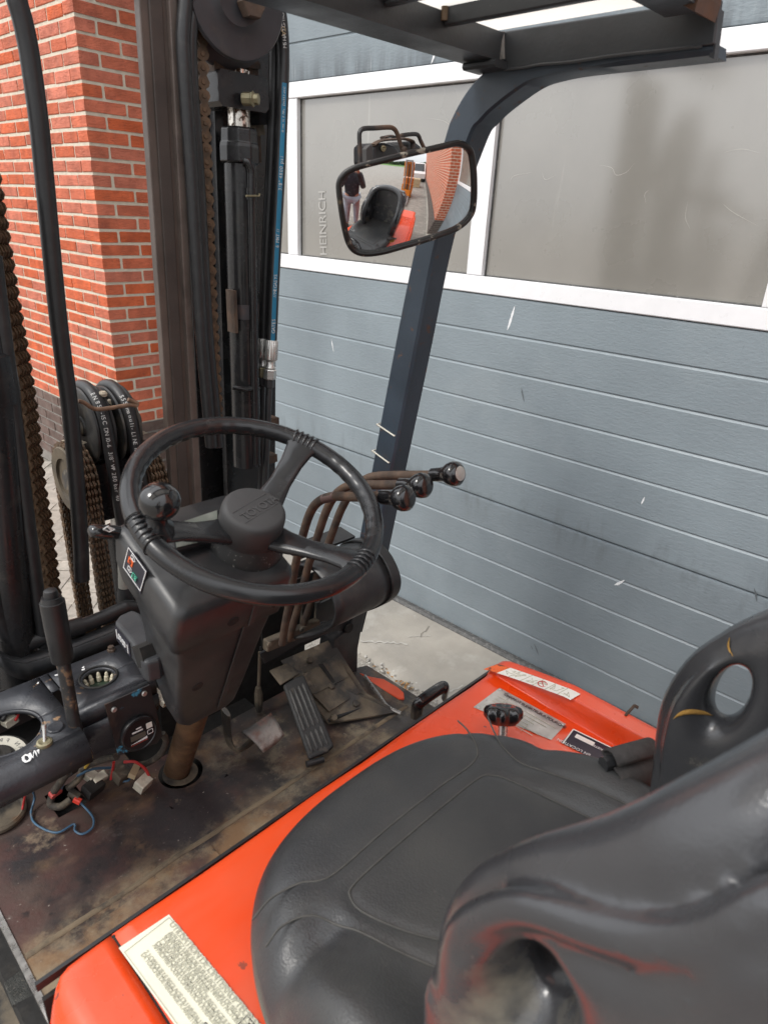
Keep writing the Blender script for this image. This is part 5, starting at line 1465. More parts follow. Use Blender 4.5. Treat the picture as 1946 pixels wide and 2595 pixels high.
b = MB(); b.bar(A('Z6', 680, 775, z=.567), A('Z6', 860, 700, z=.572), .022, .008, up=Vector((0, 0, 1))); part('hinge_plate', b, m_blk, toe, smooth=0)
# accelerator: rubber pad with long ribs
qa, qb, qc, qd = A('Z6', 452, 592, z=.672), A('Z6', 562, 536, z=.678), A('Z6', 722, 912, z=.585), A('Z6', 590, 985, z=.578)
pn = (qb - qa).cross(qd - qa).normalized()
if pn.z < 0: pn = -pn
b = MB(); b.prism([qa, (qa * .3 + qb * .7) + (qb - qc) * .02, qb, qb * .93 + qc * .07, qc, qc * .7 + qd * .3 + (qc - qb) * .03, qd, qd * .95 + qa * .05], pn * -.012); acc = part('accelerator_pedal', b, mat('pedal_rubber', (.018, .018, .018), .55, var=.2, vscale=30, layers=[((.13, .11, .085), 40, .58, .75, {'amt': .6, 'rough': .85})], bumps=[(300, .2, .001)]), smooth=0, bevel=.005, seg=3)
m_pr = mat('worn_ridge', (.055, .053, .05), .55, layers=[((.02, .02, .02), 40, .5, .6, {'amt': .8})])
for f in (.18, .38, .58, .78):
    for t0, t1 in ((.10, .66), (.70, .95)):
        a_ = (qa * (1 - f) + qb * f); c_ = (qd * (1 - f) + qc * f)
        b = MB(); b.tube([a_ + (c_ - a_) * t0, a_ + (c_ - a_) * (t0 + .03), a_ + (c_ - a_) * (t1 - .03), a_ + (c_ - a_) * t1], [.001, .0035, .0035, .001], 8); part('pedal_rib', b, m_pr, acc)
b = MB(); b.tube([qd + Vector((-.008, .0, -.008)), qd + Vector((.03, -.01, -.012))], .007, 10); part('pedal_pivot', b, m_blk, acc)
# brake pedal
ba, bb_, bc, bd = A('Z6', 232, 842, z=.640), A('Z6', 385, 742, z=.648), A('Z6', 452, 852, z=.612), A('Z6', 345, 942, z=.604)
rows = []
for i in range(9):
    t = i / 8
    r = []
    for j in range(9):
        f = j / 8
        p = (ba * (1 - f) + bb_ * f) * (1 - t) + (bd * (1 - f) + bc * f) * t
        p = p + Vector((0, 0, .006 * math.sin(PI * t) * .6 - .012 * max(0, t - .6) ** 1.5)) + (bd - ba) * (.05 * math.sin(PI * f) * t)
        r.append(p)
    rows.append(r)
b = MB(); b.strip(rows)
bp_ = part('brake_pedal', b, mat('worn_pedal', (.030, .028, .026), .5, var=.3, vscale=20, metal=.0, layers=[((.50, .46, .42), 26, .30, .55, {'amt': .9, 'rough': .35, 'axis': (1, .945, .905)}), ((.12, .05, .035), 24, .5, .62, {'amt': .7})], bumps=[(150, .2, .001)]), smooth=40, solid=.005)
b = MB(); b.tube(crv([A('Z6', 150, 730, z=.70), A('Z6', 155, 820, z=.64), A('Z6', 172, 900, z=.595), A('Z6', 210, 935, z=.580), A('Z6', 255, 915, z=.590), A('Z6', 300, 870, z=.612)], 6), .011, 10, flat=(1.5, .45)); part('pedal_arm', b, m_mud, bp_)
# ================================================================== OVERHEAD GUARD, MIRROR, LAMP
m_grd = mat('guard_paint', (.036, .050, .068), .40, var=.18, vscale=6, rvar=.1, layers=[((.020, .022, .026), 5, .5, .75, {'amt': .6}), ((.12, .060, .035), 48, .63, .69, {'amt': .85, 'rough': .85}), ((.17, .19, .21), 60, .72, .76, {'amt': .35})], bumps=[(180, .25, .001)])
m_grdk = mat('guard_paint_dark', (.042, .047, .053), .42, var=.25, vscale=7, rvar=.1, layers=[((.012, .012, .013), 6, .5, .7, {'amt': .6}), ((.14, .07, .035), 18, .68, .76, {'amt': .85, 'rough': .85}), ((.12, .12, .12), 60, .70, .76, {'amt': .4})], bumps=[(180, .3, .001)])
guard = empty('overhead_guard'); guard.parent = truck; guard.location = (-TB.x, -TB.y, 0)
def gpart(nm, mb, m, **k): return part(nm, mb, m, guard, **k)
GX = .95
outer = [('D', 765, 1215), ('S', 984.5, 950), ('S', 1051, 618.7), ('Z2', 1152, 800), ('Z2', 1203, 650), ('Z2', 1292, 498), ('M2', 722, 234), ('M2', 800, 212), ('M2', 930, 196), ('M2', 1200, 166), ('M2', 1472, 138)]
inner = [('D', 806, 1215), ('S', 1040.6, 944), ('S', 1109, 597), ('Z2', 1296, 790), ('Z2', 1372, 668), ('Z2', 1476, 572), ('M2', 858, 276), ('M2', 930, 251), ('M2', 1020, 234), ('M2', 1200, 213), ('M2', 1472, 181)]
oc = crv([A(*p, x=GX) for p in outer], 6); ic = crv([A(*p, x=GX) for p in inner], 6)
b = MB()
rg = []
for p, q in zip(oc, ic):
    v = Vector((.046, 0, 0)); e = .005
    d = (q - p).normalized()
    rg.append([p + d * e, q - d * e, q + Vector((e * .8, 0, 0)), q + v, p + v, p + Vector((e * .8, 0, 0))])
b.ring_loft(rg)
gpart('pillar', b, m_grd, smooth=35)
# side beam welded over the rail
bt = [A('M2', *p, x=GX - .004) for p in ((776, 104), (1348, 16), (1498, -8), (1478, 146), (1200, 182), (780, 230))]
b = MB(); b.prism(bt, Vector((.012, 0, 0))); gpart('side_beam', b, m_grdk, smooth=0, bevel=.002)
b = MB(); b.tube(crv([A('M2', u, v, x=GX - .004) for u, v in ((785, 232), (850, 224), (905, 214), (1000, 206), (1150, 184), (1300, 168), (1440, 152))], 4), .0022, 8); gpart('weld_bead', b, m_grdk)
b = MB(); b.tube([A('M2', 773, 108, x=GX - .006), A('M2', 775, 200, x=GX - .006)], .005, 8); gpart('weld_bead', b, mat('weld_grey', (.16, .155, .15), .6, var=.3, vscale=60, bumps=[(150, .6, .002)]))
# front cross beam
cb_ = A('M2', 776, 205, x=GX - .004)
yc, zc_ = cb_.y, cb_.z
zt_ = A('M2', 776, 106, y=yc).z
p_f = A('M2', 690, 226, z=zc_)
print('beam', yc, zc_, zt_, p_f)
cbd = Vector((-1, 0, 0))
b = MB(); b.box(((GX + .02 - .45) / 2, yc + .030, (zc_ + zt_) / 2), (GX + .02 + .45, .060, zt_ - zc_), cham=.005); gpart('front_beam', b, m_grdk, smooth=0)
b = MB(); b.box((GX - .012, yc + .020, zc_ - .006), (.045, .060, .010), cham=.003); gpart('corner_gusset', b, m_grdk, smooth=0)
for u, v, s in ((598, 95, .012), (404, 30, .012), (210, -40, .012)):
    q = A('M2', u, v, y=yc)
    b = MB(); b.box((q.x - .006, (yc + .38) / 2 - .002, q.z + .034), (s, yc - .38, .066), cham=.002); gpart('guard_bar', b, m_grdk, smooth=0)
    b = MB(); b.tube([Vector((q.x - .013, yc - .003, q.z + .006)), Vector((q.x - .013, yc - .003, q.z + .06))], .005, 8); gpart('weld_bead', b, mat('weld_rust', (.15, .10, .06), .7, var=.3, vscale=60, bumps=[(150, .6, .002)]) if u == 598 else m_grdk)
rq = A('M2', 1480, 78, x=GX - .02); rl = A('M2', 1345, 0, y=rq.y)
b = MB(); b.box(((GX - .03 - .45) / 2, rq.y + .03, rq.z + .055), (GX - .03 + .45, .05, .09), cham=.003); gpart('rear_beam', b, m_grdk, smooth=0)
rp = [A('M2', *p, x=GX - .010) for p in ((1345, 10), (1482, 76), (1500, 20), (1508, -30), (1380, -30))]
b = MB(); b.prism(rp, Vector((-.06, 0, 0))); gpart('corner_brace', b, mat('rusty_brace', (.11, .055, .032), .6, var=.3, vscale=14, layers=[((.03, .032, .036), 9, .5, .62, {'amt': .8})]), smooth=0)
ep = [A('M2', *p, x=GX + .002) for p in ((1474, 60), (1500, 30), (1478, 196), (1462, 190))]
b = MB(); b.prism(ep, Vector((.012, 0, 0))); gpart('end_plate', b, m_grdk, smooth=0)
# milky weather sheet laid on top of the bars
m_sheet = mat('milky_sheet', (.80, .78, .72), .4, var=.05, vscale=8, layers=[((.35, .22, .12), 6, .66, .80, {'amt': .7})])
t_ = m_sheet.node_tree
tr_ = t_.nodes.new('ShaderNodeBsdfTranslucent'); tr_.inputs['Color'].default_value = (.86, .84, .78, 1)
mx_ = t_.nodes.new('ShaderNodeMixShader'); mx_.inputs[0].default_value = .75
o_ = [n for n in t_.nodes if n.type == 'OUTPUT_MATERIAL'][0]
t_.links.new(t_.nodes['Principled BSDF'].outputs[0], mx_.inputs[1]); t_.links.new(tr_.outputs[0], mx_.inputs[2]); t_.links.new(mx_.outputs[0], o_.inputs['Surface'])
b = MB(); b.strip([[(x, y, zt_ + .004) for x in (-.44, .2, .6, GX - .006)] for y in (.36, .55, yc + .02)]); gpart('roof_sheet', b, m_sheet, smooth=0)
# left half of the guard, out of the picture
b = MB(); b.box((.10, .58, zc_ + .03), (.012, .40, .09)); gpart('side_beam', b, m_grdk, smooth=0)
m_tie = mat('cable_tie', (.72, .69, .60), .5)
for (a, c, d) in ((('D', 814, 917), ('D', 850, 941), ('D', 876, 938)), (('D', 804, 974), ('D', 838, 999), ('D', 861, 996))):
    p, q = A(*a, x=GX - .002), A(*c, x=GX - .002)
    y0 = q.y - .001
    r = A(*d, y=y0)
    r = Vector((GX + .047, y0 - .002, q.z - .0))
    b = MB(); b.tube([p + Vector((.05, 0, .0)), p, q + Vector((0, -.002, 0)), r, r + Vector((0, .08, .01)), p + Vector((.05, 0, .0))], .0019, 6, flat=(1, 1)); part('cable_tie', b, m_tie)

# ---- convex mirror
MN = Vector((-.437, -.876, -.205)).normalized()
MC = A('M1', 790, 770, x=.80)
MR = .265
mirror = empty('rear_view_mirror'); mirror.parent = truck; mirror.location = (-TB.x, -TB.y, 0)
mo = [(133, 680), (138, 600), (170, 545), (225, 497), (330, 452), (560, 393), (800, 333), (1050, 277), (1240, 232), (1300, 229), (1360, 252), (1405, 305), (1425, 390), (1438, 520), (1442, 680), (1436, 800), (1420, 890), (1375, 965), (1310, 1025), (1220, 1078), (1000, 1155), (760, 1225), (560, 1280), (420, 1298), (330, 1288), (265, 1250), (220, 1175), (185, 1040), (155, 860)]
MS = MC - MN * MR                                            # centre of the sphere the glass is cut from
def on_glass(u, v):
    d = (A('M1', u, v, x=.8) - Vector((0, 0, CAMZ))).normalized()
    o_ = Vector((0, 0, CAMZ)) - MS
    h_ = o_.dot(d); q_ = max(0, h_ * h_ - o_.length_squared + MR * MR)
    p = Vector((0, 0, CAMZ)) + d * (-h_ - math.sqrt(q_))
    return p - MN * (p - MC).dot(MN)
mop = [on_glass(u, v) for u, v in mo]
mcv = crv(mop, 6, closed=True)
mcen = MC
def dome(p):
    r2 = (p - mcen).length_squared
    return p - MN * (r2 / (2 * MR))
b = MB()
rings = []
for i in range(22):
    t = .004 + .972 * i / 21
    rings.append([dome(mcen + (p - mcen) * t) for p in mcv])
R_ = [[b.bm.verts.new(p) for p in r] for r in rings]
c0v = b.bm.verts.new(mcen)
nn_ = len(mcv)
for j in range(nn_): b.face((c0v, R_[0][j], R_[0][(j + 1) % nn_]))
for i in range(21):
    for j in range(nn_): b.face((R_[i][j], R_[i + 1][j], R_[i + 1][(j + 1) % nn_], R_[i][(j + 1) % nn_]))
m_mir = mat('mirror_glass', (.86, .87, .87), .015, metal=1.0, var=.01, rvar=.005, layers=[((.55, .53, .50), 220, .70, .78, {'amt': .5}), ((.45, .44, .42), 9, .66, .80, {'amt': .25})])
mg = part('mirror_glass', b, m_mir, mirror, smooth=180)
b = MB()
b.tube([dome(mcen + (p - mcen) * .985) + MN * .0015 for p in mcv], .0044, 12, closed=True)
part('mirror_rim', b, mat('chipped_rim', (.012, .012, .012), .38, var=.2, layers=[((.36, .33, .27), 50, .61, .65, {'amt': .8}), ((.22, .17, .10), 25, .63, .70, {'amt': .7})], bumps=[(90, .5, .002)]), mirror)
b = MB()
b.ring_loft([[dome(mcen + (p - mcen) * t) - MN * o for p in mcv] for t, o in ((.985, .001), (.97, .018), (.80, .045), (.5, .058), (.1, .060))], cap=False)
part('mirror_shell', b, m_pla, mirror, smooth=60)
b = MB(); b.tube(crv([MC - MN * .05, MC - MN * .10, Vector((GX + .01, MC.y + .055, MC.z + .02))], 6), .010, 12); part('mirror_arm', b, m_blk, mirror)

# ---- work lamp with its tube guards, fixed to the pillar ahead of the mirror
lamp = empty('work_lamp'); lamp.parent = truck; lamp.location = (-TB.x, -TB.y, 0)
LY = 1.02
def tb(pts, y, r=.0042): 
    return MB().tube(crv([A('M1', u, v, y=y) for u, v in pts], 5), r, 12)
m_rtube = mat('rusting_tube', (.026, .025, .025), .5, var=.3, vscale=20, layers=[((.13, .075, .045), 14, .46, .62, {'amt': .8, 'rough': .8}), ((.25, .15, .09), 50, .62, .72, {'amt': .6})], bumps=[(150, .3, .001)])
part('tube_guard', tb([(352, 620), (348, 440), (346, 300), (342, 170), (350, 125), (385, 98), (500, 92), (625, 85), (672, 100), (700, 140), (730, 230), (765, 330)], LY), m_rtube, lamp)
part('tube_guard', tb([(720, 175), (760, 160), (870, 150), (905, 165), (925, 210), (950, 265), (975, 320), (990, 380)], LY + .07), m_rtube, lamp)
b = MB(); b.prism([A('M1', *p, y=LY + .03) for p in ((478, 262), (520, 235), (600, 232), (690, 262), (745, 330), (750, 430), (478, 450))], Vector((0, .06, 0))); part('lamp_housing', b, m_pla, lamp, smooth=0, bevel=.006)
b = MB(); b.prism([A('M1', *p, y=LY + .06) for p in ((735, 225), (870, 215), (930, 260), (960, 320), (960, 420), (735, 430))], Vector((0, .05, 0))); part('lamp_housing', b, m_pla, lamp, smooth=0, bevel=.006)
b = MB(); b.prism([A('M1', *p, y=LY + .02) for p in ((405, 290), (440, 255), (472, 245), (475, 420), (410, 430))], Vector((0, .012, 0))); part('lamp_bracket', b, mat('grey_bracket', (.075, .072, .07), .6, var=.2), lamp, smooth=0, bevel=.002)
b = MB(); b.tube(crv([A('M1', *p, y=LY + .03) for p in ((470, 255), (520, 222), (590, 205), (680, 200), (740, 195))], 5), .005, 10, flat=(1.6, .5)); part('lamp_strap', b, m_rust, lamp)
b = MB(); b.tube(crv([A('M1', *p, y=LY + .05) for p in ((560, 185), (640, 170), (700, 185), (840, 215), (850, 290))], 5), .0045, 10, flat=(1.6, .6)); part('lamp_strap', b, m_rtube, lamp)
b = MB(); b.lathe(A('M1', 567, 288, y=LY + .026), (-.3, -1, 0), [(0, .006), (.003, .0055), (.0035, .003), (.002, .0025), (.001, .001)], 16); part('brass_socket', b, m_brass, lamp)
b = MB(); b.plate([A('M1', *p, y=LY + .025) for p in ((750, 330), (900, 318), (900, 360), (750, 375))], .002, Vector((0, -1, 0))); part('paper_tag', b, m_lab, lamp, smooth=0)
b = MB(); b.lathe(A('M1', 765, 300, y=LY - .008), (0, -1, 0), [(0, .006), (.004, .006), (.006, .004)], 10); part('bolt', b, m_rust, lamp)
lq = A('M1', 700, 420, y=LY + .06)
b = MB(); b.bar(lq, Vector((GX + .02, .93, lq.z - .05)), .03, .02); part('lamp_mount', b, m_blk, lamp, smooth=0)
# ================================================================== MAST
mast = empty('mast'); mast.parent = truck; mast.location = (-TB.x, -TB.y, 0)
def mpart(nm, mb, m, **k): return part(nm, mb, m, mast, **k)
m_mastr = mat('mast_rail', (.095, .072, .060), .45, var=.25, vscale=14, rvar=.12, layers=[((.028, .024, .022), 5, .48, .68, {'amt': .7, 'stretch': (1, 1, .3)}), ((.11, .085, .070), 26, .58, .74, {'amt': .5}), ((.30, .27, .24), 130, .74, .78, {'amt': .5})], bumps=[(150, .2, .001)])
m_mastd = mat('mast_dark', (.016, .016, .017), .24, var=.2, vscale=10, layers=[((.06, .052, .045), 22, .56, .76, {'amt': .5}), ((.12, .07, .04), 40, .70, .76, {'amt': .6})], bumps=[(120, .2, .001)])
def run(k, pts, ext=True, **q):
    P = [A(k, u, v, **q) for u, v in pts]
    return P
def ext2(p, q, f0=.12, f1=.25): return [p + (p - q) * f0, q + (q - p) * f1]
YM = 1.30
tl, tr = A('D', 301, 0, y=YM), A('D', 384, 0, y=YM); bl, br = A('D', 372, 1060, y=YM), A('D', 436, 1085, y=YM)
def lerp(a, c, t): return a + (c - a) * t
def rail_prism(a0, a1, b0, b1, th, nm, m, f0=.15, f1=.45):
    A0, B0 = ext2(a0, a1, f0, f1); A1, B1 = ext2(b0, b1, f0, f1)
    b = MB(); v = Vector((0, th, 0))
    b.ring_loft([[A0, A1, A1 + v, A0 + v], [B0, B1, B1 + v, B0 + v]][0:0] or [[A0, A1 * 1, A1 + v, A0 + v], [B0, B1, B1 + v, B0 + v]]) if False else b.ring_loft([[A0, A1, A1 + v, A0 + v], [B0, B1, B1 + v, B0 + v]])
    return mpart(nm, b, m, smooth=0, bevel=.003)
def vprism(k, top2, bot2, y, th, nm, m, f0=.15, f1=.45):
    """upright bar: two points of its top edge, two of its lower edge, on the plane y"""
    a, c = [A(k, *p, y=y) for p in top2]; d, e = [A(k, *p, y=y) for p in bot2]
    ta, da = ext2(a, d, f0, f1); tc, ec = ext2(c, e, f0, f1)
    v = Vector((0, th, 0)); b = MB()
    b.ring_loft([[ta, tc, tc + v, ta + v], [da, ec, ec + v, da + v]])
    return mpart(nm, b, m, smooth=0, bevel=.002)
vprism('D', ((301, 0), (367, 0)), ((373, 1060), (424, 1085)), YM, .02, 'rail_flange', m_mastr)
vprism('D', ((366, 0), (384, 0)), ((423, 1085), (437, 1090)), YM - .012, .05, 'rail_lip', mat('rail_lip', (.12, .092, .078), .5, var=.2, vscale=14, layers=[((.05, .04, .035), 20, .5, .7, {'amt': .6})]))
vprism('D', ((322, 0), (352, 0)), ((388, 1060), (412, 1085)), YM - .004, .004, 'wear_track', mat('wear_track', (.055, .043, .037), .55, var=.2, vscale=14, layers=[((.08, .06, .05), 26, .56, .72, {'amt': .5})]))
vprism('D', ((384, 0), (600, 0)), ((437, 1090), (595, 1090)), 1.46, .02, 'rail_web', m_mastd)
vprism('D', ((455, 0), (545, 0)), ((492, 1050), (560, 1050)), 1.40, .02, 'inner_rail', m_mastd)
vprism('Z1', ((1375, 240), (1382, 240)), ((1440, 2200), (1447, 2200)), 1.42, .04, 'inner_flange', m_mastr, .3)
# left rail, mostly out of the picture
vprism('D', ((-260, 0), (-180, 0)), ((-120, 1060), (-60, 1085)), YM, .05, 'rail_flange', m_mastr)
b = MB(); b.box((.42, 1.46, 1.86 + .5), (.9, .03, .10)); mpart('cross_member', b, m_blk, smooth=0)
b = MB(); b.box((.46, 1.50, .62), (.52, .03, .12)); mpart('cross_member', b, m_blk, smooth=0)
def hose(k, pts, r, y, nm='hose', m=None, f0=0, f1=0, n=6, flat=None):
    P = [A(k, u, v, y=y) for u, v in pts]
    if f0: P.insert(0, P[0] + (P[0] - P[1]) * f0)
    if f1: P.append(P[-1] + (P[-1] - P[-2]) * f1)
    C = crv(P, n)
    o = mpart(nm, MB().tube(C, r, 14), m or m_hose)
    return C, o
hA, _ = hose('Z1', ((1042, 0), (1028, 200), (1036, 400), (1056, 700), (1080, 1050), (1106, 1500), (1132, 1900), (1160, 2212)), .0130, 1.275, f0=.8, f1=1)
hB, _ = hose('Z1', ((1090, 0), (1068, 200), (1070, 400), (1090, 700), (1115, 1050), (1140, 1500), (1165, 1900), (1195, 2212)), .0130, 1.285, f0=.8, f1=1)
FD = Vector((-.45, -.85, 0)).normalized()
def side_strip(C, r, wd, m, par, turn=0.0, i0=0, i1=None, nm='hose_stripe'):
    b = MB(); rows = []
    C2 = C[i0:i1]
    for i, p in enumerate(C2):
        t = (C2[min(len(C2) - 1, i + 1)] - C2[max(0, i - 1)]).normalized()
        f = (FD - t * FD.dot(t)).normalized(); s = t.cross(f).normalized()
        row = []
        for j in range(5):
            a = turn + (j / 4 - .5) * wd / r
            row.append(p + (f * math.cos(a) + s * math.sin(a)) * (r + .0006))
        rows.append(row)
    b.strip(rows); return mpart(nm, b, m, smooth=60)
def text_along(C, s, size, r, turn, m, start=0.0, rev=False, nm='lettering'):
    L = [0]
    for p, q in zip(C, C[1:]): L.append(L[-1] + (q - p).length)
    d = start
    for ch in s:
        wadv = size * (.62 if ch not in ' il1.-/"' else .36)
        x = d + wadv / 2
        if x > L[-1]: break
        i = max(j for j in range(len(L)) if L[j] <= x); i = min(i, len(C) - 2)
        t = (C[i + 1] - C[i]).normalized(); p = C[i] + t * (x - L[i])
        f = (FD - t * FD.dot(t)).normalized(); sd = t.cross(f).normalized()
        n_ = f * math.cos(turn) + sd * math.sin(turn)
        up = n_.cross(t)
        if ch != ' ': text(nm, ch, p + n_ * (r + .0008) - t * (wadv * .45) - up * (size * .33), t, up, size, m, mast, ext=.0001, lift=0)
        d += wadv
m_teal = mat('hose_stripe_blue', (.012, .17, .30), .5, layers=[((.02, .03, .04), 50, .6, .7, {'amt': .6})])
m_white2 = mat('hose_print', (.62, .62, .60), .6)
side_strip(hB, .0130, .0035, m_teal, None, turn=.9, i0=24)
# right-hand pair of hoses with blue band and white print
hP, _ = hose('Z1', ((1545, -60), (1575, 100), (1588, 280), (1586, 470), (1578, 700), (1565, 1000), (1550, 1300), (1535, 1600), (1527, 1800), (1522, 1915)), .0128, 1.30)
hQ, _ = hose('Z1', ((1525, 120), (1535, 260), (1534, 500), (1526, 800), (1510, 1100), (1495, 1400), (1483, 1700), (1478, 1905)), .0115, 1.33)
side_strip(hP, .0128, .0095, m_teal, None, turn=-.1, i0=18)
PT = hP[::-1]
text_along(PT, 'GATES', .011, .0130, .1, m_white2, .02)
text_along(PT, '//MEGASYS', .010, .0130, .1, m_white2, .10)
text_along(PT, '6 MXT //', .010, .0130, .1, m_white2, .205)
text_along(PT, '3/8" 4800 psi', .010, .0130, .1, m_white2, .32)
text_along(PT, '10 mm  11,0 MPa  EN 857-2SC', .006, .0130, .1, m_white2, .43)
text_along(PT, 'MSHA 2G-11C/36', .010, .0130, .1, m_white2, .58)
text_along(hP, 'GA', .013, .0130, 0, mat('hose_print_gold', (.5, .38, .22), .6), .06)
for C, r in ((hP, .0150), (hQ, .0140)):
    p = C[-1]; t = (C[-1] - C[-3]).normalized()
    rg = []
    s, q = basis(t)
    for h, rad, rib in ((-.004, .9, 0), (0, 1, 1), (.040, 1, 1), (.043, .9, 0), (.046, .72, 0), (.056, .72, 0), (.060, .86, 0), (.064, .7, 0)):
        rg.append([p + t * h + (s * math.cos(a) + q * math.sin(a)) * r * rad * (1 + .07 * rib * (1 if math.cos(16 * a) > 0 else -.6)) for a in [2 * PI * k / 64 for k in range(64)]])
    mpart('crimp_ferrule', MB().ring_loft(rg), m_zinc, smooth=35)
    b = MB(); b.lathe(p + t * .064, t, [(0, r * .85), (.002, r), (.022, r), (.024, r * .8)], 6); mpart('hex_nut', b, m_brass if C is hQ else m_zinc, smooth=0)
    b = MB(); b.lathe(p + t * .088, t, [(0, r * .8), (.018, r * .8), (.020, r * .5)], 6); b.tube([p + t * .10, p + t * .85], r * .5, 12); mpart('steel_line', b, m_blk)
b = MB(); b.box(A('Z4', 790, 115, y=1.34), (.055, .03, .02)); mpart('line_clamp', b, m_rust, smooth=0)
b = MB(); b.box(A('Z4', 800, 265, y=1.34), (.03, .03, .02)); mpart('line_clamp', b, m_rust, smooth=0)

# ---- chains: every link is a piece
def link_mesh(pitch, plates, wd, name='chain_link'):
    """figure-eight plates in the local YZ plane, pins along local X; one link spans local Z from 0 to pitch"""
    b = MB()
    prof = []
    for i in range(7): 
        a = PI * i / 6; prof.append((math.cos(a) * wd, -math.sin(a) * wd))
    prof = [(wd * math.cos(a), wd * math.sin(a)) for a in [PI + PI * i / 5 for i in range(6)]] + [(wd * .50, pitch * .5)] + [(wd * math.cos(a), pitch + wd * math.sin(a)) for a in [PI * i / 5 for i in range(6)]] + [(-wd * .50, pitch * .5)]
    for x, t in plates:
        b.prism([(x, py, pz) for py, pz in prof], (t, 0, 0))
    for z in (0, pitch):
        x0, x1 = plates[0][0] - .0015, plates[-1][0] + plates[-1][1] + .0015
        b.lathe((x0, 0, z), (1, 0, 0), [(0, wd * .35), (.0008, wd * .42), (x1 - x0 - .0008, wd * .42), (x1 - x0, wd * .35)], 8)
    me = b.mesh(name); me.materials.append(m_chain); return me
def chain(nm, path, pitch, pin_axis, width, wd, label=None):
    half = width / 2
    la = link_mesh(pitch, [(-half, .0036), (-half + .0092, .0036), (half - .0128, .0036), (half - .0036, .0036)], wd)
    lb = link_mesh(pitch, [(-half + .0075, .0036), (-.0018, .0036), (half - .0111, .0036)], wd * .98)
    root_ = empty(nm); root_.parent = mast
    L = [0]
    for p, q in zip(path, path[1:]): L.append(L[-1] + (q - p).length)
    def pt(d):
        i = max(j for j in range(len(L)) if L[j] <= d + 1e-9); i = min(i, len(path) - 2)
        return path[i] + (path[i + 1] - path[i]) * ((d - L[i]) / max(1e-9, L[i + 1] - L[i]))
    d = 0; i = 0
    while d + pitch <= L[-1]:
        p, q = pt(d), pt(d + pitch)
        z = (q - p).normalized(); x = Vector(pin_axis); x = (x - z * x.dot(z)).normalized(); y = z.cross(x)
        M = Matrix.Identity(4)
        for r_ in range(3): M[r_][0], M[r_][1], M[r_][2], M[r_][3] = x[r_], y[r_], z[r_], p[r_]
        o = bpy.data.objects.new('chain_link', la if i % 2 == 0 else lb); col.objects.link(o); o.parent = root_; o.matrix_local = M
        d += pitch; i += 1
    return root_
ch = [A('Z1', u, v, y=1.31) for u, v in ((1122, -100), (1124, 150), (1128, 400), (1138, 650), (1153, 1000), (1168, 1400), (1186, 1800), (1208, 2200), (1218, 2400))]
chain('lift_chain', crv(ch, 6), .0225, (.25, 1, 0), .030, .0118)
chl = [A('Z3', u, v, y=1.27) for u, v in ((-230, -2300), (-150, -1800), (-70, -1300), (10, -800), (85, -350), (150, 0), (215, 400), (262, 800), (305, 1150), (368, 1500), (428, 1990), (450, 2200))]
chain('lift_chain', crv(chl, 6), .0215, (.75, .6, 0), .036, .0130)
# ---- left cylinder with its pipe
def cyl(k, c0, c1, y, r, nm, m, f0=.2, f1=.3):
    p, q = A(k, *c0, y=y), A(k, *c1, y=y)
    P = ext2(p, q, f0, f1)
    return mpart(nm, MB().tube(P, r, 32), m), p, q
cyl('Z3', (-70, 300), (75, 1990), 1.22, .0385, 'lift_cylinder', m_mastd, 0, .5)
b = MB(); b.lathe(A('Z3', -70, 300, y=1.22), (0, 0, 1), [(-.02, .041), (0, .043), (.06, .043), (.065, .036), (.3, .036)], 32); mpart('cylinder_head', b, m_mastd, smooth=40)
cyl('Z3', (85, 230), (315, 1990), 1.20, .0125, 'oil_pipe', m_hose, .5, .3)
vprism('Z3', ((40, -300), (110, -300)), ((300, 1990), (400, 1990)), 1.34, .03, 'inner_rail', m_mastd, .2, .3)
# ---- right cylinder, gland, clamp and rod
_, p, q = cyl('Z1', (1346, 900), (1374, 2100), 1.33, .0335, 'lift_cylinder', m_mastd, 0, .5)
ax_ = (p - q).normalized()
b = MB(); b.lathe(p, ax_, [(-.008, .0335), (-.004, .0415), (.024, .0415), (.030, .0405), (.032, .0385), (.034, .0385), (.056, .0375), (.060, .033), (.061, .02)], 10); mpart('gland_nut', b, m_glossy if False else m_mastd, smooth=0, bevel=.002)
m_pit = mat('pitted_chrome', (.70, .66, .60), .25, metal=.9, var=.1, layers=[((.10, .05, .025), 95, .50, .58, {'amt': .95, 'rough': .8})])
mpart('piston_rod', MB().tube([p + ax_ * .05, p + ax_ * .16], .0225, 24), m_pit)
c_ = A('Z1', 1318, 520, y=1.33)
b = MB(); b.box(c_ + Vector((0, .01, 0)), (.118, .085, .062), cham=.008); mpart('rod_clamp', b, m_mastd, smooth=0)
b = MB(); b.box(A('Z1', 1250, 405, y=1.33) + Vector((0, .01, 0)), (.055, .05, .04), cham=.004); b.tube([A('Z1', 1270, 240, y=1.34), A('Z1', 1262, 380, y=1.34)], .0105, 12); mpart('anchor_nut', b, m_rust, smooth=0)
b = MB(); b.lathe(A('Z1', 1390, 555, y=1.28), Vector((.55, -.8, 0)), [(-.01, .012), (.008, .012), (.010, .014), (.012, .014), (.014, .010), (.022, .010), (.023, .007)], 8); mpart('banjo_bolt', b, m_brass, smooth=0)
b = MB(); b.tube(crv([A('Z1', 1366, 905, y=1.30), A('Z1', 1392, 915, y=1.295), A('Z1', 1408, 960, y=1.293), A('Z1', 1410, 1050, y=1.293), A('Z1', 1418, 1500, y=1.293), A('Z1', 1428, 2100, y=1.293), A('Z1', 1440, 2600, y=1.293)], 6), .0095, 14); pl_ = mpart('oil_pipe', b, m_mastd)
b = MB(); b.tube([A('Z1', 1410, 1055, y=1.293), A('Z1', 1412, 1120, y=1.293)], .0125, 14); mpart('pipe_union', b, m_mastd)
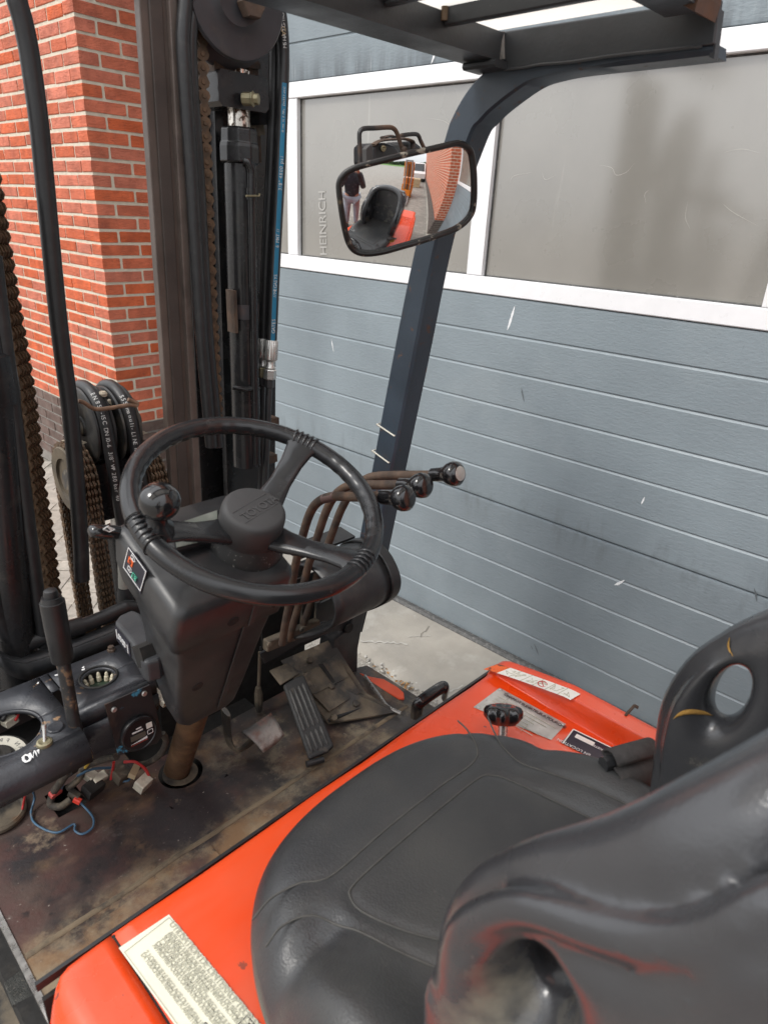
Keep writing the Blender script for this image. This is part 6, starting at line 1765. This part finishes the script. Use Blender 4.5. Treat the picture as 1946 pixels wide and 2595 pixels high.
b = MB(); b.tube([A('Z1', 1380, 1098, y=1.28), A('Z1', 1440, 1098, y=1.28), A('Z1', 1452, 1100, y=1.28), A('Z1', 1455, 1085, y=1.28)], .0022, 8); mpart('wire_clip', b, m_brass)
b = MB(); b.tube([lerp(p, q, .64), lerp(p, q, .71)], .0345, 32); mpart('faded_band', b, mat('faded_band', (.042, .040, .044), .6, layers=[((.14, .07, .05), 30, .5, .7, {'amt': .4})]))
b = MB(); b.box(A('Z1', 1302, 1745, y=1.31), (.008, .03, .09)); mpart('cylinder_bracket', b, m_rust, smooth=0)
for v in (2170,):
    b = MB(); b.tube([A('Z1', 1306, v, y=1.30), A('Z1', 1370, v + 12, y=1.285), A('Z1', 1450, v + 5, y=1.30)], .006, 10); mpart('pipe_clip', b, m_mastd)
b = MB(); b.tube([A('Z1', 1445, 590, y=1.36), A('Z1', 1505, 640, y=1.36)], .019, 16); b.bar(A('Z1', 1415, 640, y=1.36), A('Z1', 1515, 640, y=1.36), .045, .04, up=Vector((0, 0, 1))); mpart('hose_bracket', b, m_mastd, smooth=30)
b = MB(); b.bar(A('Z1', 1415, 200, y=1.38), A('Z1', 1412, 480, y=1.38), .024, .012, up=Vector((0, 1, 0))); b.bar(A('Z1', 1405, 350, y=1.375), A('Z1', 1408, 385, y=1.375), .036, .02, up=Vector((0, 1, 0))); mpart('chain_anchor', b, m_rust, smooth=0)
b = MB(); b.bar(A('Z1', 1425, 640, y=1.38), A('Z1', 1440, 910, y=1.38), .02, .01, up=Vector((0, 1, 0))); mpart('chain_anchor', b, m_rust, smooth=0)
b = MB(); b.bar(A('Z1', 1440, 700, y=1.37), A('Z1', 1450, 760, y=1.37), .022, .02, up=Vector((0, 1, 0))); mpart('anchor_stop', b, m_mud, smooth=0)
b = MB(); b.bar(A('Z1', 1446, 1640, y=1.36), A('Z1', 1450, 1830, y=1.36), .012, .02, up=Vector((0, 1, 0))); mpart('hose_bracket', b, m_blk, smooth=0)
# ---- big hose sheave at the top
sc_ = A('M3', 575, -10, y=1.26)
sax = Vector((-.10, -1, -.04)).normalized()
b = MB(); b.lathe(sc_, -sax, [(-.004, .012), (-.004, .042), (-.001, .046), (.003, .058), (0, .088), (.001, .094), (.005, .097), (.010, .096), (.014, .080), (.042, .080), (.048, .098), (.052, .106), (.058, .107), (.062, .10)], 64); mpart('hose_sheave', b, mat('sheave_iron', (.034, .034, .038), .42, var=.2, vscale=20, layers=[((.075, .068, .058), 26, .56, .74, {'amt': .6}), ((.20, .18, .15), 90, .70, .76, {'amt': .5})], bumps=[(120, .15, .001)]), smooth=35)
hx_ = A('M3', 690, 40, y=1.24)
b = MB(); b.lathe(hx_, -sax, [(-.014, .022), (-.012, .024), (.01, .024)], 6); mpart('hex_nut', b, m_rust, smooth=0)
# ---- free-lift cylinder in the middle with two hose sheaves and two chain wheels
YS = 1.40
m_shv = mat('sheave_steel', (.030, .030, .030), .42, var=.3, vscale=18, metal=.2, layers=[((.15, .13, .10), 20, .50, .72, {'amt': .6}), ((.26, .24, .20), 60, .66, .74, {'amt': .5})], bumps=[(120, .2, .001)])
P1, P2 = A('Z3', 770, 585, y=YS), A('Z3', 985, 570, y=YS)
for P_ in (P1, P2):
    b = MB(); b.lathe(P_ + Vector((-.024, 0, 0)), (1, 0, 0), [(0, .020), (.004, .022), (.002, .050), (0, .076), (.002, .0815), (.006, .083), (.012, .070), (.030, .070), (.036, .083), (.042, .0815), (.044, .07)], 48); mpart('hose_sheave', b, m_shv, smooth=35)
    C = [P_ + Vector((-.003, .20, -.30)), P_ + Vector((-.003, .12, -.12))] + [P_ + Vector((-.003, math.cos(a) * .082, math.sin(a) * .082)) for a in [PI * .12 + PI * .86 * i / 9 for i in range(10)]] + [P_ + Vector((-.001, -.085, -.06)), P_ + Vector((.004, -.085, -.2)), P_ + Vector((.010, -.085, -.42)), P_ + Vector((.015, -.085, -.7))]
    C = crv(C, 6)
    mpart('hose', MB().tube(C, .0135, 14), m_hose)
    FD_old = FD
    FD = Vector((-.35, -.75, .35)).normalized()
    i0 = len(C) - 36 if P_ is P1 else len(C) - 34
    text_along(C[i0 - 8:], 'EN 857-1SC DN 10-6  3/8" WP 280 bar 40' if P_ is P1 else 'SSS manuli- LINE 100R16 DN 10-6', .0115, .0137, 0, m_white2, .0)
    FD = FD_old
b = MB(); b.tube([P1 + Vector((-.05, 0, 0)), P2 + Vector((.05, 0, 0))], .016, 16); b.lathe(P1 + Vector((-.055, 0, 0)), (1, 0, 0), [(0, .014), (.02, .016), (.03, .02)], 12); mpart('sheave_axle', b, m_mud, smooth=40)
b = MB(); b.box(P1 + Vector((-.034, .01, -.02)), (.006, .05, .14)); b.box(P2 + Vector((.036, .01, -.02)), (.006, .05, .14)); b.box((P1 + P2) / 2 + Vector((0, .02, .0)), (.008, .06, .15)); mpart('sheave_yoke', b, m_mastd, smooth=0)
m_cream = mat('dusty_lug', (.42, .37, .28), .7, var=.25, vscale=40)
b = MB(); b.plate([A('Z3', *p, y=YS - .04) for p in ((905, 395), (935, 375), (1020, 395), (1045, 410), (960, 430))], .01); b.lathe(A('Z3', 870, 345, y=YS - .05), (0, 0, 1), [(0, .008), (.006, .009), (.010, .006)], 12); mpart('top_lug', b, m_cream, smooth=0)
b = MB(); b.plate([A('Z3', *p, y=YS - .03) for p in ((528, 722), (650, 705), (735, 735), (700, 752), (570, 748))], .006); mpart('side_shim', b, m_cream, smooth=0)
b = MB(); b.plate([A('Z3', *p, y=YS - .03) for p in ((1180, 628), (1248, 655), (1200, 670))], .006); mpart('side_shim', b, m_cream, smooth=0)
b = MB(); b.tube(crv([A('Z3', *p, y=YS - .10) for p in ((660, 385), (710, 400), (770, 440), (830, 455), (960, 440), (1100, 418), (1145, 425), (1155, 405), (1120, 388), (1080, 372))], 5), .0042, 10); mpart('hose_keeper', b, mat('rusty_wire', (.20, .12, .075), .7, var=.4, vscale=60))
W1, W2 = A('Z3', 640, 1030, y=YS - .01), A('Z3', 1215, 1010, y=YS - .01)
for W_, nm in ((W1, 0), (W2, 1)):
    b = MB(); b.lathe(W_ + Vector((-.022, 0, 0)), (1, 0, 0), [(.006, .026), (.006, .044), (0, .046), (0, .068), (.003, .071), (.006, .064), (.036, .064), (.040, .071), (.044, .068), (.044, .02)], 48); mpart('chain_wheel', b, mat('rusty_wheel', (.11, .085, .055), .7, var=.3, vscale=20, layers=[((.03, .027, .024), 10, .5, .66, {'amt': .7})]) if nm == 0 else m_rust, smooth=35)
    rc = .072
    C = [W_ + Vector((0, rc, -.9)), W_ + Vector((0, rc, -.4)), W_ + Vector((0, rc, -.1))] + [W_ + Vector((0, math.cos(a) * rc, math.sin(a) * rc)) for a in [PI * i / 10 for i in range(11)]] + [W_ + Vector((0, -rc, -.1)), W_ + Vector((0, -rc, -.4)), W_ + Vector((0, -rc, -.9))]
    chain('lift_chain', crv(C, 4), .0170, (1, 0, 0), .034, .0092, True)
cc = (W1 + W2) / 2
b = MB(); b.tube([Vector((cc.x + .01, YS, cc.z - .13)), Vector((cc.x + .01, YS, .35))], .036, 28); mpart('free_lift_cylinder', b, m_mastd)
b = MB(); b.box(Vector((cc.x, YS, cc.z - .02)), (W2.x - W1.x - .05, .085, .13), cham=.006); mpart('chain_block', b, m_mastd, smooth=0)
b = MB(); b.tube([Vector((cc.x + .01, YS, cc.z - .15)), Vector((cc.x + .01, YS, cc.z - .07))], .020, 20); mpart('piston_rod', b, m_zinc)
b = MB(); b.tube([W1 + Vector((-.02, 0, 0)), W2 + Vector((.02, 0, 0))], .022, 16); mpart('chain_axle', b, m_mud)
# black hose hanging free in front
hose('Z1', ((88, -120), (98, 0), (128, 110), (160, 260), (192, 470), (222, 700), (252, 1000), (290, 1400), (325, 1750), (362, 2050), (385, 2212), (410, 2450), (435, 2750), (455, 3050), (462, 3250)), .0150, 1.255)
b = MB(); b.tube([A('Z5', 868, -60, y=1.25), A('Z5', 872, 105, y=1.25)], .012, 14); mpart('hose_union', b, mat('grey_union', (.28, .27, .24), .5, var=.2))
b = MB(); b.lathe(A('Z5', 872, 108, y=1.25), (0, 0, -1), [(0, .013), (.02, .0165), (.035, .0165), (.04, .013), (.06, .014), (.065, .010), (.12, .010)], 12); mpart('hose_union', b, m_blk, smooth=30)
# ================================================================== WHAT THE MIRROR SHOWS BEHIND THE CAMERA
def Fw(x, y, z=0): return Vector((cy_ * x - sy_ * y, sy_ * x + cy_ * y, z))
# ---- the person holding the phone
m_skin = mat('skin', (.50, .28, .20), .55, var=.06)
m_jack = mat('dark_jacket', (.022, .025, .035), .75, var=.3, vscale=14, layers=[((.10, .11, .13), 16, .55, .66, {'amt': .8})])
m_jean = mat('light_jeans', (.30, .32, .38), .85, var=.12, vscale=10, layers=[((.45, .46, .50), 8, .5, .7, {'amt': .6})])
m_hair = mat('dark_hair', (.03, .022, .018), .6); m_shoe = mat('dark_shoe', (.02, .02, .022), .6)
pb = Fw(-.56, -.50)
per = props(empty('person', pb, math.atan2(.5, .56) - PI / 2), 'person in dark patterned jacket and light jeans holding up a phone', 'person')
def skin_obj(nm, verts, edges, radii, m, parent, sub=2, root=0):
    me = bpy.data.meshes.new(nm); me.from_pydata(verts, edges, [])
    o = bpy.data.objects.new(nm, me); col.objects.link(o); o.parent = parent
    sk = o.modifiers.new('skin', 'SKIN')
    for i, r in enumerate(radii):
        v = me.skin_vertices[0].data[i]; v.radius = (r, r) if not isinstance(r, tuple) else r; v.use_root = (i == root)
    sk.use_smooth_shade = True
    s = o.modifiers.new('s', 'SUBSURF'); s.levels = sub; s.render_levels = sub
    me.materials.append(m); return o
# local frame: +Y ahead, X to the right; phone at arm's length ahead
dph = math.hypot(.56, .50)
body_v = [(0, 0, .95), (0, 0, 1.15), (0, .01, 1.38), (0, .01, 1.48), (0, .035, 1.57), (0, .05, 1.66), (0, .03, 1.75)]
body_e = [(i, i + 1) for i in range(6)]
body_r = [.13, .12, .13, .055, .065, .088, .060]
def limb(V, E, R, start, pts):
    k = start
    for p, r in pts: V.append(p); R.append(r); E.append((k, len(V) - 1)); k = len(V) - 1
    return k
for s in (-1, 1):
    limb(body_v, body_e, body_r, 0, [((s * .10, 0, .88), .095), ((s * .11, .02, .48), .058), ((s * .12, -.02, .09), .040), ((s * .125, .05, .04), .042), ((s * .13, .16, .03), .032)])
    k = limb(body_v, body_e, body_r, 2, [((s * .18, 0, 1.40), .06), ((s * .24, .10, 1.16), .048), ((s * .13, .42, 1.40), .036), ((s * .075, .60, 1.56), .026)])
    hx = s * .062
    kp = limb(body_v, body_e, body_r, k, [((hx, .655, 1.60), .026)])
    for j, (dx, dz, l) in enumerate(((.0, .045, .055), (-.004, .022, .06), (-.004, .0, .058), (0, -.02, .045))):
        limb(body_v, body_e, body_r, kp, [((hx - s * .004, .695, 1.605 + dz), .0095), ((hx - s * .022, .715, 1.606 + dz), .008), ((hx - s * .04 , .712, 1.606 + dz), .006)])
    limb(body_v, body_e, body_r, kp, [((hx - s * .014, .672, 1.575), .010), ((hx - s * .026, .69, 1.585), .008)])
skin_obj('body', body_v, body_e, body_r, m_skin, per)
V, E, R = [(0, 0, .86), (0, 0, 1.10), (0, .01, 1.32), (0, .01, 1.44)], [(0, 1), (1, 2), (2, 3)], [(.19, .14), (.17, .135), (.18, .14), .085]
for s in (-1, 1): limb(V, E, R, 2, [((s * .19, 0, 1.39), .082), ((s * .245, .10, 1.15), .066), ((s * .135, .42, 1.39), .052), ((s * .082, .57, 1.53), .044)])
skin_obj('jacket', V, E, R, m_jack, per)
V, E, R = [(0, 0, .95)], [], [(.17, .135)]
for s in (-1, 1): limb(V, E, R, 0, [((s * .10, 0, .86), .105), ((s * .112, .02, .48), .075), ((s * .12, -.02, .10), .060)])
skin_obj('jeans', V, E, R, m_jean, per)
b = MB()
for s in (-1, 1): b.tube(crv([(s * .12, -.07, .05), (s * .122, 0, .055), (s * .127, .1, .045), (s * .13, .19, .035)], 4), [.045] * 5 + [.05] * 4 + [.045, .04, .03, .02], 12)
sh = obj('shoes', b, m_shoe, per)
b = MB(); b.lathe((0, .04, 1.66), (0, -.25, 1), [(-.03, .096), (.02, .102), (.06, .096), (.09, .075), (.11, .04), (.115, .002)], 24); obj('hair', b, m_hair, per)
b = MB(); b.lathe((0, .135, 1.655), (0, 1, -.3), [(0, .016), (.014, .010), (.022, .004)], 10)
for s in (-1, 1): b.lathe((s * .090, .05, 1.655), (s, 0, 0), [(-.01, .02), (.006, .024), (.01, .012)], 10)
obj('face_detail', b, m_skin, per)
# ---- the phone, just behind the lens
m_ph = mat('phone_back', (.02, .02, .024), .2)
ph = props(empty('phone', Vector((0, 0, CAMZ)) - FWD * .012), 'dark phone held up by the person in the patterned jacket', 'phone')
Mr = Matrix((RIGHT, FWD, -DOWN)).transposed()
b = MB(); b.box((0, 0, 0), (.077, .008, .162), Mr, .003); obj('phone_case', b, m_ph, ph, smooth=0)
b = MB(); b.box(-FWD * .0045, (.071, .001, .155), Mr); obj('phone_screen', b, m_glossy, ph, smooth=0)
# ---- orange walk-behind stacker
m_so = mat('stacker_orange', (.62, .19, .02), .4, var=.08, layers=[((.25, .08, .02), 20, .66, .75, {'amt': .6})]); m_sg = mat('stacker_grey', (.22, .22, .22), .5)
st_ = props(empty('pallet_stacker', Fw(.32, -3.75), YAW), 'orange pallet stacker with grey mast parked behind the forklift', 'pallet stacker')
def sbox(nm, c, s, m, ch=.01): b = MB(); b.box(c, s, cham=ch); return obj(nm, b, m, st_, smooth=0)
sbox('chassis', (0, -.35, .38), (.70, .55, .66), m_so, .04); sbox('battery_cover', (0, -.42, .86), (.66, .42, .30), m_so, .04)
sbox('load_guard', (0, -.10, 1.45), (.62, .02, .72), m_so); sbox('carriage', (0, .08, .28), (.52, .05, .34), m_so)
for s in (-1, 1):
    sbox('mast_rail', (s * .19, 0, .95), (.07, .09, 1.75), m_sg); sbox('fork', (s * .19, .60, .10), (.17, 1.0, .07), m_sg, .02)
    b = MB(); b.lathe((s * .19 - .05, 1.02, .05), (1, 0, 0), [(0, .04), (.1, .04)], 16); obj('load_wheel', b, m_shoe, st_)
    b = MB(); b.lathe((s * .30 - .03, -.45, .09), (1, 0, 0), [(0, .09), (.06, .09)], 20); obj('drive_wheel', b, m_shoe, st_)
sbox('mast_head', (0, 0, 1.85), (.46, .09, .07), m_sg); sbox('lift_jack', (0, .0, .9), (.06, .06, 1.6), m_shoe)
b = MB(); b.tube(crv([(0, -.62, .75), (0, -.85, 1.0), (0, -.95, 1.2)], 5), .025, 12); b.bar((-.18, -.97, 1.22), (.18, -.97, 1.22), .05, .04); obj('tiller', b, m_shoe, st_)
# ---- parked machines and crates further down the wall, the field and hedge at the far end
m_wb = mat('white_van', (.7, .7, .7), .3)
vn = props(empty('van', Fw(1.1, -11), YAW), 'white van parked along the brick wall, seen in the mirror', 'van')
b = MB()
b.ring_loft([[(x, y, z) for y, z in ((-2.3, .35), (2.2, .35), (2.3, .9), (1.6, 1.05), (1.05, 1.85), (-2.25, 1.95))] for x in (-.85, .85)]); obj('body', b, m_wb, vn, smooth=0, bevel=.06)
for s in (-1, 1):
    for y in (-1.5, 1.5): b = MB(); b.lathe((s * .80, y, .32), (s, 0, 0), [(-.1, .32), (.08, .32), (.09, .2)], 20); obj('wheel', b, m_shoe, vn)
b = MB(); b.plate([(-.7, 1.62, 1.06), (.7, 1.62, 1.06), (.65, 1.08, 1.80), (-.65, 1.08, 1.80)], .01, Vector((0, .8, .5))); obj('windscreen', b, m_glossy, vn, smooth=0)
cr = props(empty('crate', Fw(.85, -6.6), YAW), 'pale wooden crate standing on the yard before the white van', 'crate')
for i in range(5): b = MB(); b.box((0, 0, .08 + .13 * i), (.8, .6, .11), cham=.005); obj('board', b, mat('crate_wood', (.42, .33, .20), .8, var=.2, vscale=12), cr, smooth=0)
field = MB(); field.strip([[(x, y, .02) for x in (-300, 300)] for y in (-300, -42)]); props(obj('field', field, mat('grass_field', (.10, .20, .04), .95, var=.3, vscale=.5), smooth=0), kind='structure')
m_hedge = mat('hedge_leaf', (.035, .062, .025), .9, var=.5, vscale=3)
hd_ = MB(); random.seed(4)
for i in range(9000):
    x = random.uniform(-90, 90); z = random.random() ** .7 * (2.6 + 1.2 * noise.noise((x * .12, 0, 0)))
    p = Vector((x, -62 + random.uniform(-1.5, 1.5), z)); d = Vector((random.uniform(-1, 1), random.uniform(-1, 1), random.uniform(-1, 1))).normalized() * .55
    s = d.cross(Vector((random.random(), random.random(), 1))).normalized() * .35
    hd_.face([hd_.bm.verts.new(q) for q in (p - d, p + s, p + d, p - s)])
props(obj('treeline', hd_, m_hedge, smooth=0), 'far hedge beyond the green field behind the camera', 'hedge', kind='stuff')
